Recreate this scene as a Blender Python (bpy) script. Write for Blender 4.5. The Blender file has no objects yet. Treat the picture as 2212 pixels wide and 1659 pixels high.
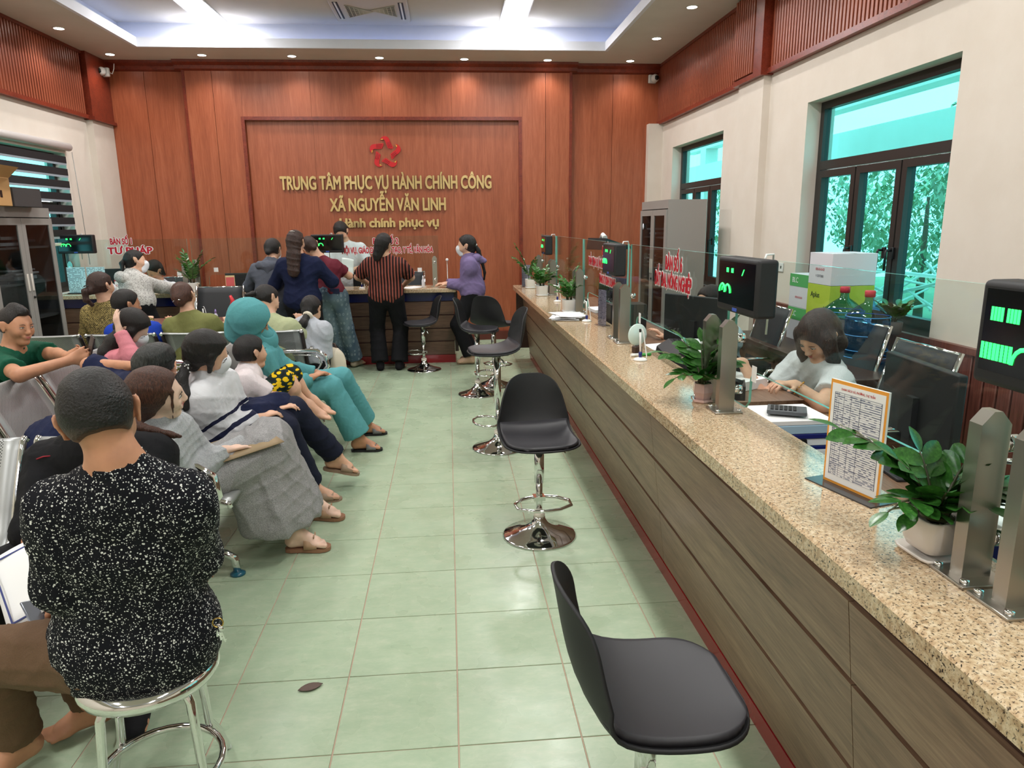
import bpy, bmesh, math, random
import numpy as np
from mathutils import Vector, Matrix
random.seed(7)
SC = bpy.context.scene
COL = SC.collection
PI = math.pi
# ------------------------------------------------------------------ camera, world, light, exposure
H = 1.6352
def make_camera():
    cd = bpy.data.cameras.new('camera'); cam = bpy.data.objects.new('camera', cd); COL.objects.link(cam)
    p, yw, ro = .221429927, .0852486, -.01120869
    cp, sp, cy, sy = math.cos(p), math.sin(p), math.cos(yw), math.sin(yw)
    fwd = Vector((sy*cp, cy*cp, -sp)); right = Vector((cy, -sy, 0)); up = right.cross(fwd)
    r = math.cos(ro)*right + math.sin(ro)*up; u = -math.sin(ro)*right + math.cos(ro)*up
    m = Matrix((r, u, -fwd)).transposed().to_4x4(); m.translation = (0, 0, H)
    cam.matrix_world = m
    cd.sensor_width = 36; cd.lens = 1543.486/2212*36; cd.clip_start = .05; cd.clip_end = 200
    SC.camera = cam
make_camera()
SC.view_settings.view_transform = 'Standard'; SC.view_settings.look = 'None'
SC.view_settings.gamma = 1; SC.view_settings.use_curve_mapping = False
SC.view_settings.exposure = 0.38
SC.cycles.max_bounces = 7; SC.cycles.diffuse_bounces = 3; SC.cycles.glossy_bounces = 3
SC.cycles.transparent_max_bounces = 14; SC.cycles.transmission_bounces = 4
SC.cycles.caustics_reflective = False; SC.cycles.caustics_refractive = False
SC.cycles.sample_clamp_indirect = 4
w = bpy.data.worlds.new('World'); SC.world = w; w.use_nodes = True
bg = w.node_tree.nodes['Background']; bg.inputs[0].default_value = (.80, .93, 1.0, 1); bg.inputs[1].default_value = 3.6

def area(name, loc, size, power, color=(1, 1, 1), rot=(0, 0, 0), spread=PI):
    l = bpy.data.lights.new(name, 'AREA'); l.shape = 'RECTANGLE'; l.size, l.size_y = size; l.energy = power; l.color = color; l.spread = spread
    o = bpy.data.objects.new(name, l); COL.objects.link(o); o.location = loc; o.rotation_euler = rot; return o
PANEL_P, DOWN_P, COVE_P = 38, 7.5, 4.2
PANELS = [(x, y) for x in (-2.75, .868) for y in (9.07, 6.1, 3.15, .2, -2.3)]
for i, (x, y) in enumerate(PANELS): area('panel_lamp', (x, y, 4.035), (.27, 1.15), PANEL_P, (1, .985, .96))
DOWN = [(-4.075, 9.86), (-2.98, 9.86), (-1.89, 9.88), (-.805, 9.93), (.28, 9.97), (1.37, 9.99), (2.475, 10.0), (2.49, 8.82), (2.49, 7.58), (2.49, 6.35), (2.49, 5.1), (2.49, 3.85), (2.49, 2.6), (-4.07, 8.66), (-4.07, 7.45), (-4.07, 6.2), (-4.07, 4.9), (-4.07, 3.6)]
for x, y in DOWN:
    l = bpy.data.lights.new('downlight_lamp', 'SPOT'); l.energy = DOWN_P*2.0; l.spot_size = 2.3; l.spot_blend = .8; l.shadow_soft_size = .04; l.color = (1, .97, .93)
    o = bpy.data.objects.new('downlight_lamp', l); COL.objects.link(o); o.location = (x, y, 3.70)

# ------------------------------------------------------------------ material helpers
def lin(c):
    return tuple((v/255/12.92 if v/255 <= .04045 else ((v/255+.055)/1.055)**2.4) for v in c[:3]) + (1,)
def _nm(m):
    nt = m.node_tree; return nt, nt.nodes, nt.links, nt.nodes['Principled BSDF']
MATS = {}
def mat(name, c, rough=.6, metal=0, spec=.5, emit=0, coat=0, sheen=0, sss=0):
    """plain principled colour; c in sRGB 0-255"""
    if name in MATS: return MATS[name]
    m = bpy.data.materials.new(name); m.use_nodes = True; nt, N, L, b = _nm(m)
    b.inputs['Base Color'].default_value = lin(c); b.inputs['Roughness'].default_value = rough; b.inputs['Metallic'].default_value = metal
    b.inputs['Specular IOR Level'].default_value = spec
    if emit: b.inputs['Emission Color'].default_value = lin(c); b.inputs['Emission Strength'].default_value = emit
    if coat: b.inputs['Coat Weight'].default_value = coat; b.inputs['Coat Roughness'].default_value = .08
    if sheen: b.inputs['Sheen Weight'].default_value = sheen
    if sss: b.inputs['Subsurface Weight'].default_value = sss; b.inputs['Subsurface Scale'].default_value = .01; b.inputs['Subsurface Radius'].default_value = (1, .4, .2)
    MATS[name] = m; return m
def coords(N, L, scale=(1, 1, 1), obj=True, rot=(0, 0, 0)):
    t = N.new('ShaderNodeTexCoord'); mp = N.new('ShaderNodeMapping'); mp.inputs['Scale'].default_value = scale; mp.inputs['Rotation'].default_value = rot
    L.new(t.outputs['Object' if obj else 'Generated'], mp.inputs[0]); return mp.outputs[0]
def noise(N, L, v, scale, detail=3, rough=.5, dist=0):
    n = N.new('ShaderNodeTexNoise'); n.inputs['Scale'].default_value = scale; n.inputs['Detail'].default_value = detail
    n.inputs['Roughness'].default_value = rough; n.inputs['Distortion'].default_value = dist
    if v is not None: L.new(v, n.inputs['Vector'])
    return n
def ramp(N, L, f, stops, interp='LINEAR'):
    r = N.new('ShaderNodeValToRGB'); r.color_ramp.interpolation = interp; e = r.color_ramp.elements
    while len(e) < len(stops): e.new(.5)
    for k, (p, c) in enumerate(stops): e[k].position = p; e[k].color = lin(c) if len(c) == 3 else c
    L.new(f, r.inputs[0]); return r.outputs[0]
def bump(N, L, b, h, strength=.2, dist=.01):
    n = N.new('ShaderNodeBump'); n.inputs['Strength'].default_value = strength; n.inputs['Distance'].default_value = dist
    L.new(h, n.inputs['Height']); L.new(n.outputs[0], b.inputs['Normal']); return n
def mixc(N, L, f, a, c, mode='MIX'):
    n = N.new('ShaderNodeMix'); n.data_type = 'RGBA'; n.blend_type = mode
    if hasattr(f, 'links'): L.new(f, n.inputs[0])
    else: n.inputs[0].default_value = f
    for s, i in ((a, 6), (c, 7)):
        if hasattr(s, 'links'): L.new(s, n.inputs[i])
        else: n.inputs[i].default_value = s
    return n.outputs[2]
def math_(N, L, op, a, c=0.0):
    n = N.new('ShaderNodeMath'); n.operation = op
    for s, i in ((a, 0), (c, 1)):
        if hasattr(s, 'links'): L.new(s, n.inputs[i])
        else: n.inputs[i].default_value = s
    return n.outputs[0]
def newmat(name, rough=.6, spec=.5):
    m = bpy.data.materials.new(name); m.use_nodes = True; nt, N, L, b = _nm(m)
    b.inputs['Roughness'].default_value = rough; b.inputs['Specular IOR Level'].default_value = spec
    MATS[name] = m; return m, N, L, b

def wood(name, dark, midc, light, scale=(9, 9, .55), rough=.35, spec=.5, vary=.35, rot=(0, 0, 0)):
    m, N, L, b = newmat(name, rough, spec)
    v = coords(N, L, scale, rot=rot)
    n1 = noise(N, L, v, 1.3, 4, .6, .8); n2 = noise(N, L, v, 9, 5, .65, .3)
    f = math_(N, L, 'ADD', math_(N, L, 'MULTIPLY', n1.outputs[0], .45), math_(N, L, 'MULTIPLY', n2.outputs[0], .55))
    c = ramp(N, L, f, [(.34, dark), (.5, midc), (.66, light)])
    oi = N.new('ShaderNodeObjectInfo')
    L.new(c, b.inputs['Base Color']); bump(N, L, b, f, .06, .004); return m
M_wall_wood = wood('red_wood_laminate', (144, 74, 46), (163, 87, 56), (178, 102, 70), (7, 7, .45), .38)
M_slat = wood('red_wood_slat', (122, 58, 40), (150, 78, 54), (168, 92, 66), (12, 12, .6), .36)
M_slat_gap = mat('slat_backing', (34, 14, 10), .7)
M_mould = wood('red_wood_moulding', (92, 32, 20), (122, 46, 28), (140, 58, 36), (9, 9, 9), .33)
M_plank = wood('grey_brown_laminate', (92, 68, 52), (120, 93, 73), (144, 117, 93), (14, .9, 14), .38)
M_plankx = wood('brown_laminate_x', (74, 52, 40), (98, 72, 56), (120, 92, 72), (.9, 14, 14), .38)
M_darkwood = wood('dark_brown_laminate', (44, 26, 20), (58, 36, 28), (72, 46, 36), (9, .8, 9), .4)
M_red = mat('red_gloss_laminate', (136, 20, 28), .25); M_groove = mat('dark_red_groove', (74, 14, 16), .4)
M_blue = mat('navy_gloss_laminate', (14, 24, 84), .2)
def plaster(name, c, c2, rough=.85, s=3):
    m, N, L, b = newmat(name, rough, .3); v = coords(N, L)
    n = noise(N, L, v, s, 6, .6); L.new(ramp(N, L, n.outputs[0], [(.35, c2), (.65, c)]), b.inputs['Base Color'])
    n2 = noise(N, L, v, 60, 4); bump(N, L, b, n2.outputs[0], .08, .003); return m
M_plaster = plaster('cream_plaster', (226, 216, 205), (221, 210, 198))
M_ceil = plaster('white_ceiling_paint', (214, 208, 200), (208, 202, 194), .9, 2)
M_coffer = plaster('bright_white_paint', (226, 228, 236), (220, 222, 230), .8, 2)
def tile_mat():
    m, N, L, b = newmat('green_marbled_tile', .22, .5)
    v = coords(N, L, (1, 1, 1)); oi = N.new('ShaderNodeObjectInfo')
    geo = N.new('ShaderNodeNewGeometry'); ad = N.new('ShaderNodeVectorMath'); ad.operation = 'ADD'
    sc = N.new('ShaderNodeVectorMath'); sc.operation = 'SCALE'; L.new(geo.outputs['Position'], sc.inputs[0]); sc.inputs['Scale'].default_value = 1
    L.new(sc.outputs[0], ad.inputs[0]); L.new(oi.outputs['Random'], ad.inputs[1])
    mp = N.new('ShaderNodeMapping'); mp.inputs['Scale'].default_value = (1, 2.2, 1); L.new(ad.outputs[0], mp.inputs[0])
    n1 = noise(N, L, mp.outputs[0], 9, 6, .62, .3); n2 = noise(N, L, mp.outputs[0], 34, 6, .7, .5)
    f = math_(N, L, 'ADD', math_(N, L, 'MULTIPLY', n1.outputs[0], .55), math_(N, L, 'MULTIPLY', n2.outputs[0], .45))
    c = ramp(N, L, f, [(.25, (154, 175, 148)), (.45, (163, 182, 154)), (.56, (171, 187, 160)), (.76, (190, 198, 174))])
    L.new(c, b.inputs['Base Color'])
    n3 = noise(N, L, geo.outputs['Position'], 5, 3); L.new(ramp(N, L, n3.outputs[0], [(.3, (.20, .20, .20, 1)), (.7, (.42, .42, .42, 1))]), b.inputs['Roughness'])
    bump(N, L, b, n2.outputs[0], .05, .002); return m
M_tile = tile_mat(); M_grout = mat('pinkish_grout', (188, 160, 142), .9)
def granite():
    m, N, L, b = newmat('speckled_tan_granite', .12, .55); v = coords(N, L)
    a = noise(N, L, v, 170, 3, .6, .6); c = noise(N, L, v, 70, 4, .65, .3); d = noise(N, L, v, 6, 2)
    base = ramp(N, L, c.outputs[0], [(.35, (178, 148, 114)), (.5, (204, 178, 144)), (.65, (222, 202, 172))])
    dark = ramp(N, L, a.outputs[0], [(.36, (0, 0, 0, 1)), (.455, (1, 1, 1, 1))])
    o = mixc(N, L, dark, lin((62, 52, 44)), base); L.new(o, b.inputs['Base Color']); return m
M_granite = granite()
M_chrome = mat('polished_chrome', (225, 225, 225), .07, 1); M_steel = mat('brushed_steel', (176, 172, 164), .3, 1)
M_black = mat('black_plastic', (18, 18, 20), .42); M_blackm = mat('matt_black_plastic', (26, 26, 29), .6); M_seatpad = mat('dark_grey_leatherette', (44, 43, 48), .5)
M_white = mat('white_plastic', (236, 236, 234), .35); M_grey = mat('grey_painted_steel', (150, 146, 142), .45)
M_frame = mat('dark_bronze_aluminium', (52, 48, 46), .4, .3)
M_paper = mat('white_paper', (240, 240, 240), .8)
def glass(name, tint=(235, 248, 244), ior=1.45, rough=0.0, fres=1.0, extra=.0):
    m = bpy.data.materials.new(name); m.use_nodes = True; nt = m.node_tree; N, L = nt.nodes, nt.links
    for n in list(N): N.remove(n)
    out = N.new('ShaderNodeOutputMaterial'); tr = N.new('ShaderNodeBsdfTransparent'); gl = N.new('ShaderNodeBsdfGlossy'); mx = N.new('ShaderNodeMixShader')
    tr.inputs[0].default_value = lin(tint); gl.inputs['Roughness'].default_value = rough
    ge = N.new('ShaderNodeNewGeometry'); dt = N.new('ShaderNodeVectorMath'); dt.operation = 'DOT_PRODUCT'; L.new(ge.outputs['Normal'], dt.inputs[0]); L.new(ge.outputs['Incoming'], dt.inputs[1])
    q = math_(N, L, 'POWER', math_(N, L, 'SUBTRACT', 1.0, math_(N, L, 'ABSOLUTE', dt.outputs['Value'])), 5.0)   # Schlick, the same from both sides of the pane
    f = math_(N, L, 'ADD', math_(N, L, 'MULTIPLY', math_(N, L, 'ADD', math_(N, L, 'MULTIPLY', q, .96), .04), fres), extra)
    L.new(f, mx.inputs[0]); L.new(tr.outputs[0], mx.inputs[1]); L.new(gl.outputs[0], mx.inputs[2]); L.new(mx.outputs[0], out.inputs[0]); MATS[name] = m; return m
M_glass = glass('clear_screen_glass', (244, 250, 248), 1.40, 0, .45, .0)
M_glass_edge = mat('green_glass_edge', (120, 190, 176), .15)
M_wglass = glass('teal_tinted_window_glass', (168, 226, 226), 1.45, 0, .5)
M_cabglass = glass('cabinet_glass', (200, 204, 206), 1.45, 0, .5, .02)

# ------------------------------------------------------------------ mesh helpers
def link(o, parent=None):
    COL.objects.link(o)
    if parent is not None: o.parent = parent
    return o
def thing(name, label, cat, loc=(0, 0, 0), rz=0, group=None, kind=None):
    o = bpy.data.objects.new(name, None); o.empty_display_size = .1; COL.objects.link(o)
    o.location = loc; o.rotation_euler = (0, 0, rz); o['label'] = label; o['category'] = cat
    if group: o['group'] = group
    if kind: o['kind'] = kind
    return o
def tag(o, label, cat, group=None):
    o['label'] = label; o['category'] = cat
    if group: o['group'] = group
    return o
class B:
    """collects boxes, tubes, lathes, prisms into one bmesh"""
    def __init__(s): s.bm = bmesh.new(); s.mi = 0; s.nb = 0
    def _m(s, fs):
        for f in fs: f.material_index = s.mi
    def verts(s, vs, fs, smooth=False):
        v = [s.bm.verts.new(p) for p in vs]; out = []
        for f in fs:
            try: out.append(s.bm.faces.new([v[i] for i in f]))
            except ValueError: pass
        for f in out: f.smooth = smooth
        s._m(out); return s
    def box(s, x0, x1, y0, y1, z0, z1):
        e = (s.nb % 6)*.00006; s.nb += 1; x0, y0, z0, x1, y1, z1 = x0-e, y0-e, z0-e, x1+e, y1+e, z1+e      # no two faces of one mesh coincide
        return s.verts([(x0, y0, z0), (x1, y0, z0), (x1, y1, z0), (x0, y1, z0), (x0, y0, z1), (x1, y0, z1), (x1, y1, z1), (x0, y1, z1)],
                       [(3, 2, 1, 0), (4, 5, 6, 7), (0, 1, 5, 4), (1, 2, 6, 5), (2, 3, 7, 6), (3, 0, 4, 7)])
    def rbox(s, x0, x1, y0, y1, z0, z1, r=.01, seg=2):
        t = bmesh.new(); bmesh.ops.create_cube(t, size=1)
        for v in t.verts: v.co = Vector((x0+(x1-x0)*(v.co.x+.5), y0+(y1-y0)*(v.co.y+.5), z0+(z1-z0)*(v.co.z+.5)))
        bmesh.ops.bevel(t, geom=list(t.edges), offset=r, segments=seg, profile=.5, affect='EDGES')
        t.normal_update()
        return s.merge(t, lambda f: max(abs(f.normal.x), abs(f.normal.y), abs(f.normal.z)) < .9999)
    def merge(s, t, smooth=False):
        mp = {}
        for v in t.verts: mp[v] = s.bm.verts.new(v.co)
        fs = []
        for f in t.faces:
            try: g = s.bm.faces.new([mp[v] for v in f.verts])
            except ValueError: continue
            g.smooth = smooth(f) if callable(smooth) else smooth; fs.append(g)
        s._m(fs); t.free(); return s
    def prism(s, pts, z0, z1, axis='z', smooth=False):
        """polygon pts (2d) extruded along axis"""
        n = len(pts)
        def P(a, c, h): return {'z': (a, c, h), 'y': (a, h, c), 'x': (h, a, c)}[axis]
        vs = [P(a, c, z0) for a, c in pts] + [P(a, c, z1) for a, c in pts]
        fs = [tuple(range(n-1, -1, -1)), tuple(range(n, 2*n))] + [(i, (i+1) % n, (i+1) % n+n, i+n) for i in range(n)]
        return s.verts(vs, fs, smooth)
    def tube(s, pts, r, seg=8, close=False, caps=True):
        pts = [Vector(p) for p in pts]; n = len(pts); rs = r if isinstance(r, (list, tuple)) else [r]*n
        rings = []; prev = None
        for i, p in enumerate(pts):
            if close: d = (pts[(i+1) % n]-pts[i-1]).normalized()
            else: d = ((pts[min(i+1, n-1)]-pts[max(i-1, 0)])).normalized()
            if prev is None:
                a = Vector((0, 0, 1)) if abs(d.z) < .9 else Vector((1, 0, 0)); u = d.cross(a).normalized()
            else: u = (prev - d*prev.dot(d)).normalized()
            prev = u; w_ = d.cross(u)
            rings.append([s.bm.verts.new(p+(u*math.cos(2*PI*k/seg)+w_*math.sin(2*PI*k/seg))*rs[i]) for k in range(seg)])
        fs = []
        for i in range(n if close else n-1):
            a, c = rings[i], rings[(i+1) % n]
            for k in range(seg): fs.append(s.bm.faces.new((a[k], a[(k+1) % seg], c[(k+1) % seg], c[k])))
        for f in fs: f.smooth = True
        if caps and not close: fs += [s.bm.faces.new(rings[0][::-1]), s.bm.faces.new(rings[-1])]
        s._m(fs); return s
    def lathe(s, prof, loc=(0, 0, 0), seg=24, sq=None, smooth=True, axis='z'):
        """prof = [(r, z)...]; sq = superellipse exponent for squarish pots"""
        rings = []
        for r, z in prof:
            ring = []
            for k in range(seg):
                a = 2*PI*k/seg; c, d = math.cos(a), math.sin(a)
                if sq: m_ = (abs(c)**sq+abs(d)**sq)**(-1/sq); c *= m_; d *= m_
                q = {'z': (r*c, r*d, z), 'y': (r*c, z, r*d), 'x': (z, r*c, r*d)}[axis]
                ring.append(s.bm.verts.new((loc[0]+q[0], loc[1]+q[1], loc[2]+q[2])))
            rings.append(ring)
        fs = []
        for i in range(len(rings)-1):
            for k in range(seg): fs.append(s.bm.faces.new((rings[i][k], rings[i][(k+1) % seg], rings[i+1][(k+1) % seg], rings[i+1][k])))
        for f in fs: f.smooth = smooth
        for rg, e in ((rings[0], prof[0][0]), (rings[-1], prof[-1][0])):
            if e > 1e-5: fs.append(s.bm.faces.new(rg))
        s._m(fs); return s
    def ball(s, c, r, sub=2, scale=(1, 1, 1)):
        t = bmesh.new(); bmesh.ops.create_icosphere(t, subdivisions=sub, radius=r)
        for v in t.verts: v.co = Vector((c[0]+v.co.x*scale[0], c[1]+v.co.y*scale[1], c[2]+v.co.z*scale[2]))
        return s.merge(t, True)
    def mesh(s, name):
        bmesh.ops.recalc_face_normals(s.bm, faces=list(s.bm.faces)); me = bpy.data.meshes.new(name); s.bm.to_mesh(me); s.bm.free(); return me
    def obj(s, name, m, parent=None, loc=None, rot=None):
        me = s.mesh(name)
        for x in (m if isinstance(m, (list, tuple)) else [m]): me.materials.append(x)
        o = bpy.data.objects.new(name, me); link(o, parent)
        if loc: o.location = loc
        if rot: o.rotation_euler = rot
        return o
def sheet(name, P, thick, m, parent=None, closed=True):
    """curved plate from a grid of points P (nu x nv x 3) with thickness along the normal, uv in metres"""
    P = np.array(P, float); nu, nv = P.shape[:2]
    du = np.gradient(P, axis=0); dv = np.gradient(P, axis=1); n = np.cross(du, dv); n /= np.linalg.norm(n, axis=2, keepdims=True)+1e-9
    Q = P-n*thick; V = np.concatenate([P.reshape(-1, 3), Q.reshape(-1, 3)]); k = nu*nv; F = []
    for i in range(nu-1):
        for j in range(nv-1):
            a = i*nv+j; F.append((a, a+nv, a+nv+1, a+1)); F.append((a+k, a+1+k, a+nv+1+k, a+nv+k))
    rim = [(i, 0) for i in range(nu)]+[(nu-1, j) for j in range(1, nv)]+[(i, nv-1) for i in range(nu-2, -1, -1)]+[(0, j) for j in range(nv-2, 0, -1)]
    for q in range(len(rim)):
        a = rim[q][0]*nv+rim[q][1]; c = rim[(q+1) % len(rim)]; c = c[0]*nv+c[1]; F.append((a, a+k, c+k, c))
    me = bpy.data.meshes.new(name); me.from_pydata(V.tolist(), [], F)
    arc_u = np.concatenate([[0], np.cumsum(np.linalg.norm(np.diff(P[:, nv//2], axis=0), axis=1))]); arc_v = np.concatenate([[0], np.cumsum(np.linalg.norm(np.diff(P[nu//2], axis=0), axis=1))])
    uv = np.stack(np.meshgrid(arc_u, arc_v, indexing='ij'), -1).reshape(-1, 2); uv = np.concatenate([uv, uv])
    lay = me.uv_layers.new(name='UVMap'); li = np.zeros(len(me.loops), dtype=np.int32); me.loops.foreach_get('vertex_index', li)
    lay.data.foreach_set('uv', uv[li].astype(np.float32).ravel())
    me.polygons.foreach_set('use_smooth', [True]*len(F)); me.materials.append(m)
    o = bpy.data.objects.new(name, me); return link(o, parent)
def inst(name, me, parent=None, loc=(0, 0, 0), rot=(0, 0, 0), scale=(1, 1, 1)):
    o = bpy.data.objects.new(name, me); link(o, parent); o.location = loc; o.rotation_euler = rot; o.scale = scale; return o
def dup(root, loc, rz, label=None, group=None):
    r = root.copy(); COL.objects.link(r); r.location = loc; r.rotation_euler = (0, 0, rz)
    if label: r['label'] = label
    if group: r['group'] = group
    for ch in list(root.children):
        c = ch.copy(); COL.objects.link(c); c.parent = r
        for g in list(ch.children):
            d = g.copy(); COL.objects.link(d); d.parent = c
    return r
def struct(o): o['kind'] = 'structure'; return o
def text(s, name, m, parent, loc, rot, size, ext=.002, off=0.0, sx=1, align='CENTER', bold=.0, sp=1.0):
    c = bpy.data.curves.new(name, 'FONT'); c.body = s; c.size = size; c.extrude = ext; c.align_x = align; c.align_y = 'CENTER'; c.space_character = sp
    c.resolution_u = 3
    o0 = bpy.data.objects.new(name, c); COL.objects.link(o0); dg = bpy.context.evaluated_depsgraph_get(); dg.update()
    me = bpy.data.meshes.new_from_object(o0.evaluated_get(dg)); bpy.data.objects.remove(o0)
    if off > 0:      # heavier strokes: slightly shifted copies of every glyph, each a hair further forward
        n = len(me.vertices); co = np.zeros(n*3, np.float32); me.vertices.foreach_get('co', co); co = co.reshape(-1, 3); F = [tuple(f.vertices) for f in me.polygons]; VV, FF = [], []
        for k, (dx, dy) in enumerate(((0, 0), (1, 0), (-1, 0), (0, 1), (0, -1), (.7, .7), (-.7, .7), (.7, -.7), (-.7, -.7))):
            VV.append(co+np.array([dx*off*1.3, dy*off, -.00012*k], np.float32)); FF += [tuple(i+k*n for i in f) for f in F]
        me = bpy.data.meshes.new(name); me.from_pydata(np.concatenate(VV).tolist(), [], FF)
    me.materials.clear(); me.materials.append(m); o = bpy.data.objects.new(name, me); link(o, parent); o.location = loc; o.rotation_euler = rot; o.scale = (sx, 1, 1); return o
# ------------------------------------------------------------------ room shell
XL, XR, YB, YF, ZC, ZU = -4.4, 3.0, 10.3, -4.0, 3.72, 4.06
T = .4; GX, GY = -.81422, 1.99247       # tile size and grid origin
fl = struct(B().box(XL-.3, XR+.3, YF-.3, YB+.3, -.12, -.0035).obj('floor', M_grout)); fl['label'] = 'pale green marbled tile floor'
tm = B().rbox(-T/2+.0022, T/2-.0022, -T/2+.0022, T/2-.0022, -.012, 0, .0012, 1).mesh('tile'); tm.materials.append(M_tile)
cells = []
for i in range(-10, 11):
    for j in range(-16, 22):
        x, y = GX+(i+.5)*T, GY+(j+.5)*T
        if XL-T/2 < x < XR+T/2 and YF < y < YB: cells.append((x, y))
def seen(c):
    x, y = c; s = 0
    if x > 1.0 or y < 1.75 or y > 8.6+ (x > .05)*1.8: s = 100
    if x < -.3-.42*y+.3: s += 60
    if x < -1.6 and y > 3: s += 8
    return s+y
cells.sort(key=seen)
for x, y in cells[:290]: inst('tile', tm, fl, (x, y, 0))
b = B()
for x, y in cells[290:]: b.box(x-T/2+.002, x+T/2-.002, y-T/2+.002, y+T/2-.002, -.012, 0)
o = b.obj('outer_tiles', M_tile, fl); o['kind'] = 'stuff'

# back wall
wb = struct(B().box(XL-.3, XR+.3, YB, YB+.2, 0, 4.2).obj('wall_back', M_wall_wood))
def panel(x0, x1, z0, z1, y0, y1=YB, name='wood_panel', m=None): return B().box(x0, x1, y0, y1, z0, z1).obj(name, m or M_wall_wood, wb)
YP = YB-.09      # projecting centre bay
for a, c in ((-4.4, -3.87), (-3.864, -3.36)): panel(a, c, .12, 3.62, YB-.012)
for a, c in ((1.73, 2.31), (2.316, 3.0)): panel(a, c, .12, 3.62, YB-.012)
for a, c in ((-3.35, -2.995), (-2.99, -2.64)): panel(a, c, .12, 3.62, YP)
for a, c in ((1.02, 1.37), (1.375, 1.72)): panel(a, c, .12, 3.62, YP)
xs = [-2.64, -1.75, -.82, .1, 1.02]
for a, c in zip(xs[:-1], xs[1:]):
    panel(a+.001, c-.001, 3.02, 3.62, YP); panel(a+.001, c-.001, .12, 3.02, YB-.035)
b = B()      # frame round the sunk field
b.box(-2.665, 1.045, YP-.018, YP+.01, 2.995, 3.04).box(-2.665, -2.62, YP-.018, YP+.01, .12, 3.02).box(1.0, 1.045, YP-.018, YP+.01, .12, 3.02)
b.box(-3.365, -3.33, YP-.012, YP+.04, .12, 3.62).box(1.70, 1.735, YP-.012, YP+.04, .12, 3.62)
b.obj('panel_frame', M_mould, wb)
def mould(b, x0, x1, y, d=.0):
    b.prism([(y, 3.60), (y-.035, 3.62), (y-.045, 3.66), (y-.10, 3.69), (y-.11, 3.72), (y, 3.72)], x0, x1, 'x')
b = B(); mould(b, XL, -3.30, YB-.01); mould(b, 1.67, XR, YB-.01); mould(b, -3.44, 1.80, YP)
struct(b.obj('trim_1', M_mould))
struct(B().box(XL, XR, YB-.11, YB, 0, .12).obj('baseboard_back', mat('dark_red_base', (96, 40, 30), .4)))
# ceiling : outer ring, stepped cove, raised tray
cx0, cx1, cy0, cy1 = -3.60, 2.03, -2.9, 9.46
b = B()
for x0, x1, y0, y1 in ((XL-.3, cx0, YF, YB+.3), (cx1, XR+.3, YF, YB+.3), (cx0, cx1, cy1, YB+.3), (cx0, cx1, YF, cy0)): b.box(x0, x1, y0, y1, ZC, ZC+.02)
ce = struct(b.obj('ceiling', M_ceil))
b = B()
def ringbox(b, o0, o1, z0, z1):
    a0, a1, b0, b1 = cx0-o0, cx1+o0, cy0-o0, cy1+o0; c0, c1, d0, d1 = cx0-o1, cx1+o1, cy0-o1, cy1+o1
    b.box(c0, a0, d0, d1, z0, z1).box(a1, c1, d0, d1, z0, z1).box(a0, a1, b1, d1, z0, z1).box(a0, a1, d0, b0, z0, z1)
ringbox(b, -.012, .03, ZC-.004, ZC+.10)
ringbox(b, .03, .10, ZC+.08, ZC+.10)
ringbox(b, .32, .34, ZC+.08, ZU+.02)
ringbox(b, .10, .34, ZC+.08, ZC+.10)
b.obj('cove_edge', M_coffer, ce); B().box(cx0-.34, cx1+.34, cy0-.34, cy1+.34, ZU, ZU+.03).obj('tray_ceiling', M_ceil, ce)
M_cove = mat('cool_led_strip', (170, 195, 255), .5, emit=2.2)
b = B(); ringbox(b, .2, .225, ZC+.105, ZC+.12); b.obj('cove_led_strip', M_cove, ce)
# left wall with window
def holed_wall(name, X, th, holes, m, y0=YF, y1=YB, z1=4.1):
    """wall in plane x=X (thickness th outward) with rectangular holes (y0,y1,z0,z1)"""
    b = B(); xa, xb = sorted((X, X+th)); ys = sorted({y0, y1} | {h[0] for h in holes} | {h[1] for h in holes})
    for a, c in zip(ys[:-1], ys[1:]):
        hs = [h for h in holes if h[0] <= a and h[1] >= c]
        if not hs: b.box(xa, xb, a, c, 0, z1)
        for h in hs: b.box(xa, xb, a, c, 0, h[2]); b.box(xa, xb, a, c, h[3], z1)
    return struct(b.obj(name, m))
W1 = (4.21, 6.04, .87, 2.58); W2 = (7.9, 9.69, .87, 2.59); W3 = (6.9, 9.09, .9, 2.48); W0 = (.6, 2.4, .87, 2.58)
wr = holed_wall('wall_right', XR, .24, [W0, W1, W2], M_plaster); wl = holed_wall('wall_left', XL, -.24, [W3], M_plaster)
struct(B().box(XL-.3, XR+.3, YF-.2, YF, 0, 4.0).obj('wall_front', M_plaster))
# pilasters and slatted wood bands
b = B().box(XR-.07, XR, 6.78, 7.36, 0, 2.97).box(XR-.2, XR, YB-.13, YB, 0, 2.95); struct(b.obj('pilaster_right', M_plaster))
b = B().box(XL, XL+.08, 9.72, YB-.02, 0, 2.95); struct(b.obj('pilaster_left', M_plaster))
def slat_band(name, X, sgn, y0, y1, skip):
    base = struct(B().box(*sorted((X, X+sgn*.02)), y0, y1, 2.97, 3.72).obj(name, M_slat_gap))
    sm = B().rbox(-.014, .014, -.017, .017, 2.985, 3.70, .003, 1).mesh('slat'); sm.materials.append(M_slat)
    y = y0+.03; n = 0
    while y < y1-.02:
        if not any(a < y < c for a, c in skip): inst('slat', sm, base, (X+sgn*.034, y, 0)); n += 1
        y += .052
    B().box(*sorted((X, X+sgn*.06)), y0, y1, 2.94, 2.985).box(*sorted((X, X+sgn*.06)), y0, y1, 3.685, 3.72).obj('rail', M_mould, base)
    return base
sr = slat_band('trim_2', XR, -1, 2.6, YB, [(6.7, 7.42)])
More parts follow.
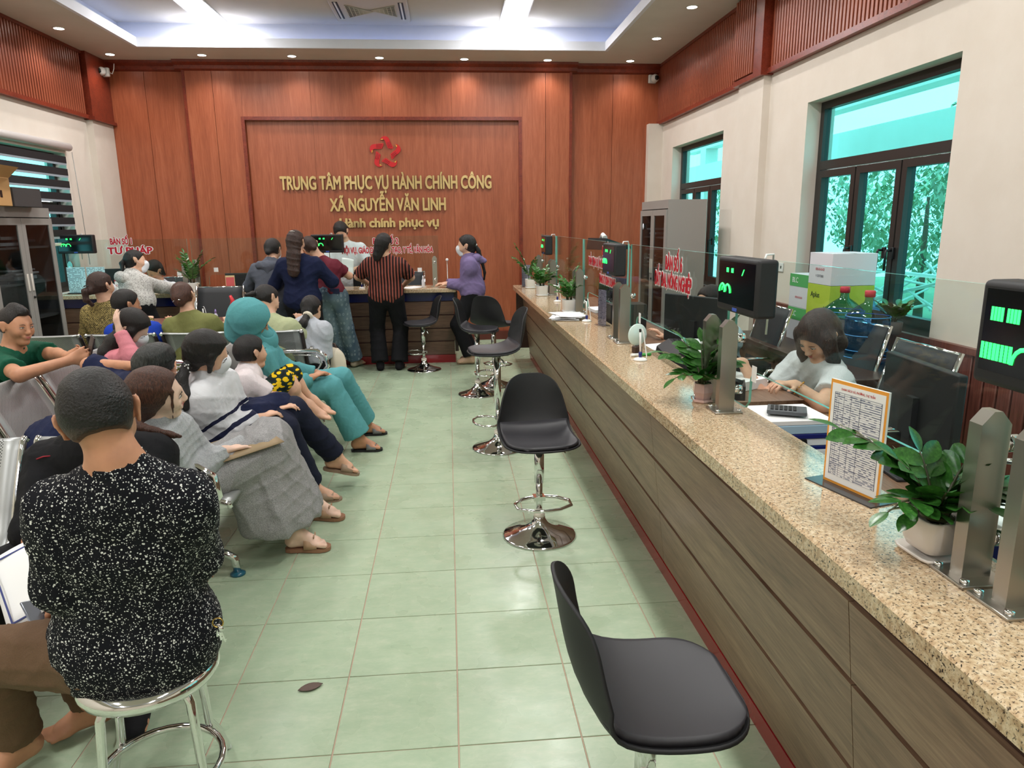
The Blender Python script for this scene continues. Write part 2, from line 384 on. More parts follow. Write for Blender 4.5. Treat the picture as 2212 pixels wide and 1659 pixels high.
b = B().box(XR-.12, XR-.0, 6.74, 6.92, 2.93, 3.72).box(XR-.12, XR, 6.92, 7.40, 2.93, 2.975); b.obj('corner_board', M_mould, sr)
sm = B().rbox(-.014, .014, -.017, .017, 2.985, 3.70, .003, 1).mesh('slat'); sm.materials.append(M_slat)
for k in range(9): inst('slat', sm, sr, (XR-.115, 6.95+k*.052, 0))
B().box(XR-.1, XR, 6.92, 7.40, 2.975, 3.72).obj('backing', M_slat_gap, sr)
sl = slat_band('trim_3', XL, 1, 5.6, YB, [(9.66, 10.3)])
B().box(XL, XL+.10, 9.70, YB, 2.94, 3.72).box(XL, XL+.13, 9.68, YB, 2.93, 2.97).obj('corner_board', M_mould, sl)
b = B(); b.prism([(0, 3.62), (-.1, 3.66), (-.12, 3.72), (0, 3.72)], XL, XL+.3, 'x')
# wainscot on right wall
wn = struct(B().box(XR-.012, XR, .3, YB, 0, .90).obj('trim_4', M_slat_gap))
M_wains = wood('wainscot_wood', (84, 44, 36), (112, 62, 52), (128, 76, 64), (12, 12, .6), .4)
sm = B().rbox(-.008, .008, -.045, .045, .02, .87, .004, 1).mesh('slat'); sm.materials.append(M_wains)
y = .4
while y < YB:
    inst('slat', sm, wn, (XR-.018, y, 0)); y += .104
B().box(XR-.04, XR, .3, YB, .868, .905).obj('rail', M_wains, wn)
# windows
M_sill = mat('window_reveal', (214, 232, 214), .7)
def casement(name, X, w, n=3, th=.06, fix=.47, handles=()):
    y0, y1, z0, z1 = w; xo = X; root = None
    b = B(); f = .06
    b.box(xo, xo+th, y0, y1, z1-f, z1).box(xo, xo+th, y0, y1, z0, z0+f).box(xo, xo+th, y0, y0+f, z0, z1).box(xo, xo+th, y1-f, y1, z0, z1)
    zt = z1-fix; b.box(xo, xo+th, y0, y1, zt-.07, zt)
    root = struct(b.obj(name, M_frame))
    B().box(xo+.025, xo+.031, y0+f, y1-f, zt, z1-f).obj('pane', M_wglass, root)
    step = (y1-y0-2*f)/n
    for k in range(n):
        a, c = y0+f+k*step+.008, y0+f+(k+1)*step-.008; s = .055
        b = B()
        for q in ((a, c, zt-.08-s, zt-.08), (a, c, z0+f, z0+f+s), (a, a+s, z0+f, zt-.08), (c-s, c, z0+f, zt-.08)): b.box(xo-.015, xo+.05, *q)
        sa = b.obj('sash', M_frame, root)
        B().box(xo+.02, xo+.026, a+s, c-s, z0+f+s, zt-.08-s).obj('pane', M_wglass, sa)
    for hy in handles:
        b = B().rbox(xo-.035, xo-.015, hy-.016, hy+.016, 1.36, 1.44, .004).tube([(xo-.03, hy, 1.42), (xo-.07, hy, 1.42), (xo-.075, hy, 1.405), (xo-.075, hy, 1.28)], .009)
        b.obj('window_handle', M_black, root)
    return root
casement('window_1', XR+.12, W1, 3, handles=(4.83, 5.37, 4.93)); casement('window_2', XR+.12, W2, 3, handles=(8.33,)); casement('window_4', XR+.12, W0, 3)
wf = casement('window_3', XL-.18, W3, 4)
# outside : ground, veranda beam and columns, hedge, brush pile
M_grass = plaster('outside_ground', (150, 170, 140), (120, 150, 120), .9, .6)
og = B().box(-14, XL-.3, -6, 20, -.6, -.5).box(XR+.3, 26, -8, 26, -.6, -.5).obj('yard_ground', M_grass); og['kind'] = 'structure'
M_ext = plaster('pale_exterior_render', (226, 232, 226), (216, 222, 214), .9, 1)
b = B()
b.box(5.2, 5.45, -2, 16, 2.35, 2.75).box(5.2, 5.45, -2, 16, 3.05, 3.35)
for y in (1.2, 4.8, 11.2, 14.6): b.box(5.2, 5.45, y, y+.3, -.5, 3.4)
tag(b.obj('veranda', M_ext), 'pale yellow veranda beams and posts outside the right windows', 'veranda')
# ------------------------------------------------------------------ ceiling things
M_emit = mat('lit_diffuser', (255, 252, 246), .5, emit=5.0); M_emit2 = mat('lit_downlight', (255, 250, 240), .5, emit=12)
for i, (x, y) in enumerate(PANELS):
    if y < 3: continue
    t = thing('ceiling_light', 'long white LED panel light, %s of the raised ceiling, %s' % ('left side' if x < 0 else 'right side', 'nearest the wood wall' if y > 8 else ('middle of its row' if y > 4 else 'above the waiting area')), 'light', (x, y, 0), 0, 'ceiling panel lights')
    B().rbox(-.165, .165, -.615, .615, ZU-.016, ZU, .004).obj('frame', M_white, t); B().box(-.145, .145, -.595, .595, ZU-.02, ZU-.0155).obj('diffuser', M_emit, t)
ring = B().lathe([(.062, ZC), (.062, ZC-.006), (.05, ZC-.008)], seg=20).mesh('trim_ring'); ring.materials.append(M_white)
disc = B().lathe([(0, ZC-.0085), (.05, ZC-.0085)], seg=16).mesh('lens'); disc.materials.append(M_emit2)
wn_ = ['first', 'second', 'third', 'fourth', 'fifth', 'sixth', 'seventh', 'eighth', 'ninth', 'tenth', 'eleventh', 'twelfth']
for i, (x, y) in enumerate(DOWN):
    if i < 7: lb = 'round recessed downlight over the wood wall, %s from its left end' % wn_[i]
    elif x > 0: lb = 'round recessed downlight along the right wall, %s one out from the back corner' % wn_[i-7]
    else: lb = 'round recessed downlight along the left wall, %s one out from the back corner' % wn_[i-13]
    t = thing('downlight', lb, 'light', (x, y, 0), 0, 'recessed downlights'); inst('trim_ring', ring, t); inst('lens', disc, t)
t = thing('air_conditioner', 'white cassette air conditioner set in the raised ceiling with twin fan-shaped grilles', 'air conditioner', (-.81, 9.05, 0))
B().rbox(-.44, .44, -.48, .48, ZU-.03, ZU, .02).obj('cover_plate', mat('ac_cover', (206, 200, 192), .5), t)
M_dark = mat('dark_grille', (30, 34, 34), .6)
b = B(); b.prism([(-.27, -.22), (-.27, .26), (.03, .02)], ZU-.034, ZU-.031).prism([(.29, -.22), (.29, .2), (-.0, -.04)], ZU-.034, ZU-.031); b.obj('grille', M_dark, t)
b = B()
for k in range(9):
    f = k/8; b.tube([(-.27, -.22+.48*f, ZU-.036), (.03, .02, ZU-.036)], .004, 4); b.tube([(.29, -.22+.42*f, ZU-.036), (0, -.04, ZU-.036)], .004, 4)
for k in range(6): b.box(-.27+k*.045, -.262+k*.045, -.2+k*.035, .24-k*.035, ZU-.038, ZU-.033).box(.282-k*.045, .29-k*.045, -.2+k*.03, .17-k*.03, ZU-.038, ZU-.033)
b.obj('grille_bars', M_ceil, t)
for sx in (-1, 1):
    B().rbox(sx*.36-.03, sx*.36+.03, -.33, .33, ZU-.033, ZU-.028, .002).obj('air_slot', M_dark, t); B().rbox(sx*.36-.01, sx*.36+.01, -.33, .33, ZU-.042, ZU-.03, .004).obj('louvre', M_white, t)
def camera_cctv(lb, loc, rz):
    t = thing('security_camera', lb, 'camera', loc, rz)
    B().rbox(-.055, .055, 0, .04, -.055, .055, .01).obj('mount', M_white, t)
    b = B().ball((0, -.05, 0), .055); b.obj('dome', M_white, t)
    B().lathe([(0, -.112), (.026, -.11), (.032, -.09), (.034, -.07)], axis='y').obj('lens', M_black, t)
    B().tube([(.05, .02, .0), (.09, .03, -.02), (.12, .03, .04), (.13, .03, .1)], .005, 6).obj('cable', M_white, t)
camera_cctv('white dome security camera in the upper left corner of the wood wall', (XL+.12, YB-.18, 3.56), -.25)
camera_cctv('white dome security camera in the upper right corner of the wood wall', (2.86, YB-.05, 3.54), .3)
# ------------------------------------------------------------------ wall emblem and letters
M_gold = mat('mirror_gold', (232, 204, 146), .16, .75); M_lred = mat('emblem_red', (206, 14, 26), .3); M_lyel = mat('emblem_yellow', (240, 200, 70), .4)
t = thing('emblem', 'red star ring of five linked hands with yellow cuffs on the wood wall', 'emblem', (-.812, YB-.045, 2.585), 0)
for k in range(5):
    a = math.radians(72*k); R = Matrix.Rotation(-a, 4, 'Y')
    def P2(pts, z0, z1):
        b = B(); b.prism(pts, z0, z1, 'y'); bmesh.ops.transform(b.bm, matrix=R, verts=list(b.bm.verts)); return b
    # one hand: wrist at the outer top, fingers running down right toward the next
    hand = [(-.062, .168), (-.045, .196), (-.012, .213), (.022, .212), (.048, .196), (.063, .165), (.108, .062), (.104, .054), (.088, .052), (.084, .060), (.076, .050), (.062, .054), (.058, .062), (.05, .054), (.038, .058), (.032, .072), (.004, .150), (-.012, .168)]
    h = P2(hand, -.012, .006).obj('hand', M_lred, t)
    P2([(-.058, .166), (-.03, .182), (-.022, .168)], -.016, -.011).obj('cuff', M_lyel, h)
    b = B()
    for q in range(3):
        x0, z0 = .030+q*.018, .135+q*.006; x1, z1 = .052+q*.018, .068+q*.001
        b.tube([(x0, -.013, z0), (x1, -.013, z1)], .0022, 5)
    bmesh.ops.transform(b.bm, matrix=R, verts=list(b.bm.verts)); b.obj('finger_line', mat('emblem_dark_red', (90, 4, 12), .4), h)
def width_to(o, w_):
    xs = [v.co.x for v in o.data.vertices]; d = (max(xs)-min(xs))*o.scale[0] if xs else 0
    if d > 0: o.scale = (o.scale[0]*w_/d, o.scale[1], o.scale[2])
def sign_line(name, s, x, z, size, wid, lb, bold=.0):
    o = text(s, name, M_gold, None, (x, YB-.055, z), (PI/2, 0, 0), size, .012, bold); width_to(o, wid); o['category'] = 'sign'; o['label'] = lb; return o
sign_line('lettering', 'TRUNG TÂM PHỤC VỤ HÀNH CHÍNH CÔNG', -.805, 2.185, .245, 2.86, 'top row of mirror gold capital letters under the red emblem', .007)
sign_line('lettering', 'XÃ NGUYỄN VĂN LINH', -.80, 1.895, .235, 1.58, 'middle row of mirror gold capital letters on the wood wall', .007)
sign_line('lettering', 'Hành chính phục vụ', -.80, 1.655, .17, 1.36, 'lowest row of mirror gold letters, in lower case, on the wood wall', .006)

# ------------------------------------------------------------------ reception counters
def plank_rows(parent, rows, along, face, m):
    """rows: (z0,z1) list; along: list of (a0,a1); face(z)->coordinate of the face; planks run along y when axis='y'"""
# right counter (runs in depth), leaning front
def fx(z, y): return .955 - (z-.08)*(.118 if y < 3 else .118+.0)/1.0 + 0*y
rc = thing('reception_counter', 'long right-hand service counter with brown plank front and red plinth', 'counter', (0, 0, 0))
Y0, Y1 = -1.2, 8.62
def qy(b, z0, z1, y0, y1, d0=0.0, d1=.02):
    xa, xb = .960-(z0-.08)*.125, .960-(z1-.08)*.125
    b.verts([(xa+d0, y0, z0), (xa+d1, y0, z0), (xa+d1, y1, z0), (xa+d0, y1, z0), (xb+d0, y0, z1), (xb+d1, y0, z1), (xb+d1, y1, z1), (xb+d0, y1, z1)],
            [(3, 2, 1, 0), (4, 5, 6, 7), (0, 1, 5, 4), (1, 2, 6, 5), (2, 3, 7, 6), (3, 0, 4, 7)]); return b
qy(B(), .0, .85, Y0, Y1, .018, .04).obj('carcass', M_groove, rc)
qy(B(), .0, .082, Y0, Y1, -.004, .02).obj('plinth', M_red, rc)
seams = [Y0, 1.385, 3.0, 4.9, 6.7, Y1]
for z0, z1 in ((.085, .335), (.352, .585), (.602, .80)):
    for a, c in zip(seams[:-1], seams[1:]): qy(B(), z0, z1, a+.0015, c-.0015, 0, .02).obj('plank', M_plank, rc)
qy(B(), .803, .855, Y0, Y1, .012, .03).obj('top_rail', M_darkwood, rc)
B().box(.80, 1.16, Y1, Y1+.035, .14, .85).obj('end_board', M_darkwood, rc)
B().box(1.13, 1.15, Y0, Y1, .0, .85).obj('back_board', M_darkwood, rc)
def gx(y, near, far): return near+(far-near)*(y-.7)/(8.6-.7)
b = B(); pf = [(.842, .773)]
ys = [Y0, 8.70]; xf = [gx(y, .842, .768) for y in ys]; xb = [1.185, 1.175]
vs = []
for (x, z) in ((0, .848), (0, .892), (.008, .90), (1, .90), (1, .848)):
    for k, y in enumerate(ys): vs.append(((xf[k]+(x if x < .5 else 0)) if x < .5 else xb[k], y, z))
b.verts(vs, [(0, 2, 3, 1), (2, 4, 5, 3), (4, 6, 7, 5), (6, 8, 9, 7), (8, 0, 1, 9), (0, 8, 6, 4, 2), (1, 3, 5, 7, 9)])
tag(b.obj('granite_worktop', M_granite), 'speckled tan granite worktop of the long right-hand counter', 'worktop')
# back counter
bc = thing('reception_counter', 'back service counter with navy band, brown planks and red plinth', 'counter', (0, 0, 0))
B().box(XL+.02, .045, 8.56, 8.60, 0, .85).obj('carcass', M_groove, bc); B().box(XL+.02, .05, 8.535, 8.56, 0, .095).obj('plinth', M_red, bc)
B().box(XL+.02, .05, 8.535, 8.56, .745, .85).obj('navy_band', M_blue, bc)
sx = [XL+.02, -3.1, -1.9, -.9, .045]
for z0, z1 in ((.10, .255), (.268, .41), (.423, .57), (.583, .735)):
    for a, c in zip(sx[:-1], sx[1:]): B().box(a+.001, c-.001, 8.54, 8.56, z0, z1).obj('plank', M_plankx, bc)
B().box(.05, .09, 8.56, 9.15, .13, .85).obj('end_board', M_darkwood, bc)
tag(B().rbox(XL+.02, .075, 8.44, 8.95, .85, .90, .008).obj('granite_worktop', M_granite), 'speckled brown granite worktop of the back counter', 'worktop')
tag(B().box(XL+.3, -.2, 8.98, 9.5, .70, .73).box(XL+.3, XL+.34, 8.98, 9.5, 0, .70).box(-.24, -.2, 8.98, 9.5, 0, .70).obj('inner_desk', M_plankx), 'lower brown staff desk behind the back counter', 'desk')
tag(B().box(1.19, 1.72, -.8, 2.45, .74, .77).box(1.19, 1.72, 2.62, 8.4, .74, .77).box(1.66, 1.70, -.8, 2.45, .1, .74).box(1.66, 1.70, 2.62, 8.4, .1, .74).box(1.19, 1.70, 8.36, 8.4, 0, .74).box(1.19, 1.7, 2.62, 2.65, 0, .74).obj('inner_desk', M_plank), 'lower brown staff desk behind the long right-hand counter', 'desk')
# ------------------------------------------------------------------ glass screens
M_wtxt = mat('white_vinyl', (240, 240, 240), .6); M_rtxt = mat('red_vinyl', (196, 20, 44), .5)
def screen(lb, axis, a0, a1, c, lines=(), posts=True, sticker=None, arch=True, tc=None):
    """axis 'y': pane in plane x=c from y=a0..a1 ; axis 'x': pane in plane y=c from x=a0..a1"""
    t = thing('glass_screen', lb, 'screen', (0, 0, 0), 0, 'counter glass screens')
    z0, zt, za, w_ = .935, 1.5, 1.085, .17
    L_ = a1-a0; pts = [(a0, zt), (a0, z0), (a0+w_-.03, z0), (a0+w_, z0+.03)]
    for k in range(1, 5): an = PI*k/8; pts.append((a0+w_+.05-.05*math.cos(an), za-.05+.05*math.sin(an)))
    for k in range(4, 0, -1): an = PI*k/8; pts.append((a1-w_-.05+.05*math.cos(an), za-.05+.05*math.sin(an)))
    pts += [(a1-w_, z0+.03), (a1-w_+.03, z0), (a1, z0), (a1, zt)]
    b = B(); n = len(pts)
    def q(a, z, d): return (c+d, a, z) if axis == 'y' else (a, c+d, z)
    vs = [q(a, z, 0) for a, z in pts]+[q(a, z, .010) for a, z in pts]
    b.verts(vs, [tuple(range(n)), tuple(range(2*n-1, n-1, -1))]); b.mi = 1
    b.verts(vs, [(i, (i+1) % n, (i+1) % n+n, i+n) for i in range(n)]); b.obj('pane', [M_glass, M_glass_edge], t)
    for e in (a0+.05, a1-.05) if posts else ():
        s = 1
        b = B()
        if axis == 'y': b.prism([(c-.075, .905), (c-.012, .905), (c-.012, 1.235), (c-.035, 1.262), (c-.052, 1.262), (c-.075, 1.235)], e-.018, e+.018, 'y'); b.rbox(c-.10, c+.01, e-.055, e+.055, .90, .907, .002)
        else: b.prism([(e-.028, .905), (e+.028, .905), (e+.028, 1.235), (e+.01, 1.262), (e-.01, 1.262), (e-.028, 1.235)], c-.03, c-.012, 'y'); b.rbox(e-.05, e+.05, c-.07, c+.01, .90, .907, .002)
        p = b.obj('post', M_steel, t)
        for z in (.985, 1.19):
            b = B()
            if axis == 'y': b.lathe([(.0, c-.012), (.018, c-.012), (.018, c+.02), (0, c+.02)], (0, e, z), 14, axis='x')
            else: b.lathe([(.0, c-.035), (.015, c-.035), (.015, c+.02), (0, c+.02)], (e, 0, z), 12, axis='y')
            b.obj('clamp', M_chrome, p)
        for dx, dy in ((-.085, -.04), (-.085, .04), (-.0, -.04), (-.0, .04)) if axis == 'y' else ():
            B().lathe([(.009, .907), (.009, .915), (0, .916)], (c+dx, e+dy, 0), 10).obj('bolt', M_chrome, p)
    for s_, pos, z, size, wid in lines:
        for m_, of, dd, ex in ((M_wtxt, .0095, .0, .0002), (M_rtxt, .0032, .0022, .0002)):
            if axis == 'y': loc, rot = (c-.002-dd, pos, z), (PI/2, 0, -PI/2)
            else: loc, rot = (pos, c-.002-dd, z), (PI/2, 0, 0)
            o = text(s_, 'lettering', m_, t, loc, rot, size, ex, of*size/.095)
            if m_ is M_wtxt: keep = o
            else: width_to(o, wid); keep.scale = o.scale
    for pos, z in (sticker or ()):
        if axis == 'y': B().box(c-.0025, c-.001, pos-.02, pos+.02, z-.03, z+.03).obj('sticker', M_paper, t)
        else: B().box(pos-.025, pos+.025, c-.0025, c-.001, z-.025, z+.025).obj('sticker', M_paper, t)
    return t
GXR = 1.115
screen('clear glass screen at the far end of the right-hand counter', 'y', 7.52, 8.66, GXR, [('BÀN SỐ 4', 8.15, 1.44, .05, .2)])
screen('clear glass screen second from the far end of the right-hand counter', 'y', 5.98, 7.46, GXR)
screen('glass screen lettered ĐĂNG KÝ KINH DOANH in red', 'y', 4.45, 5.93, GXR, [('BÀN SỐ 5', 5.08, 1.43, .085, .23), ('THẨM ĐỊNH DỰ ÁN ĐẦU TƯ XÂY DỰNG', 5.22, 1.335, .085, .98), ('ĐĂNG KÝ KINH DOANH', 5.02, 1.225, .085, .52)], sticker=[(4.62, 1.12)])
screen('glass screen lettered ĐẤT ĐAI, NÔNG NGHIỆP in red', 'y', 2.79, 4.38, GXR, [('BÀN SỐ 6', 3.51, 1.425, .095, .27), ('ĐẤT ĐAI, NÔNG NGHIỆP', 3.53, 1.335, .095, .60)], sticker=[(4.12, 1.08)])
screen('clear glass screen between the pink plant pot and the list stand', 'y', 1.24, 2.71, GXR, sticker=[(2.5, 1.08)])
screen('clear glass screen at the near end of the right-hand counter', 'y', -.5, 1.22, GXR)
screen('glass screen lettered TƯ PHÁP in red on the back counter', 'x', -4.38, -3.02, 8.74, [('BÀN SỐ 1', -3.745, 1.475, .095, .24), ('TƯ PHÁP', -3.66, 1.37, .105, .50)], posts=True, sticker=[(-3.14, 1.10)])
screen('clear glass screen beside the plant in the middle of the back counter', 'x', -2.98, -1.58, 8.74, sticker=[(-2.72, 1.14)])
screen('glass screen with a long red line of lettering, right part of the back counter', 'x', -1.52, -.12, 8.74, [('BÀN SỐ 2', -.74, 1.44, .095, .30), ('NỘI VỤ, GIÁO DỤC, ĐÀO TẠO, Y TẾ, VĂN HÓA', -.72, 1.335, .095, 1.07)], sticker=[(-.35, 1.10)])
# ------------------------------------------------------------------ queue displays
M_led = mat('green_led', (40, 255, 90), .5, emit=3.0); M_scr = mat('dark_glossy_screen', (10, 14, 14), .12)
def glyph(b, x, z, kind, s=.02):
    if kind == 0: b.box(x, x+s*.8, -.0018, -.0008, z, z+s)
    elif kind == 1:
        for k in range(4): b.box(x+k*s*.32, x+k*s*.32+s*.22, -.0018, -.0008, z, z+s)
    elif kind == 2: b.prism([(x, z), (x+s*.3, z), (x+s*1.1, z+s*1.1), (x+s*.8, z+s*1.1)], -.0018, -.0008, 'y')
    else:
        pts = [(x+.5*s*1.8-.5*s*1.8*math.cos(PI*k/8), z+s*math.sin(PI*k/8)) for k in range(9)]
        b.tube([(p[0], -.0018, p[1]) for p in pts], s*.13, 4)
def display(lb, loc, rz, w=.36, h=.20, d=.075, big=1.0, rows=None):
    """screen faces local -y, hangs from top; origin at top centre"""
    t = thing('queue_display', lb, 'screen', loc, rz, 'number displays on the glass screens')
    B().rbox(-w/2, w/2, 0, d, -h, 0, .012, 3).obj('case', M_blackm, t)
    B().box(-w/2+.018, w/2-.018, -.001, .001, -h+.028, -.016).obj('display_panel', M_scr, t)
    for (x, z, k, s) in rows or [(-.09, -.055, 1, .016), (-.045, -.055, 1, .016), (.05, -.06, 2, .02), (-.15, -.13, 3, .03), (-.125, -.125, 3, .02), (-.1, -.13, 3, .03)]:
        b = B(); glyph(b, x, z, k, s); g = b.obj('green_digits', M_led, t); g['kind'] = 'stuff'
    B().tube([(.05, d, -.02), (.05, d+.01, .012), (.03, d+.045, .012), (.0, d+.06, -.03), (.0, d+.05, -.28)], .004, 6).obj('cable', M_white, t)
    B().rbox(-.02, .02, -.0015, 0, -h+.008, -h+.02, .0005, 1).obj('maker_mark', mat('blue_mark', (60, 90, 190), .5), t)
    return t
rr = [(-.145, -.075, 1, .026), (-.105, -.075, 1, .026), (-.06, -.075, 1, .026), (.02, -.075, 2, .026), (-.16, -.15, 1, .032), (-.12, -.15, 1, .032), (-.08, -.15, 3, .032), (-.03, -.15, 1, .032), (.02, -.15, 1, .032), (.07, -.15, 3, .03)]
display('black number display hanging on the glass at the near end of the counter', (1.03, 1.13, 1.52), -PI/2, rows=rr)
display('black number display hanging above the pink plant pot', (1.03, 2.515, 1.505), -PI/2)
display('black number display hanging beside the BÀN SỐ 5 lettering', (1.03, 4.62, 1.50), -PI/2)
display('smallest, farthest black number display on the right-hand counter glass', (1.03, 7.85, 1.50), -PI/2)
display('black number display on the back counter beside the filing cabinet', (-4.22, 8.66, 1.56), 0, .40, .21)
display('black number display on the back counter in front of the man in white', (-1.41, 8.66, 1.53), 0, .37, .21)
# ------------------------------------------------------------------ bar stools
def shell_pts():
    sp = np.array([(-.210, .006), (-.19, -.004), (-.12, -.016), (-.03, -.02), (.06, -.012), (.12, .012), (.158, .055), (.178, .11), (.190, .17), (.200, .23), (.208, .28), (.215, .315)])
    s = np.concatenate([[0], np.cumsum(np.linalg.norm(np.diff(sp, axis=0), axis=1))]); tt = 1-np.cos(np.linspace(0, PI, 34)); tt = tt/2*s[-1]
    Y_, Z_ = np.interp(tt, s, sp[:, 0]), np.interp(tt, s, sp[:, 1]); k = np.array([.25, .5, .25])
    for _ in range(2): Y_[1:-1] = np.convolve(Y_, k, 'valid'); Z_[1:-1] = np.convolve(Z_, k, 'valid')
    P = []
    for y, z in zip(Y_, Z_):
        hw = h0 = .198-.05*max(0, min(1, (z-.04)/.2))**1.2
        if y < -.06: hw *= (1-((-.06-y)/.152)**2.6)**(1/2.4)
        if z > .19: hw *= (1-((z-.19)/.128)**2.6)**(1/2.4)
        back = min(1, max(0, z/.10)); row = []
        for q in range(17):
            u = math.sin((-1+2*q/16)*PI/2); c = abs(u)**2.4*(hw/h0)**2.5; row.append((hw*u, y-back*c*.05, z+(1-back)*c*.028))
        P.append(row)
    return np.array(P)
def make_stool(lb, loc, rz, hs=.56, base=None):
    """hs = height of the seat underside; front faces local -y"""
    t = thing('bar_stool', lb, 'stool', loc, rz, 'black bar stools with chrome bases')
    o = sheet('seat_shell', shell_pts()[:, ::-1], .009, M_blackm, t); o.location = (0, 0, hs+.03)
    P = shell_pts()[3:19, 1:-1]*1.0; P[..., 0] *= .95; P[..., 2] += .016+.008*(1-(np.linspace(-1, 1, 15)[None, :])**2)
    o = sheet('seat_pad', P[:, ::-1], .018, M_seatpad, t); o.location = (0, 0, hs+.03)
    b = B().lathe([(0, hs), (.055, hs), (.06, hs+.012), (.06, hs+.02)], seg=20).box(-.07, .07, -.07, .07, hs+.006, hs+.018); b.obj('swivel_plate', M_steel, t)
    zc = .30
    B().lathe([(.026, zc), (.026, hs)], seg=20).obj('column', M_chrome, t)
    B().lathe([(.0175, .075), (.0175, zc+.05)], seg=16).obj('gas_lift', M_chrome, t)
    B().lathe([(.030, .085), (.030, .135)], seg=18).obj('collar', mat('cream_collar', (214, 206, 190), .4), t)
    B().lathe([(.196, 0), (.197, .006), (.19, .012), (.13, .026), (.075, .05), (.045, .075), (.032, .10), (.03, .11)], seg=40).obj('base', M_chrome, t)
    z = .21; pts = [(.0, .03, z), (-.09, .0, z), (-.145, -.06, z), (-.14, -.13, z), (-.07, -.175, z), (.0, -.185, z), (.07, -.175, z), (.14, -.13, z), (.145, -.06, z), (.09, 0, z)]
    B().tube(pts, .009, 8, close=True).box(-.03, .03, -.02, .035, z-.012, z+.012).obj('footrest', M_chrome, t)
    B().tube([(.03, 0, hs-.005), (.10, .02, hs-.02), (.15, .03, hs-.06)], .005, 6).obj('height_lever', M_chrome, t)
    return t
st = make_stool('nearest bar stool, seen from above beside the counter with its back to the left', (.43, 1.43, 0), math.radians(90), .535)
make_stool('bar stool facing the camera in the middle of the aisle', (.441, 3.544, 0), math.radians(6), .50)
make_stool('tallest bar stool in the far group, its seat turned to the left', (.329, 5.094, 0), math.radians(-82), .70)
make_stool('far bar stool with its back to the left and seat turned to the counter', (.25, 6.839, 0), math.radians(80), .60)
make_stool('farthest bar stool by the counter, seen from behind', (.433, 7.208, 0), math.radians(150), .60)
make_stool('bar stool standing alone in front of the back counter', (-.316, 8.12, 0), math.radians(-78), .50)
# ------------------------------------------------------------------ steel waiting benches
def perf(name, c, rough):
    m, N, L, b = newmat(name, rough, .5); b.inputs['Metallic'].default_value = .55
    uv = N.new('ShaderNodeTexCoord'); vo = N.new('ShaderNodeTexVoronoi'); vo.inputs['Randomness'].default_value = 0; vo.inputs['Scale'].default_value = 110
    mp = N.new('ShaderNodeMapping'); mp.inputs['Rotation'].default_value = (0, 0, .785); L.new(uv.outputs['UV'], mp.inputs[0]); L.new(mp.outputs[0], vo.inputs['Vector'])
    hole = math_(N, L, 'LESS_THAN', vo.outputs['Distance'], .30)
    sx = N.new('ShaderNodeSeparateXYZ'); L.new(uv.outputs['UV'], sx.inputs[0])
    def band(s, a, c): return math_(N, L, 'MULTIPLY', math_(N, L, 'GREATER_THAN', s, a), math_(N, L, 'LESS_THAN', s, c))
    mk = math_(N, L, 'MULTIPLY', band(sx.outputs[1], .07, .45), band(sx.outputs[0], .06, .84))
    f = math_(N, L, 'MULTIPLY', hole, mk); L.new(mixc(N, L, f, lin(c), lin((44, 46, 46))), b.inputs['Base Color']); return m
M_perf = perf('perforated_grey_steel', (176, 178, 178), .38)
def seat_profile():
    pr = [(-.30, .415), (-.295, .435), (-.26, .445), (-.18, .44), (-.06, .425), (.04, .418), (.10, .43), (.135, .47), (.165, .54), (.20, .62), (.235, .69), (.268, .755), (.288, .79), (.302, .80), (.318, .79)]
    return pr
def make_bench(lb, loc, rz, n, pitch=.58, arms=None, group='steel waiting benches'):
    t = thing('waiting_bench', lb, 'bench', loc, rz, group)
    pr = seat_profile()
    P = np.array([[(-.26+.52*k/8, y, z+.006*((k-4)/4)**2) for k in range(9)] for (y, z) in pr])
    s0 = sheet('seat', P[:, ::-1], .003, M_perf, None); COL.objects.unlink(s0); me = s0.data
    tm_ = B().tube([(0, y, z) for y, z in pr], .013, 8).mesh('side_tube'); tm_.materials.append(M_chrome)
    tk_ = B().tube([(0, y+.004, z-.004) for y, z in pr[6:-2]], .015, 6).mesh('side_strip'); tk_.materials.append(mat('dark_side_strip', (40, 26, 24), .4))
    for i in range(n):
        x = .28+i*pitch
        inst('seat', me, t, (x, 0, 0))
        for sx in (-.262, .262): inst('side_tube', tm_, t, (x+sx, 0, 0)); inst('side_strip', tk_, t, (x+sx, 0, 0))
    Lg = .56+(n-1)*pitch
    B().rbox(.0, Lg, .0, .06, .35, .40, .008).obj('beam', M_chrome, t)
    for x in (.2, Lg-.2):
        b = B(); b.tube([(x, .03, .38), (x, .03, .19), (x, -.05, .15), (x, -.2, .11), (x, -.235, .09), (x, -.245, .015)], .02, 10); b.tube([(x, .03, .19), (x, .11, .15), (x, .24, .11), (x, .275, .09), (x, .285, .015)], .02, 10)
        lg = b.obj('leg', M_chrome, t)
        b = B(); b.lathe([(0, 0), (.035, 0), (.036, .008), (.02, .018), (0, .018)], (x, -.245, 0), 16); b.lathe([(0, 0), (.035, 0), (.036, .008), (.02, .018), (0, .018)], (x, .285, 0), 16); b.obj('foot_pad', mat('teal_foot_pad', (30, 90, 110), .3), lg)
    for x in (arms if arms is not None else (-.02, Lg+.02)):
        b = B(); b.tube([(x, .12, .40), (x, -.12, .40), (x, -.22, .425), (x, -.27, .49), (x, -.255, .575), (x, -.19, .62), (x, -.05, .625), (x, .12, .62), (x, .17, .60)], .019, 10)
        b.tube([(x, -.10, .43), (x, -.19, .47), (x, -.215, .51), (x, -.20, .56), (x, -.15, .585), (x, .0, .59)], .008, 8); b.obj('armrest', M_chrome, t)
    return t
make_bench('perforated steel bench the girl in the grey skirt and the boy sit on', (-1.30, 3.06, 0), PI/2, 5)
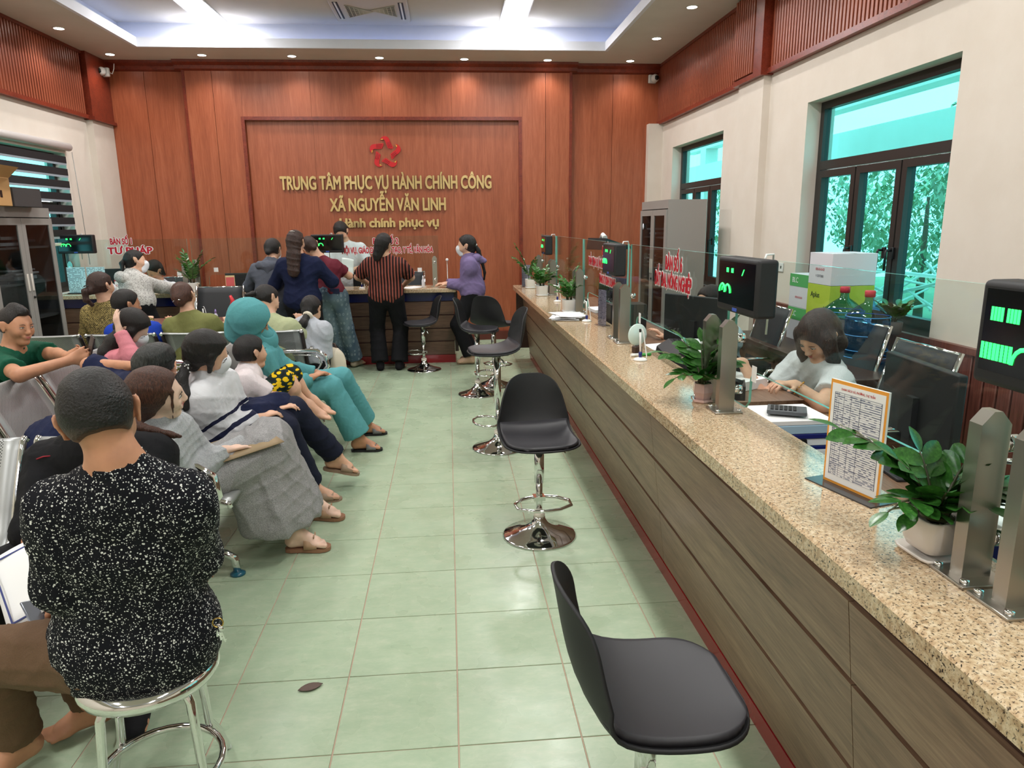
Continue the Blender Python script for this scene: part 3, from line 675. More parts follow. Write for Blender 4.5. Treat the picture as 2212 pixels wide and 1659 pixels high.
make_bench('perforated steel bench at the left with empty seats, in front of the man in green', (-2.20, 3.27, 0), PI/2, 4)
make_bench('perforated steel bench facing the back counter, its backs toward the camera', (-1.20, 6.23, 0), PI, 4)
make_bench('near left perforated steel bench facing the camera, under the man in the dark jacket', (-2.29, 2.66, 0), 0, 2, arms=(-.02,))
make_bench('perforated steel bench by the left wall under the man in green', (-3.05, 4.1, 0), PI/2, 3)
# round stool
t = thing('round_stool', 'round chrome tube stool under the man in the speckled shirt', 'stool', (-.87, 1.86, 0), .25)
B().lathe([(0, .455), (.12, .458), (.165, .452), (.182, .44), (.186, .425), (.18, .41), (.172, .408), (.16, .42), (0, .42)], seg=40).obj('seat', M_chrome, t)
for k in range(4):
    a = PI/4+k*PI/2; c, s = math.cos(a), math.sin(a)
    B().tube([(.10*c, .10*s, .415), (.135*c, .135*s, .405), (.155*c, .155*s, .37), (.165*c, .165*s, .25), (.172*c, .172*s, .14), (.20*c, .20*s, .09), (.225*c, .225*s, .015), (.23*c, .23*s, .0)], .0125, 10).obj('leg', M_chrome, t)
B().tube([(.165*math.cos(2*PI*k/28), .165*math.sin(2*PI*k/28), .115) for k in range(28)], .011, 8, close=True).obj('ring_stretcher', M_chrome, t)
B().tube([(.165*math.cos(q), .165*math.sin(q), .115) for q in (-1.35, -1.2, -1.05, -.9)], .019, 10).obj('tape_wrap', mat('brown_tape', (66, 58, 52), .8), t)
# ------------------------------------------------------------------ plants
M_leaf = wood('glossy_leaf', (28, 66, 24), (48, 100, 36), (84, 136, 60), (14, 14, 14), .28, .6); M_stem = mat('dark_stem', (62, 64, 40), .5); M_soil = mat('mossy_soil', (84, 84, 48), .95)
def leaf_mesh(Lf=.06, W=.033, name='leaf'):
    P = []
    for i in range(7):
        t = i/6; w_ = W/2*math.sin(PI*min(1, t*.93+.04))**.75*(1 if t < .9 else .7); P.append([(w_*(k-2)/2, t*Lf, -.10*Lf*t*t+.22*abs(w_*(k-2)/2)) for k in range(5)])
    P = np.array(P); V = P.reshape(-1, 3); F = [(i*5+j, i*5+j+1, i*5+j+6, i*5+j+5) for i in range(6) for j in range(4)]
    me = bpy.data.meshes.new(name); me.from_pydata(V.tolist(), [], F); me.polygons.foreach_set('use_smooth', [True]*len(F)); me.materials.append(M_leaf); return me
LEAF = leaf_mesh()
def zz_plant(lb, loc, pot, stems, lf=1.0, joined=False, seed=1, group='glossy potted plants on the counters', spread=1.0, potz=.09, r0=.035):
    """stems: list of (azimuth deg, lean, length, n leaf pairs)"""
    rnd = random.Random(seed); t = thing('potted_plant', lb, 'plant', loc, 0, group); pot(t)
    B().lathe([(0, potz+.004), (r0, potz)], seg=14).obj('soil', M_soil, t)
    bj = bmesh.new() if joined else None
    for (az, lean, Ls, n) in stems:
        a = math.radians(az); dx, dy = math.cos(a), math.sin(a); bx, by = dx*r0*.4, dy*r0*.4; pts = []
        for i in range(7):
            s = i/6; h_ = Ls*s; off = lean*Ls*s**1.7; pts.append(Vector((bx+dx*off, by+dy*off, potz-.01+h_*math.sqrt(max(.1, 1-min(.9, lean*lean*s)))))); 
        st_ = B().tube(pts, [.0055*lf*(1-.75*i/6) for i in range(7)], 6).obj('stem', M_stem, t)
        side = Vector((-dy, dx, 0))
        for j in range(n):
            s = .28+.72*j/(n-1) if n > 1 else 1; f = s*6; i = min(5, int(f)); p = pts[i].lerp(pts[i+1], f-i); tg = (pts[i+1]-pts[i]).normalized()
            for sg in ((-1, 1) if j < n-1 else (0,)):
                d = (tg*(.75 if sg else 1.0)+side*sg*(.85+.2*rnd.random())+Vector((0, 0, .05-.3*rnd.random()))).normalized(); nrm = tg.cross(d) if sg else side.cross(d)
                if nrm.length < .05: nrm = Vector((0, 0, 1))
                if nrm.z < 0: nrm = -nrm
                nrm = (nrm+Vector((rnd.uniform(-.5, .5), rnd.uniform(-.5, .5), .3))).normalized(); x = d.cross(nrm).normalized(); nrm = x.cross(d)
                sc = lf*(1.15-.45*abs(s-.55))*(.85+.3*rnd.random()); M4 = Matrix((x*sc, d*sc, nrm*sc)).transposed().to_4x4(); M4.translation = p
                if joined:
                    k = len(bj.verts); bj.from_mesh(LEAF); bj.verts.ensure_lookup_table()
                    for v in bj.verts[k:]: v.co = M4 @ v.co
                else: o = bpy.data.objects.new('leaf', LEAF); COL.objects.link(o); o.parent = t; o.matrix_local = M4
    if joined:
        me = bpy.data.meshes.new('leaves'); bj.to_mesh(me); bj.free(); me.materials.append(M_leaf); me.polygons.foreach_set('use_smooth', [True]*len(me.polygons)); o = link(bpy.data.objects.new('leaves', me), t); o['kind'] = 'stuff'
    return t
M_potw = mat('cream_ceramic', (224, 216, 208), .3); M_potp = mat('pink_ceramic', (206, 172, 166), .12, coat=.5)
def pot_fluted(t):
    b = B(); seg = 72; rings = []
    for (r, z) in [(.036, .014), (.044, .018), (.050, .035), (.053, .06), (.054, .088), (.054, .094), (.050, .094), (.048, .085)]:
        ring = []
        for k in range(seg):
            a = 2*PI*k/seg+PI/4; c, d = math.cos(a), math.sin(a); m_ = (abs(c)**5+abs(d)**5)**(-1/5); rr = r*m_*(1+(.022 if k % 2 else -.012)*(1 if .02 < z < .09 else .0)); ring.append(b.bm.verts.new((rr*c, rr*d, z)))
        rings.append(ring)
    fs = []
    for i in range(len(rings)-1):
        for k in range(seg): fs.append(b.bm.faces.new((rings[i][k], rings[i][(k+1) % seg], rings[i+1][(k+1) % seg], rings[i+1][k])))
    for f in fs: f.smooth = True
    b.bm.faces.new(rings[0]); b.obj('pot', M_potw, t, rot=(0, 0, .05)); B().lathe([(0, 0), (.050, 0), (.060, .006), (.061, .012), (.057, .012), (.048, .007), (0, .007)], seg=32, sq=6).obj('saucer', M_potw, t, rot=(0, 0, .05))
def pot_facet(t):
    b = B().lathe([(.030, .012), (.044, .045), (.040, .080), (.037, .082), (.035, .07)], seg=6, smooth=False); b.obj('pot', M_potp, t, rot=(0, 0, .3)); B().lathe([(0, 0), (.038, 0), (.045, .006), (.045, .015), (.040, .015), (.034, .008), (0, .008)], seg=6, smooth=False).obj('saucer', M_potp, t, rot=(0, 0, .3))
def pot_square(t):
    B().lathe([(.045, .012), (.052, .02), (.056, .10), (.058, .105), (.054, .105), (.052, .09)], seg=24, sq=7).obj('pot', M_white, t, rot=(0, 0, .1)); B().lathe([(0, 0), (.052, 0), (.058, .008), (.058, .013), (0, .010)], seg=24, sq=7).obj('saucer', M_white, t, rot=(0, 0, .1))
zz_plant('nearest leafy plant in a fluted cream pot on the right-hand counter', (1.063, 1.395, .90), pot_fluted, [(140, .75, .27, 8), (200, .95, .16, 5), (165, .5, .16, 5), (-35, .95, .24, 8), (-80, .8, .13, 4), (20, .5, .17, 5), (-10, 1.0, .17, 6), (100, .35, .15, 5), (-60, .4, .19, 6), (240, .6, .12, 4), (60, .7, .12, 4), (-150, .9, .10, 4)], 1.12, seed=3)
zz_plant('leafy plant in a faceted pink pot on the right-hand counter', (1.035, 2.81, .90), pot_facet, [(-25, .30, .26, 8), (160, .75, .20, 6), (130, .45, .20, 6), (200, .95, .14, 5), (60, .4, .17, 5), (-60, .5, .13, 4), (0, .75, .14, 5), (90, .2, .18, 5), (240, .8, .10, 4)], 1.2, seed=5, potz=.08, r0=.03)
zz_plant('leafy plant in a square white pot behind the loose papers', (1.0, 5.95, .90), pot_square, [(0, .2, .30, 9), (60, .5, .2, 7), (180, .7, .2, 7), (120, .4, .2, 7), (-60, .6, .16, 6), (220, .8, .15, 6), (-120, .5, .15, 6)], .9, True, 7, potz=.10, r0=.045)
zz_plant('leafy plant in a square white pot near the far end of the right-hand counter', (.95, 7.35, .90), pot_square, [(0, .6, .2, 7), (60, .5, .22, 7), (180, .7, .2, 7), (120, .4, .22, 8), (-60, .6, .18, 6), (220, .8, .16, 6), (-120, .5, .16, 6), (20, .8, .18, 6)], .95, True, 8, potz=.10, r0=.045)
zz_plant('tall fern-like plant at the very end of the right-hand counter', (.93, 8.25, .90), pot_square, [(170, .35, .42, 14), (150, .6, .32, 10), (-60, .3, .25, 8)], .9, True, 9, potz=.10, r0=.045)
zz_plant('leafy plant in a white pot in the middle of the back counter', (-2.955, 8.60, .90), pot_square, [(180, .35, .32, 9), (150, .2, .36, 10), (0, .3, .36, 10), (20, .6, .34, 9), (-60, .5, .22, 7), (220, .6, .2, 7), (90, .3, .24, 7)], 1.05, True, 10, potz=.10, r0=.045)
def pot_small(t): B().lathe([(.04, 0), (.055, .01), (.06, .08), (.055, .085)], seg=20).obj('pot', mat('grey_clay', (96, 92, 88), .8), t)
zz_plant('small jade plant on the window ledge behind the right-hand counter', (2.84, 4.35, .905), pot_small, [(a, .5, .13+.05*(a % 3), 5) for a in range(0, 360, 45)], 1.1, True, 11, potz=.08, r0=.04)
# ------------------------------------------------------------------ small things on the counters
M_navyp = mat('navy_plastic', (24, 34, 110), .35)
def pen_stand(lb, loc, rz=0):
    t = thing('pen_stand', lb, 'pen', loc, rz, 'counter pens on stands')
    B().lathe([(0, 0), (.035, 0), (.038, .005), (.030, .012), (.012, .018), (0, .018)], seg=22).obj('base', M_white, t); B().lathe([(.009, .012), (.010, .045), (.007, .048)], seg=12).obj('socket', M_navyp, t)
    p = B().tube([(0, 0, .045), (-.004, 0, .165)], .0055, 8).obj('pen', M_white, t); B().tube([(-.004, 0, .155), (-.0045, 0, .172)], .0062, 8).obj('pen_cap', M_black, p)
    B().tube([(-.004, 0, .168), (.006, 0, .172), (.014, .0, .15), (.026, .0, .07), (.034, 0, .02), (.03, 0, .008)], .0035, 6).obj('cord', M_white, t)
pen_stand('white pen on its stand in front of the round mirror', (1.02, 3.74, .90), -.3)
pen_stand('white pen on its stand beside the loose papers', (1.03, 5.33, .90), -.6); pen_stand('white pen on its stand between the two white plant pots', (1.02, 6.75, .90)); pen_stand('white pen on its stand on the back counter by the man in white', (-1.03, 8.60, .90), .4); pen_stand('white pen on its stand on the small wooden table', (-2.25, 6.75, .75), .4)
t = thing('tabletop_mirror', 'round white mirror on a dark foot on the right-hand counter', 'mirror', (1.062, 3.97, .90), .35)
B().lathe([(0, -.006), (.060, -.006), (.064, 0), (.060, .006), (0, .006)], (0, 0, .105), 40, axis='y').obj('disc', mat('frosted_white', (206, 226, 220), .12, coat=.6), t); B().rbox(-.025, .025, -.02, .02, 0, .04, .006).obj('foot', M_darkwood, t)
t = thing('marker_pen', 'green and white marker lying beside the round mirror', 'pen', (1.055, 3.86, .909), .15)
B().tube([(-.06, 0, 0), (-.005, 0, 0)], .009, 10).obj('cap', M_white, t); B().tube([(-.005, 0, 0), (.06, 0, 0)], .0085, 10).obj('body', mat('green_plastic', (60, 150, 60), .4), t)
rnd = random.Random(4)
for k in range(9):
    x = paper_sheet_ = sheet('paper_sheet', [[(-.105+.21*i/5, -.15+.30*j/5, .002*math.sin(i*1.1+j+k)+.0015*(i-2.5)**2*.3) for j in range(6)] for i in range(6)], .0006, M_paper)
    x.location = (.915+rnd.uniform(-.03, .03), 5.56+rnd.uniform(-.05, .05), .904+.0035*k); x.rotation_euler = (0, 0, rnd.uniform(-.5, .35)); tag(x, ('topmost' if k == 8 else 'lowest' if k == 0 else wn_[k]+' from the bottom')+' loose white sheet of the pile on the right-hand counter', 'paper', 'loose sheets on the right-hand counter')
def acrylic(lb, loc, rz):
    t = thing('leaflet_holder', lb, 'holder', loc, rz, 'clear leaflet stands'); M_ac = glass('acrylic', (232, 232, 240), 1.3, .05, 1, .04)
    B().box(-.06, .06, -.03, .03, 0, .006).obj('base', M_ac, t); B().box(-.055, .055, -.004, -.002, .006, .26).obj('front_sheet', M_ac, t); B().box(-.052, .052, -.002, 0, .008, .258).obj('printed_leaflet', M_print, t)
def print_mat(name, base, ink, sx, sz, dens=.5):
    m, N, L, b = newmat(name, .7, .3); v = coords(N, L, (sx, sx, sz)); sp = N.new('ShaderNodeSeparateXYZ'); L.new(v, sp.inputs[0])
    row = math_(N, L, 'LESS_THAN', math_(N, L, 'FRACT', sp.outputs[2]), .42); n = noise(N, L, v, 1.0, 2); fl = N.new('ShaderNodeVectorMath'); fl.operation = 'FLOOR'; 
    w1 = N.new('ShaderNodeTexWhiteNoise'); L.new(v, fl.inputs[0]); L.new(fl.outputs[0], w1.inputs['Vector'])
    f = math_(N, L, 'MULTIPLY', row, math_(N, L, 'LESS_THAN', w1.outputs['Value'], dens)); L.new(mixc(N, L, f, lin(base), lin(ink)), b.inputs['Base Color']); return m
M_print = print_mat('printed_page', (224, 222, 228), (120, 120, 134), 130, 95)
acrylic('clear stand with a printed sheet beside the loose papers', (1.10, 5.10, .90), -PI/2+.35); acrylic('clear stand with a printed sheet at the far end of the right-hand counter', (.90, 8.40, .90), -PI/2+1.2)
# list stand with the orange border
t = thing('list_stand', 'white printed list with an orange border on a dark foot', 'sign', (1.088, 1.777, .90), math.atan2(-.19, .05)+.0)
B().box(-.125, .115, -.045, .045, 0, .004).obj('foot', mat('dark_smoked_foot', (60, 60, 62), .2), t); B().box(-.098, .098, -.0035, .0035, .004, .302).obj('panel', M_white, t)
B().box(-.0975, .0975, -.0042, -.0036, .0045, .3015).obj('orange_border', mat('orange_print', (236, 160, 60), .5), t); B().box(-.091, .091, -.0050, -.0043, .012, .292).obj('list_sheet', M_paper, t)
x = text('DANH SÁCH XÃ, PHƯỜNG, THỊ TRẤN', 'lettering', mat('red_print', (190, 40, 40), .6), t, (0, -.0054, .279), (PI/2, 0, 0), .009, .0002); width_to(x, .115)
B().box(-.078, .082, -.0054, -.0051, .03, .268).obj('printed_rows', print_mat('list_rows', (238, 238, 240), (120, 128, 150), 115, 160, .55), t)
b = B()
for k in range(41): b.box(-.078, .082, -.0057, -.0055, .03+k*.00595, .0304+k*.00595)
for x_ in (-.078, -.071, -.064, -.045, -.02, .012, .082): b.box(x_-.0003, x_+.0003, -.0057, -.0055, .03, .268)
g = b.obj('printed_grid', mat('grid_ink', (90, 96, 116), .7), t); g['kind'] = 'stuff'
# binders and calculator in the gap of the staff desk
t = thing('paper_stack', 'stack of blue folders and clipped papers behind the right-hand counter', 'papers', (1.34, 2.70, .60), .0)
for k, (z0, z1, m_) in enumerate(((0, .04, M_navyp), (.04, .075, M_paper), (.075, .09, M_navyp), (.09, .15, M_paper), (.15, .165, M_navyp), (.165, .195, M_paper), (.195, .215, M_navyp), (.215, .25, mat('clear_tray', (170, 200, 220), .2)), (.25, .27, M_paper))):
    B().rbox(-.13+.005*(k % 3), .15-.004*(k % 2), -.12+.003*(k % 3), .14, z0, z1-.001, .002, 1).obj('folder' if m_ is not M_paper else 'papers', m_, t)
for k, z in enumerate((.12, .18)): B().prism([(-.02, z-.018), (.02, z-.018), (.013, z+.018), (-.013, z+.018)], -.135, -.115, 'y').obj('binder_clip', M_black, t, loc=(.02*k, 0, 0))
B().box(-.12, -.03, -.135, -.10, .15, .1515).obj('yellow_note', mat('yellow_note', (222, 222, 130), .7), t)
t = thing('calculator', 'grey desk calculator lying on the paper stack', 'calculator', (1.34, 2.68, .878), -.45)
B().rbox(-.075, .075, -.05, .05, 0, .018, .004).obj('case', mat('grey_calc', (88, 92, 96), .4), t); b = B()
for i in range(6):
    for j in range(4): b.rbox(-.062+i*.017, -.05+i*.017, -.04+j*.018, -.027+j*.018, .018, .022, .001, 1)
g = b.obj('keys', M_black, t); g['kind'] = 'stuff'
tag(B().box(1.25, 1.72, 3.16, 3.18, .55, .80).obj('desk_divider', M_plank), 'brown desk divider behind the paper stack', 'divider')
def stackbox(name, lb, cat, x0, x1, y0, y1, z0, z1, m, extra=None, group=None, r=.004):
    o = B().rbox(x0, x1, y0, y1, z0, z1, r).obj(name, m); tag(o, lb, cat, group); return o
def keyed(lb, loc, rz):
    t = thing('desk_telephone', lb, 'telephone', loc, rz); b = B().prism([(-.11, 0), (.10, 0), (.10, .02), (-.11, .07)], -.09, .09, 'x'); b.obj('body', M_blackm, t)
    B().tube([(-.06, -.09, .075), (-.06, -.06, .092), (-.06, .05, .085), (-.06, .09, .06)], [.022, .014, .014, .022], 10).obj('handset', M_black, t); B().box(.0, .07, .0, .07, .033, .04).obj('keypad', M_scr, t)
keyed('black desk telephone behind the glass near the pink plant pot', (1.36, 3.42, .77), 1.2)
# printer, monitors, computer
t = thing('printer', 'black ribbed printer behind the glass lettered BÀN SỐ 6', 'printer', (1.42, 4.0, .77), -.12)
P = [(-.20, 0), (.20, 0), (.20, .12), (.16, .155), (-.12, .165), (-.19, .12), (-.20, .07)]; B().prism(P, -.22, .22, 'y').obj('body', M_blackm, t)
b = B()
for k in range(9): b.box(-.10+k*.03, -.088+k*.03, -.18, .18, .155, .168)
g = b.obj('ribs', M_black, t); g['kind'] = 'stuff'
B().box(-.06, .15, -.11, .13, .17, .178).obj('paper_tray', M_paper, t)
def monitor(lb, loc, rz, w=.5, h=.3):
    t = thing('monitor', lb, 'monitor', loc, rz, 'office monitors'); z0 = .12
    B().rbox(-w/2, w/2, -.012, .02, z0, z0+h, .006).obj('case', M_blackm, t); B().box(-w/2+.012, w/2-.012, -.0135, -.0125, z0+.014, z0+h-.012).obj('screen', M_scr, t)
    B().box(-.025, .025, .02, .04, .01, z0+.15).obj('neck', M_blackm, t); B().rbox(-.11, .11, -.06, .11, 0, .012, .004).obj('base', M_blackm, t)
monitor('monitor turned away in front of the clerk on the phone', (1.50, 4.25, .77), PI/2+.5); monitor('monitor behind the glass lettered BÀN SỐ 5', (1.45, 6.3, .77), PI/2+.3, .45, .27); monitor('monitor beside the clerk writing behind the glass', (1.60, 2.25, .77), PI/2-.1, .45, .27)
monitor('monitor behind the young man in white', (-1.0, 9.20, .73), PI-.2, .42, .26); monitor('monitor behind the printed notice board on the back counter', (-3.98, 9.15, .73), PI+.1, .5, .3); monitor('monitor between the plant and the calendar on the back counter', (-2.55, 9.2, .73), PI, .42, .22)
stackbox('computer_case', 'black computer case behind the steel posts, BÀN SỐ 5 desk', 'computer', 1.22, 1.50, 5.35, 5.53, .77, 1.02, M_black)
t = thing('desk_telephone', 'white telephone on a tall black stand above the far glass', 'telephone', (1.42, 6.35, 0), .5)
B().box(-.02, .02, -.02, .02, .77, 1.40).obj('stand', M_blackm, t); b = B().prism([(-.16, 1.40), (.16, 1.40), (.16, 1.42), (-.14, 1.50)], -.12, .12, 'y'); b.obj('cradle', M_black, t); B().tube([(-.12, -.08, 1.50), (-.10, -.03, 1.53), (-.03, .06, 1.52), (0, .10, 1.48)], [.025, .017, .017, .025], 10).obj('handset', M_white, t)
for k, (x, y, a) in enumerate(((1.45, 4.75, .3), (1.5, 7.0, .1), (1.42, 5.85, -.2), (1.5, 3.65, .5))):
    o = B().rbox(-.11, .11, -.15, .15, 0, .02+.01*k, .002).obj('document_pile', M_paper, loc=(x, y, .771), rot=(0, 0, a)); tag(o, ['white papers beside the printer', 'white papers on the far staff desk', 'white papers beside the computer case', 'white papers under the hand of the writing clerk'][k], 'papers', 'paper piles on the staff desk')
t = thing('storage_crate', 'navy plastic crate behind the near end of the counter', 'crate', (1.36, 1.50, .50), .05)
B().rbox(-.13, .13, -.16, .16, 0, .42, .01).obj('body', mat('navy_crate', (24, 40, 110), .4), t); b = B()
for k in range(9): b.box(-.137, -.129, -.13+k*.03, -.12+k*.03, .1, .33)
for k in range(8): b.box(-.11+k*.03, -.10+k*.03, -.167, -.159, .1, .33)
g = b.obj('ribs', mat('navy_rib', (16, 26, 80), .4), t); g['kind'] = 'stuff'
B().rbox(-.12, .12, -.15, .15, .42, .445, .002).obj('papers_on_top', M_paper, t)
# ------------------------------------------------------------------ side table with boxes and water
t = thing('side_table', 'low brown cabinet under the right window holding boxes and water bottles', 'table', (2.63, 4.75, 0))
B().rbox(-.33, .33, -.95, .98, .70, .74, .005).obj('top', M_darkwood, t); B().box(-.30, .30, -.92, .95, .05, .70).obj('body', M_plankx, t)
M_blc = mat('green_carton', (84, 168, 96), .6); M_cart = mat('white_carton', (216, 214, 220), .6); M_lime = mat('lime_carton', (176, 196, 60), .6)
def carton(lb, x, y, z, h, m, side=None, txt=None, tm_=None):
    t = thing('carton', lb, 'box', (x, y, z), 0, 'paper cartons under the window')
    B().rbox(-.16, .16, -.155, .155, 0, h-.002, .002).obj('body', m, t); B().box(-.012, .012, -.1565, .1565, h-.0019, h-.001).obj('tape', mat('clear_tape', (200, 220, 220), .2), t)
    if side: B().box(-.1615, -.1603, -.1555, .1555, h*.62, h-.003).obj('green_band', side, t)
    for s_, yy, zz, sz, mm in txt or (): text(s_, 'lettering', mm, t, (-.1622, yy, zz), (PI/2, 0, -PI/2), sz, .0004)
    return t
M_ink = mat('dark_ink', (40, 60, 40), .6)
carton('white carton with a green BLC band, lower of two', 2.78, 5.19, .74, .25, M_cart, M_blc, [('BLC', .07, .20, .055, M_white)]); carton('white carton with a green BLC band, upper of two', 2.78, 5.19, .99, .25, M_cart, M_blc, [('BLC', .07, .20, .055, M_white), ('OO-O-O-O', 0, .075, .022, M_rtxt)])
carton('plain white carton at the bottom of the stack with the lime carton', 2.76, 4.87, .74, .225, M_cart); carton('lime green carton with dark lettering', 2.76, 4.87, .965, .225, M_lime, None, [('Aplus', .04, .15, .055, M_ink), ('A4', -.10, .07, .03, M_ink)]); carton('white carton with small red and grey symbols on top of the lime carton', 2.76, 4.87, 1.19, .22, M_cart, None, [('OO-O-O-O', 0, .105, .024, M_rtxt), ('I: QOO##', 0, .06, .024, mat('grey_ink', (130, 130, 136), .6))])
M_jug = glass('blue_water_bottle', (150, 205, 240), 1.2, .05, .6, .03); M_jw = mat('bottle_blue', (70, 150, 214), .25)
def jug(lb, x, y, lab=False):
    t = thing('water_bottle', lb, 'bottle', (x, y, .74), 0, 'large water bottles')
    pr = [(.10, 0), (.125, .012), (.13, .04), (.127, .08), (.131, .10), (.131, .17), (.126, .185), (.131, .20), (.131, .285), (.12, .315), (.075, .355), (.032, .385), (.027, .40), (.027, .425)]
    B().lathe(pr, seg=28).obj('bottle_body', M_jug, t); B().lathe([(0, .42), (.031, .42), (.032, .455), (.028, .46), (0, .46)], seg=18).obj('cap', mat('red_cap', (206, 60, 74), .5), t)
    b = B()
    for z in (.045, .09, .185, .30): b.tube([(.131*math.cos(2*PI*k/24), .131*math.sin(2*PI*k/24), z) for k in range(24)], .003, 5, close=True)
    g = b.obj('moulded_ribs', M_jw, t); g['kind'] = 'stuff'
    if lab: B().lathe([(.1325, .16), (.1325, .25)], seg=28).obj('label', mat('green_label', (60, 150, 120), .5), t)
jug('large clear blue water bottle nearer the window handle', 2.62, 4.27); jug('large blue water bottle with a green label, behind the other', 2.62, 4.56, True)
t = thing('wall_socket', 'white double wall socket above the wainscot', 'socket', (XR-.002, 6.32, 1.22)); B().rbox(-.01, 0, -.06, .06, -.04, .04, .003).obj('plate', M_white, t); B().box(-.0115, -.0095, -.035, -.015, -.012, .012).obj('socket_hole', M_ink, t)
# ------------------------------------------------------------------ cabinets
def cabinet(lb, x, y, rz, w=.92, h=1.83, d=.42):
    """front faces local -y"""
    t = thing('filing_cabinet', lb, 'cabinet', (x, y, 0), rz, 'grey steel cabinets')
    b = B().box(-w/2, w/2, d-.01, d, 0, h).box(-w/2, -w/2+.012, 0, d, 0, h).box(w/2-.012, w/2, 0, d, 0, h).box(-w/2, w/2, 0, d, h-.05, h).box(-w/2, w/2, 0, d, 0, .42).box(-w/2, w/2, 0, .012, h-.09, h); b.obj('carcass', M_grey, t)
    for k, z in enumerate((.78, 1.12, 1.45)): B().box(-w/2+.012, w/2-.012, .02, d-.01, z, z+.018).obj('shelf', M_grey, t)
    for s in (-1, 1):
        x0, x1 = (-w/2+.01, -.002) if s < 0 else (.002, w/2-.01); z0, z1 = .43, h-.10; f = .062
        dr = B().box(x0, x0+f, -.018, 0, z0, z1).box(x1-f, x1, -.018, 0, z0, z1).box(x0+f, x1-f, -.018, 0, z0, z0+f).box(x0+f, x1-f, -.018, 0, z1-f, z1).obj('door', M_grey, t)
        B().box(x0+f, x1-f, -.010, -.006, z0+f, z1-f).obj('door_glass', M_cabglass, dr); xh = -.032 if s < 0 else .032
        B().rbox(xh-.012, xh+.012, -.026, -.017, 1.06, 1.22, .004).obj('handle', M_potw, dr)
        B().box(x0, x1, -.018, 0, .05, .41).obj('lower_door', M_grey, t)
    B().lathe([(.0, -.03), (.012, -.03), (.012, -.018)], (.03, 0, 1.0), 10, axis='y').obj('lock', M_black, t)
    rnd = random.Random(int(x*10)); b = B(); bb = B()
    for z in (.44, .798, 1.138, 1.468):
        zz = z
        for k in range(rnd.randint(4, 7)):
            hh = rnd.uniform(.012, .03); x0 = rnd.uniform(-w/2+.03, -.05); (b if k % 2 else bb).rbox(x0, x0+rnd.uniform(.25, .42), .05, .33, zz, zz+hh, .002, 1); zz += hh+.001
    g = b.obj('stored_papers', M_paper, t); g['kind'] = 'stuff'; g = bb.obj('stored_folders', mat('dark_folder', (70, 76, 84), .6), t); g['kind'] = 'stuff'
    B().lathe([(0, -.0205), (.035, -.0205), (.035, -.019)], (-w/2+.15, 0, 1.58), 20, axis='y').obj('round_sticker', mat('sticker_blue', (214, 224, 236), .5), t)
    return t
cabinet('grey steel cabinet with glass doors against the left wall', -3.95, 7.15, PI/2, 1.08); cabinet('grey steel cabinet with glass doors in the back right corner', 2.32, 8.10, -PI/2, 1.05, 1.86)
t = thing('cardboard_box', 'brown cardboard box on top of the left cabinet', 'box', (-3.98, 6.72, 1.83), .1); B().rbox(-.18, .16, -.2, .16, 0, .24, .004).obj('body', mat('kraft_card', (196, 150, 96), .8), t)
B().verts([(.16, -.2, .24), (.16, .16, .24), (.26, .14, .33), (.26, -.18, .33)], [(0, 1, 2, 3)]).obj('flap', MATS['kraft_card'], t); b = B().box(.161, .162, -.04, -.0, .07, .13); b.obj('printed_mark', M_black, t)
stackbox('storage_box', 'dark grey box beside the cardboard box on the left cabinet', 'box', -4.2, -3.85, 6.95, 7.4, 1.83, 2.0, mat('dark_grey_card', (64, 60, 60), .7))
# ------------------------------------------------------------------ zebra blind in the left window
t = thing('roller_blind', 'black striped roller blind in the left window', 'blind', (XL+.04, 0, 0))
B().tube([(0, 6.72, 2.55), (0, 9.12, 2.55)], .045, 14).obj('roller_tube', mat('blind_cassette', (196, 190, 188), .5), t); M_bd = mat('blind_dark_band', (24, 22, 26), .8); M_bl = mat('blind_light_band', (150, 160, 170), .8)
for k in range(7):
    z = 2.44-k*.137; B().box(-.012, -.008, 6.78, 9.04, z-.075, z).obj('dark_band', M_bd, t); B().box(-.014, -.010, 6.78, 9.04, z-.10, z-.075).obj('light_band', M_bl, t)
B().rbox(-.02, .0, 6.78, 9.05, 1.44, 1.475, .006).obj('bottom_bar', MATS['blind_cassette'], t); B().tube([(.02, 9.14, 2.5), (.03, 9.16, 1.9), (.02, 9.2, 1.2)], .004, 5).obj('pull_cord', M_grey, t)
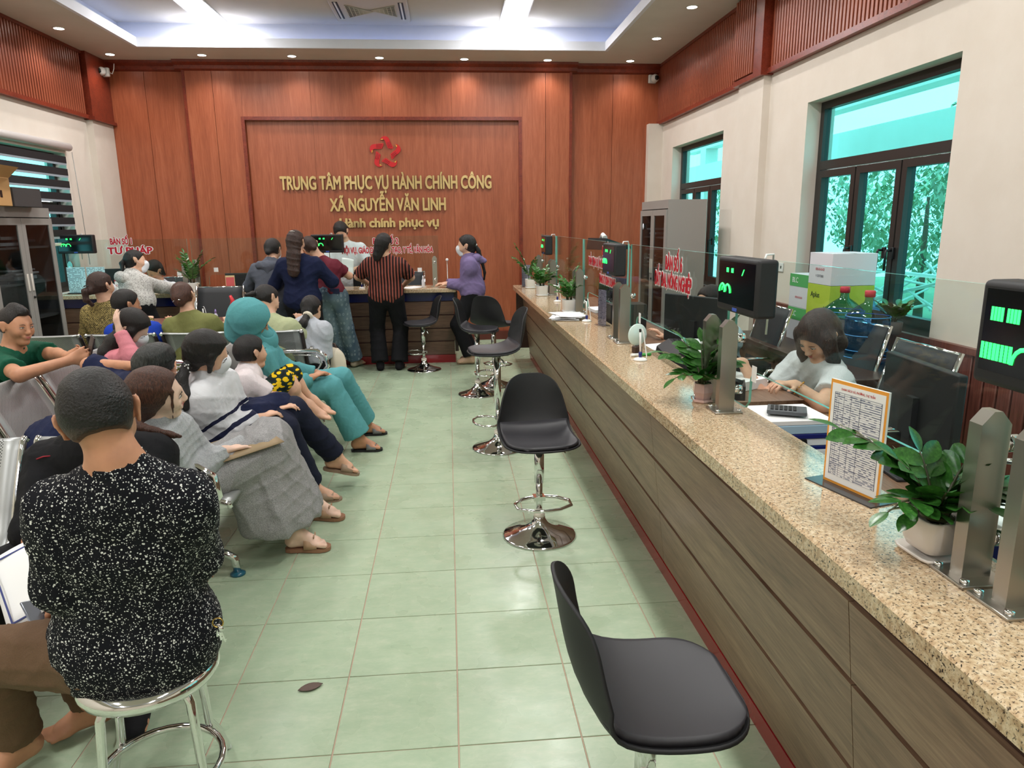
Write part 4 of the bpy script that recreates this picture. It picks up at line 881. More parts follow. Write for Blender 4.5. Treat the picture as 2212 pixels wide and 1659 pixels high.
# ------------------------------------------------------------------ office chairs, table
def office_chair(lb, loc, rz):
    t = thing('office_chair', lb, 'chair', loc, rz, 'black office chairs with chrome frames'); M_m = mat('black_mesh_fabric', (34, 36, 40), .6)
    sheet('backrest', [[(-.23+.46*i/6, .20+.05*math.sin(2.6*j/8)*0+.12*(j/8)**1.5, .52+.48*j/8) for j in range(9)] for i in range(7)], .012, M_m, t)
    sheet('seat', [[(-.24+.48*i/6, -.24+.45*j/6, .47-.01*math.cos(j)) for j in range(7)] for i in range(7)], .03, M_m, t)
    for s in (-1, 1):
        fr = B().tube([(s*.245, -.2, .45), (s*.25, .16, .45), (s*.245, .21, .52), (s*.245, .25, .75), (s*.245, .33, 1.01)], .012, 8).obj('side_frame', M_chrome, t)
        B().tube([(s*.25, -.16, .45), (s*.29, -.18, .60), (s*.29, -.12, .66), (s*.29, .15, .66), (s*.26, .24, .62)], .013, 8).obj('armrest', M_chrome, t)
    B().tube([(-.24, .33, 1.0), (.24, .33, 1.0)], .010, 8).obj('top_bar', M_chrome, t); B().tube([(0, 0, .08), (0, 0, .45)], .028, 12).obj('gas_column', M_black, t)
    for k in range(5):
        a = 2*PI*k/5+.3; l = B().tube([(0, 0, .10), (.28*math.cos(a), .28*math.sin(a), .065)], [.022, .014], 8).obj('base_arm', M_chrome, t); B().ball((.28*math.cos(a), .28*math.sin(a), .03), .028, 1).obj('caster', M_black, l)
office_chair('black office chair with its back to the counter, behind the wooden table', (-2.45, 7.62, 0), 0); office_chair('black office chair at the right end behind the back counter', (-.55, 9.62, 0), PI*0+.1)
office_chair('black office chair behind the back counter near the calendar', (-2.35, 9.66, 0), .0); office_chair('black office chair of the clerk in the middle, behind the writing clerk', (2.25, 4.2, 0), -PI/2+.2); office_chair('empty black office chair nearest the camera behind the right-hand glass', (2.12, 2.35, 0), -PI/2-.6); office_chair('black office chair under the clerk behind the back counter', (-3.56, 9.35, 0), 0)
office_chair('black office chair under the clerk on the phone', (2.12, 5.18, 0), -PI/2); office_chair('black office chair under the writing clerk', (2.08, 3.38, 0), -PI/2)
t = thing('wooden_table', 'small brown wooden table between the benches and the back counter', 'table', (-2.40, 7.0, 0)); B().rbox(-.55, .50, -.40, .36, .72, .75, .005).obj('table_top', wood('table_wood', (92, 52, 42), (122, 74, 60), (140, 92, 76), (1.2, 14, 14), .3), t)
for sx in (-.52, .47):
    for sy in (-.36, .32): B().box(sx-.02, sx+.02, sy-.02, sy+.02, 0, .72).obj('leg', M_black, t)
def bottle(lb, loc, c, cap):
    t = thing('hand_gel_bottle', lb, 'bottle', loc); B().lathe([(.016, 0), (.018, .01), (.018, .085), (.010, .10), (.008, .105)], seg=14).obj('body', mat('gel_'+str(c[0]), c, .2), t); B().lathe([(.009, .10), (.009, .125), (.004, .14), (0, .14)], seg=12).obj('cap', mat('cap_'+str(cap[0]), cap, .4), t)
bottle('small gel bottle with a lilac cap on the wooden table', (-2.16, 6.8, .75), (206, 206, 224), (150, 130, 190)); bottle('small white gel bottle on the back counter beside the striped blouse', (-.31, 8.6, .90), (222, 222, 230), (240, 240, 244))
F_ = bpy.data.meshes
b = B().ball((0, 0, .06), .06, 2, (1, .7, 1.3)).tube([(0, 0, .12), (.01, 0, .19), (-.01, .0, .24)], [.03, .02, .012], 8); tag(b.obj('plastic_bag', mat('red_plastic', (206, 40, 50), .35), loc=(-2.02, 6.85, .77)), 'small red plastic bag on the wooden table', 'bag')
x = sheet('plastic_bag', [[(-.13+.26*i/9, -.07+.14*j/7, .012+.022*abs(math.sin(i*1.3+j*.7))*(1-abs(i-4.5)/5)) for j in range(8)] for i in range(10)], .002, mat('pale_blue_plastic', (150, 184, 226), .4)); x.location = (-2.31, 8.60, .90); tag(x, 'crumpled pale blue plastic bag on the back counter', 'bag')
t = thing('notice_board', 'open white printed notice in a clear stand on the back counter', 'sign', (-4.12, 8.62, .90), 0); b = B()
for k, x0 in enumerate((-.21, .005)): B().box(x0, x0+.20, -.004, .0, .012, .30).obj('page', print_mat('notice_page', (196, 224, 230), (110, 130, 140), 90, 60, .6), t)
B().box(-.22, .22, -.03, .05, 0, .012).obj('foot', M_black, t)
t = thing('name_plate', 'white name card with red lettering behind the patterned jacket', 'sign', (-3.76, 8.61, .90), 0); B().box(-.06, .06, -.003, 0, 0, .15).obj('card', M_paper, t); B().box(-.061, .061, -.0035, -.0031, .0, .012).box(-.061, .061, -.0035, -.0031, .135, .15).obj('red_edge', M_rtxt, t); x = text('NGUYỄN', 'lettering', M_rtxt, t, (0, -.0042, .085), (PI/2, 0, 0), .035, .0003)
t = thing('desk_calendar', 'small red and gold desk calendar on the back counter', 'calendar', (-2.53, 8.60, .90), .2); B().prism([(-.04, 0), (.04, 0), (0, .18)], -.05, .05, 'x').obj('stand', mat('calendar_gold', (206, 180, 130), .5), t); B().verts([(-.045, -.038, .03), (.045, -.038, .03), (.045, -.008, .16), (-.045, -.008, .16)], [(0, 1, 2, 3)]).obj('picture_page', mat('calendar_red', (190, 70, 70), .5), t)
o = B().box(-.105, .105, -.15, .15, 0, .004).obj('document', M_paper, loc=(-.45, 8.62, .90), rot=(0, 0, -.7)); tag(o, 'white form on the back counter before the striped blouse', 'paper'); t = thing('web_camera', 'small camera on a thin steel pole at the end of the back counter', 'camera', (-.02, 8.62, .90)); B().lathe([(0, 0), (.03, 0), (.03, .01), (.005, .015), (.005, .30)], seg=14).obj('pole', M_steel, t); B().ball((0, 0, .32), .018, 2).obj('camera_head', M_white, t)
# leaf on the floor
o = sheet('fallen_leaf', [[(.05*math.sin(PI*i/6)**.8*(j-2)/4*.9, -.045+.09*i/6, .003+.002*(j-2)**2/4) for j in range(5)] for i in range(7)], .0008, mat('dry_leaf', (92, 74, 66), .7)); zz = (-.545, 2.34); o.location = (-.545, 2.34, .001); o.rotation_euler = (0, 0, -1.2); tag(o, 'small dry brown leaf on the pale green floor tiles', 'leaf')
# ------------------------------------------------------------------ outside
def outside_tree(lb, x, y, h, r, n, c, seed, z0=-.5):
    t = thing('tree', lb, 'tree', (x, y, z0), 0, 'trees outside the right windows'); rnd = random.Random(seed); B().tube([(0, 0, 0), (.05, .1, h*.4), (-.05, .0, h*.8)], [.10, .07, .03], 8).obj('trunk', mat('bark', (96, 84, 70), .9), t)
    vs, fs = [], []
    for k in range(n):
        a, b_ = rnd.uniform(0, 2*PI), math.acos(rnd.uniform(-1, 1)); q = r*rnd.uniform(.35, 1)**.5; c0 = Vector((q*math.sin(b_)*math.cos(a), q*math.sin(b_)*math.sin(a), h*.62+q*math.cos(b_)*h*.36/r)); d = Vector([rnd.gauss(0, 1) for _ in range(3)]).normalized(); e = d.cross(Vector((0, 0, 1))).normalized(); s = rnd.uniform(.07, .13)
        i = len(vs); vs += [c0-e*s*.4, c0+d*s, c0+e*s*.4, c0-d*s]; fs.append((i, i+1, i+2, i+3))
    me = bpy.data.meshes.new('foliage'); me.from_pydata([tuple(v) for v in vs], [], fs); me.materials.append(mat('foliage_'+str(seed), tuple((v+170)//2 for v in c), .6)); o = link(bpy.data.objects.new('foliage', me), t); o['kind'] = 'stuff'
outside_tree('leafy tree outside the middle of the near right window', 9.0, 10.9, 4.8, 1.3, 2600, (120, 170, 116), 41); outside_tree('broad tree outside the near edge of the right window', 9.2, 8.0, 4.4, 1.4, 2600, (112, 160, 112), 42); outside_tree('low tree behind the fence outside the right window', 9.8, 14.2, 3.2, 1.8, 2600, (110, 168, 96), 43); outside_tree('round tree outside the far right window', 9.0, 22, 3.6, 2.0, 2600, (100, 160, 90), 44); outside_tree('dark green tree at the far left of the outside view', 12, 18.5, 4, 2.2, 2600, (90, 150, 90), 45)
rnd = random.Random(9); b = B()
for k in range(150):
    x, y = rnd.uniform(5.8, 6.4), rnd.uniform(5, 13); z = rnd.uniform(-.4, .9); a, e = rnd.uniform(0, PI), rnd.uniform(-.5, .6); d = Vector((math.cos(a)*.25, math.sin(a), e)).normalized()*rnd.uniform(.5, 1.1); b.tube([(x-d.x, y-d.y, z-d.z*.5), (x+d.x, y+d.y, z+d.z*.5)], .018, 4)
o = b.obj('brush_pile', mat('pale_branches', (206, 214, 206), .9)); tag(o, 'pile of cut pale branches outside the right window', 'branches'); o['kind'] = 'stuff'
tag(B().box(5.55, 5.62, 4, 16, .96, 1.0).box(5.55, 5.62, 4, 16, .3, .34).obj('rail_fence', M_ext), 'low pale rail outside the right window', 'fence')
# ------------------------------------------------------------------ bodies grown as one implicit surface
def V3(a): return np.array(a, dtype=np.float64)
def un(a): a = V3(a); return a/(np.linalg.norm(a)+1e-12)
class Field:
    def __init__(s): s.pr = []
    def add(s, fn, lo, hi, k=.02, op='u'): s.pr.append((fn, V3(lo), V3(hi), k, op)); return s
    def cap(s, a, b, ra, rb=None, k=.02, flat=None, fs=1.0, end=False, start=False, op='u'):
        """round cone a->b; flat=(unit axis) squashed by fs; end/start cut square"""
        a, b = V3(a), V3(b); rb = ra if rb is None else rb; R = max(ra, rb); ba = b-a; L2 = float(ba@ba)+1e-12; Ln = math.sqrt(L2)
        n = un(flat) if flat is not None else None
        def fn(x, y, z):
            p = [x-a[0], y-a[1], z-a[2]]; t = (p[0]*ba[0]+p[1]*ba[1]+p[2]*ba[2])/L2; h = np.clip(t, 0, 1)
            q = [p[i]-ba[i]*h for i in range(3)]
            d2 = q[0]**2+q[1]**2+q[2]**2
            if n is not None:
                c = q[0]*n[0]+q[1]*n[1]+q[2]*n[2]; d2 = d2+c*c*(1/fs**2-1)
            d = np.sqrt(d2)-(ra+(rb-ra)*h)
            if n is not None: d = d*(.5+.5*fs)
            if end: d = np.maximum(d, (t-1)*Ln)
            if start: d = np.maximum(d, -t*Ln)
            return d
        m = R+.02+k; return s.add(fn, np.minimum(a, b)-m, np.maximum(a, b)+m, k, op)
    def ell(s, c, r, ax=None, k=.02, op='u'):
        """ellipsoid centre c, radii r along axes ax (3 unit vectors)"""
        c, r = V3(c), V3(r); A = np.eye(3) if ax is None else np.array(ax, float)
        def fn(x, y, z):
            p = [x-c[0], y-c[1], z-c[2]]; g = [sum(p[i]*A[j][i] for i in range(3)) for j in range(3)]
            k0 = np.sqrt(sum((g[j]/r[j])**2 for j in range(3))); k1 = np.sqrt(sum((g[j]/r[j]**2)**2 for j in range(3)))+1e-9
            return k0*(k0-1)/k1
        m = float(r.max())+.02+k; return s.add(fn, c-m, c+m, k, op)
    def plane(s, p, n, lo, hi):
        """cut away the side n points to, inside the box lo..hi"""
        p, n = V3(p), un(n); return s.add(lambda x, y, z: (x-p[0])*n[0]+(y-p[1])*n[1]+(z-p[2])*n[2], lo, hi, 0, 'i')
    def mesh(s, name, h, wr=0, seed=0, wf=44.):
        lo = np.min([p[1] for p in s.pr if p[4] == 'u'], axis=0)-h; hi = np.max([p[2] for p in s.pr if p[4] == 'u'], axis=0)+h
        n = np.ceil((hi-lo)/h).astype(int)+1; F = np.full(n, .15, dtype=np.float32)
        X = [(lo[i]+np.arange(n[i])*h) for i in range(3)]
        for fn, a, b, k, op in s.pr:
            i0 = np.clip(np.floor((a-lo)/h).astype(int), 0, n-1); i1 = np.clip(np.ceil((b-lo)/h).astype(int)+1, 1, n)
            if (i1 <= i0).any(): continue
            sl = tuple(slice(i0[i], i1[i]) for i in range(3)); x = X[0][sl[0]][:, None, None]; y = X[1][sl[1]][None, :, None]; z = X[2][sl[2]][None, None, :]
            d = fn(x, y, z).astype(np.float32); f = F[sl]
            if op == 'u':
                if k > 0: hh = np.maximum(k-np.abs(f-d), 0)/k; F[sl] = np.minimum(f, d)-hh*hh*k*.25
                else: F[sl] = np.minimum(f, d)
            elif op == 's':
                d = -d; hh = np.maximum(k-np.abs(f-d), 0)/max(k, 1e-6); F[sl] = np.maximum(f, d)+hh*hh*k*.25
            else: F[sl] = np.maximum(f, d)
        if wr:
            rs = np.random.RandomState(seed)
            x = X[0][:, None, None]; y = X[1][None, :, None]; z = X[2][None, None, :]; acc = 0
            for q in range(4):
                v = rs.normal(size=3); v = v/np.linalg.norm(v)*wf*(.8+.35*q); ph = rs.rand()*6.28; v2 = rs.normal(size=3)*8; v3 = rs.normal(size=3)*5
                rid = 1-np.abs(np.sin(x*v[0]+y*v[1]+z*v[2]+ph+1.5*np.sin(x*v2[0]+y*v2[1]+z*v2[2]))); m_ = .5+.5*np.sin(x*v3[0]+y*v3[1]+z*v3[2]+ph*2)
                acc = acc-(rid**2*m_-.16)/(1+.3*q)
            F = F+(acc*wr*1.1).astype(np.float32)
        F[0], F[-1], F[:, 0], F[:, -1], F[:, :, 0], F[:, :, -1] = .1, .1, .1, .1, .1, .1
        return nets(name, F, lo, h)
def nets(name, F, lo, h):
    S = F < 0; nx, ny, nz = F.shape
    c = S[:-1, :-1, :-1].astype(np.int8)
    off = [(i, j, k) for i in (0, 1) for j in (0, 1) for k in (0, 1)]
    tot = np.zeros((nx-1, ny-1, nz-1), np.int8)
    for i, j, k in off: tot += S[i:nx-1+i, j:ny-1+j, k:nz-1+k]
    act = np.argwhere((tot > 0) & (tot < 8)); N = len(act)
    idx = np.full((nx-1, ny-1, nz-1), -1, np.int32); idx[tuple(act.T)] = np.arange(N)
    cv = {o: F[act[:, 0]+o[0], act[:, 1]+o[1], act[:, 2]+o[2]] for o in off}
    P = np.zeros((N, 3)); C = np.zeros(N)
    for o in off:
        for ax in range(3):
            if o[ax]: continue
            o2 = list(o); o2[ax] = 1; o2 = tuple(o2); a, b = cv[o], cv[o2]; m = (a < 0) != (b < 0)
            t = np.where(m, a/np.where(m, a-b, 1), 0); p = np.tile(np.array(o, float), (N, 1)); p[:, ax] += t
            P += p*m[:, None]; C += m
    P = (act+P/C[:, None])*h+lo
    Q = []
    for ax in range(3):
        a = [slice(None)]*3; b = [slice(None)]*3; a[ax] = slice(0, -1); b[ax] = slice(1, None)
        A, Bm = S[tuple(a)], S[tuple(b)]; e = np.argwhere(A != Bm); u, v = [(1, 2), (2, 0), (0, 1)][ax]
        e = e[(e[:, u] > 0) & (e[:, v] > 0) & (e[:, u] < F.shape[u]-1) & (e[:, v] < F.shape[v]-1)]
        fl = A[tuple(e.T)]; E = []
        for du, dv in ((1, 1), (0, 1), (0, 0), (1, 0)):
            q = e.copy(); q[:, u] -= du; q[:, v] -= dv; E.append(idx[tuple(q.T)])
        E = np.stack(E, 1); E[~fl] = E[~fl][:, ::-1]; Q.append(E)
    Q = np.concatenate(Q); Q = Q[(Q >= 0).all(1)]
    me = bpy.data.meshes.new(name); me.vertices.add(N); me.vertices.foreach_set('co', P.astype(np.float32).ravel())
    me.loops.add(len(Q)*4); me.loops.foreach_set('vertex_index', Q.astype(np.int32).ravel()); me.polygons.add(len(Q))
    me.polygons.foreach_set('loop_start', np.arange(len(Q), dtype=np.int32)*4); me.polygons.foreach_set('loop_total', np.full(len(Q), 4, np.int32))
    me.polygons.foreach_set('use_smooth', np.ones(len(Q), bool)); me.update(calc_edges=True); return me

def skin_mat(name, c):
    m, N, L, b = newmat(name, .5, .4); v = coords(N, L); n = noise(N, L, v, 22, 4); c2 = tuple(int(q*.93) for q in c)
    L.new(ramp(N, L, n.outputs[0], [(.35, c2), (.65, c)]), b.inputs['Base Color']); b.inputs['Subsurface Weight'].default_value = .12; b.inputs['Subsurface Radius'].default_value = (.9, .35, .2); b.inputs['Subsurface Scale'].default_value = .012
    return m
M_skin = skin_mat('skin_light', (226, 178, 150)); M_skin2 = skin_mat('skin_tan', (200, 144, 112)); M_skin3 = skin_mat('skin_pale', (236, 198, 178))
def hair_mat(name, c, c2):
    m, N, L, b = newmat(name, .42, .45); v = coords(N, L, (1, 1, .10)); n = noise(N, L, v, 230, 3, .75, .1)
    L.new(ramp(N, L, n.outputs[0], [(.4, c), (.62, c2)]), b.inputs['Base Color']); bump(N, L, b, n.outputs[0], 1.0, .006); return m
M_hair = hair_mat('black_hair', (14, 12, 12), (34, 28, 27)); M_hairb = hair_mat('dark_brown_hair', (34, 20, 16), (70, 44, 36)); M_hairr = hair_mat('brown_hair', (52, 30, 24), (96, 60, 46)); M_hairg = hair_mat('greying_hair', (26, 28, 28), (66, 68, 66))
def cloth(name, c, c2=None, rough=.85, s=420, bs=.25, big=0):
    m, N, L, b = newmat(name, rough, .25); v = coords(N, L); n = noise(N, L, v, s, 2); c2 = c2 or tuple(int(q*.92) for q in c)
    L.new(ramp(N, L, n.outputs[0], [(.38, c2), (.62, c)]), b.inputs['Base Color'])
    n2 = noise(N, L, v, 14, 3, .5, 1.0); bump(N, L, b, n2.outputs[0], bs, .02); return m

def frame(f, up=(0, 0, 1)):
    f = un(f); s = un(np.cross(f, V3(up))); u = np.cross(s, f); return f, s, u   # forward, side(right), up
def head_prims(F, c, f, u, sc=1.0, nose=1.0, ears=True):
    """c = head centre (mid height), f = face direction, u = up"""
    f, s, u = frame(f, u); P = lambda a, b, d: c+(f*a+s*b+u*d)*sc
    F.ell(P(-.014, 0, .028), np.array([.094, .074, .084])*sc, (f, s, u), .02)
    F.cap(P(.028, 0, -.01), P(.046, 0, -.078), .062*sc, .034*sc, .03, flat=f, fs=.95)
    F.ell(P(.058, 0, -.092), np.array([.022, .024, .018])*sc, (f, s, u), .02)
    for q in (-1, 1):
        F.ell(P(.052, q*.036, -.026), np.array([.032, .026, .03])*sc, (f, s, u), .02)
        F.ell(P(.093, q*.031, .006), np.array([.012, .017, .010])*sc, (f, s, u), .014, 's')
        if ears:
            F.cap(P(-.016, q*.084, .014), P(-.006, q*.079, -.024), .022*sc, .012*sc, .008, flat=un(s*q+f*.5), fs=.34)
            F.ell(P(-.002, q*.092, .008), np.array([.010, .006, .014])*sc, (f, s, u), .006, 's')
    F.cap(P(.084, 0, .022), P(.086, 0, -.002), .010*sc, .010*sc, .012)
    F.cap(P(.088, 0, .006), P(.100, 0, -.026), .008*sc, .0125*sc, .009); F.ell(P(.092, 0, -.031), np.array([.012, .018, .009])*sc, (f, s, u), .008)
    F.cap(P(.082, -.019, -.053), P(.082, .019, -.053), .007*sc, None, .010); F.cap(P(.083, -.014, -.063), P(.083, .014, -.063), .0075*sc, None, .010)
    F.cap(P(.084, -.02, -.058), P(.084, .02, -.058), .0025*sc, None, .003, op='s')
def hand_prims(F, w, d, n, side, sc=1.0, curl=.5, spread=.0, thumb=.6, curls=None):
    """w wrist, d direction to the fingers, n palm normal (fingers curl toward it), side = +1/-1 thumb side along d x n"""
    d = un(d); n = un(V3(n)-d*float(np.dot(n, d))); s = np.cross(d, n)*side; P = lambda a, b, c: V3(w)+(d*a+s*b+n*c)*sc
    F.cap(P(-.01, 0, 0), P(.02, 0, 0), .024*sc, .027*sc, .015, flat=n, fs=.72)
    F.cap(P(.025, .010, 0), P(.078, .018, 0), .024*sc, .022*sc, .012, flat=n, fs=.52); F.cap(P(.025, -.012, 0), P(.074, -.020, 0), .023*sc, .020*sc, .012, flat=n, fs=.52)
    for i, (b, L_, r) in enumerate(((.031, .066, .0088), (.0105, .074, .0092), (-.010, .069, .0088), (-.030, .054, .0078))):
        cu = curls[i] if curls else curl; a = 0.0; p = P(.080-.004*abs(i-1.2), b, 0); dirv = un(d+s*(spread*(1.5-i)*.3))
        for j, fr in enumerate((.42, .32, .26)):
            a += cu*(.55 if j == 0 else .75); q = p+(dirv*math.cos(a)+n*math.sin(a))*L_*fr*sc; F.cap(p, q, r*sc*(1-.08*j), r*sc*(1-.08*(j+1)), .004 if j else .008); p = q
    p = P(.018, .024, .006); q = p+(d*.55+s*.75+n*.35*thumb)*.040*sc; F.cap(p, q, .0125*sc, .0105*sc, .010)
    r_ = q+(d*.85+s*(.35-.5*thumb)+n*.5*thumb)*.030*sc; F.cap(q, r_, .0105*sc, .0085*sc, .004)
def foot_prims(F, a, toe, sc=1.0, up=(0, 0, 1), bare=True):
    """a ankle joint, toe direction"""
    t = un(toe); s = un(np.cross(t, V3(up))); u = np.cross(s, t); P = lambda x, y, z: V3(a)+(t*x+s*y+u*z)*sc
    F.cap(P(-.005, 0, 0), P(-.028, 0, -.045), .034*sc, .032*sc, .02); F.cap(P(0, 0, -.005), P(.085, 0, -.052), .036*sc, .026*sc, .03, flat=s, fs=1.0)
    F.cap(P(-.02, 0, -.052), P(.10, 0, -.060), .030*sc, .022*sc, .02); F.cap(P(.09, -.018, -.062), P(.09, .018, -.062), .024*sc, None, .02, flat=u, fs=.7)
    for i in range(5):
        y = -.034+.017*i; L_ = (.030, .034, .036, .038, .040)[i]; F.cap(P(.10, y*.9, -.066), P(.112+L_*.9-abs(i-3.2)*.004, y, -.070), (.0085, .009, .0095, .010, .013)[i]*sc, None, .008)
def solve_elbow(a, b, l1, l2, hint):
    a, b = V3(a), V3(b); d = b-a; L = np.linalg.norm(d); L = min(L, (l1+l2)*.999); u = un(d); x = (l1*l1-l2*l2+L*L)/(2*L); y = math.sqrt(max(l1*l1-x*x, 0)); h = V3(hint); h = h-u*float(h@u)
    return a+u*x+un(h)*y
PEOPLE = []
def person(lb, J, skin=None, h=.008, hs=1.0, build=1.0, group=None, ears=True, feet='bare', hands=None, face=True, name='person', neck=.050):
    """J: dict of world joints pel, chest, neck, head, face, sL sR eL eR wL wR hL hR kL kR aL aR tL tR"""
    J = {k: (V3(v) if not isinstance(v, dict) else v) for k, v in J.items()}; F = Field(); g = build
    side = un(J['sR']-J['sL']); upv = un(J['neck']-J['pel']); fw = un(np.cross(upv, side)); 
    if float(fw@(J['kL']+J['kR']-2*J['pel'])) < 0 and 'fwd' not in J: fw = -fw
    if 'fwd' in J: fw = un(J['fwd'])
    hup = un(J['head']-J['neck']); u = J.get('hup', hup)
    head_prims(F, J['head'], J['face'], u, hs, ears=ears)
    f, s, uu = frame(J['face'], u)
    F.cap(J['neck']-upv*.02, J['head']-uu*.045*hs-f*.02*hs, neck*1.12*g, neck*g*hs, .03)
    ch = J.get('chest', J['pel']*.38+J['neck']*.62); wa = J['pel']*.68+J['neck']*.32
    fl = fw
    F.cap(ch-side*.055*g, ch+side*.055*g, .105*g, None, .05, flat=fl, fs=.9); F.cap(wa-side*.035*g, wa+side*.035*g, .094*g, None, .06, flat=fl, fs=.9)
    F.cap(J['pel']-side*.052*g, J['pel']+side*.052*g, .108*g, None, .06, flat=fl, fs=.95)
    up2 = ch*.35+J['neck']*.65
    for q in 'LR':
        F.cap(J['neck']-upv*.03, J['s'+q]-upv*.012, .046*g, .046*g, .05); F.cap(J['neck']+upv*.035-fl*.01, J['neck']*.45+J['s'+q]*.55-upv*.005, .034*g, .036*g, .05); F.cap(up2, J['s'+q]-upv*.06, .07*g, .05*g, .05)
        F.cap(J['s'+q], J['e'+q], .047*g, .038*g, .02); F.cap(J['e'+q], J['w'+q], .039*g, .025*g, .02)
        F.cap(J['pel']*.5+J['h'+q]*.5, J['h'+q], .10*g, .088*g, .05); F.cap(J['h'+q], J['k'+q], .086*g, .055*g, .03); F.cap(J['k'+q], J['a'+q], .054*g, .034*g, .03)
        mid = J['k'+q]*.68+J['a'+q]*.32; F.ell(mid, (.052*g, .052*g, .07*g), None, .04)
        foot_prims(F, J['a'+q], J['t'+q], .98*hs if hs < .9 else 1, J.get('fu'+q, V3((0, 0, 1))))
        hd = (hands or {}).get(q, {})
        d = V3(hd.get('d', un(J['w'+q]-J['e'+q]))); n = V3(hd.get('n', (0, 0, -1) if abs(un(d)[2]) < .8 else -fw)); sd = hd.get('s', 1)
        hand_prims(F, J['w'+q], d, n, sd, .98*hs, hd.get('curl', .5), hd.get('spread', .2), hd.get('thumb', .6), hd.get('curls'))
    me = F.mesh(name, h); me.materials.append(skin or M_skin); o = bpy.data.objects.new(name, me); COL.objects.link(o); o['label'] = lb; o['category'] = 'person'
    if group: o['group'] = group
    if face:
        P = lambda a, b, d: J['head']+(f*a+s*b+uu*d)*hs
        for q in (-1, 1):
            e = B().tube([P(.0815, q*.017, .001), P(.0845, q*.025, .003), P(.0845, q*.034, .0035), P(.079, q*.045, .003)], [.0012*hs, .0040*hs, .0042*hs, .0012*hs], 8).obj('eye', M_eyew, o)
            B().ball(P(.0855, q*.030, .003), .0040*hs, 2).obj('iris', M_iris, e)
            B().tube([P(.0845, q*.016, .004), P(.0885, q*.025, .0078), P(.0885, q*.034, .008), P(.0805, q*.047, .005)], [.0010*hs, .0014*hs, .0015*hs, .0010*hs], 6).obj('eyelid', M_iris, e)
            B().tube([P(.0905, q*.016, .019), P(.0915, q*.03, .0235), P(.082, q*.047, .020)], [.0015*hs, .0022*hs, .0010*hs], 6).obj('eyebrow', M_hair, o)
        B().tube([P(.0855, -.02, -.0575), P(.0895, -.008, -.0555), P(.0895, .008, -.0555), P(.0855, .02, -.0575)], [.001, .0030*hs, .0030*hs, .001], 6).tube([P(.086, -.016, -.0605), P(.0895, 0, -.0625), P(.086, .016, -.0605)], [.001, .0036*hs, .001], 6).obj('lips', M_lip, o)
    J['_'] = dict(side=side, up=upv, fw=fw, ch=ch, wa=wa, f=f, s=s, u=uu, g=g, hs=hs, up2=up2); return o, J
M_eyew = mat('eye_white', (226, 222, 216), .2); M_iris = mat('dark_iris', (28, 18, 14), .1); M_lip = mat('lips', (190, 104, 100), .45)
def part(F, name, m, parent, h, wr=0, seed=1, wf=44.):
    me = F.mesh(name, h, wr, seed, wf); me.materials.append(m); o = bpy.data.objects.new(name, me); return link(o, parent)
def top(o, J, m, h=.009, sleeve=.45, pad=.014, hem=.05, wr=.004, seed=1, loose=1.0, name='shirt', armpad=None, collar=True, skirt=.0, cuff=1.0):
    """shirt: torso shell with sleeves; sleeve 0..2 (1 = elbow, 2 = wrist); hem = drop below the hip joint"""
    K = J['_']; g = K['g']; side, upv, fw, ch, wa, up2 = (K[x] for x in ('side', 'up', 'fw', 'ch', 'wa', 'up2')); F = Field(); p = pad; ap = pad if armpad is None else armpad
    F.cap(ch-side*.056*g, ch+side*.056*g, .106*g+p, None, .05, flat=fw, fs=.92); F.cap(wa-side*.042*g, wa+side*.042*g, (.097*g+p)*loose, None, .07, flat=fw, fs=.93)
    F.cap(J['pel']-side*.058*g+upv*.01, J['pel']+side*.058*g+upv*.01, (.122*g+p)*loose, None, .07, flat=fw, fs=1.0)
    if skirt: F.cap(J['pel']-side*.06*g, J['pel']-side*.06*g-upv*skirt, (.12*g+p)*loose, None, .06); F.cap(J['pel']+side*.06*g, J['pel']+side*.06*g-upv*skirt, (.12*g+p)*loose, None, .06)
    for q in 'LR':
        S, E, W = J['s'+q], J['e'+q], J['w'+q]
        F.cap(J['neck']-upv*.032, S-upv*.012, .046*g+p*.8, .048*g+p*.8, .05); F.cap(J['neck']+upv*.028-fw*.01, J['neck']*.45+S*.55-upv*.005, .034*g+p*.5, .036*g+p*.8, .05); F.cap(up2, S-upv*.06, .07*g+p, .052*g+p, .05)
        if sleeve <= 1: F.cap(S, S+(E-S)*sleeve, .052*g+ap, .049*g+ap*1.3, .03, end=True)
        else:
            F.cap(S, E, .052*g+ap, .045*g+ap, .03); t = sleeve-1; F.cap(E, E+(W-E)*t, .045*g+ap, (.031*g+ap*.9)*cuff, .03, end=True)
    c = J['pel']-upv*(hem+skirt); lo = np.minimum(J['pel'], c)-.5; hi = np.maximum(J['pel'], c)+.5
    # trim everything of the torso below the hem without touching the arms
    G = Field(); G.pr = list(F.pr)
    hemn = -upv; F.pr = []
    nt = 3+(2 if skirt else 0); F.pr = G.pr[:nt]; F.plane(c, hemn, lo, hi); F.pr += G.pr[nt:]
    if collar: F.cap(J['neck']-upv*.03, J['neck']+upv*.012-0*fw, .066*g+p*.3, .058*g+p*.2, .02, end=True)
    return part(F, name, m, o, h, wr, seed)
def collar(o, J, m, h=.006, r=.060, hgt=.034):
    K = J['_']; up = K['up']; c = J['neck']+up*.010-K['fw']*.004; F = Field(); F.cap(c-up*.03, c+up*hgt, r+.012, r-.001, .01, end=True)
    for q in (-1, 1): F.cap(c+K['fw']*.055+up*.012, c+K['fw']*.075+K['side']*q*.04-up*.03, .014, .010, .01)
    return part(F, 'collar', m, o, h)
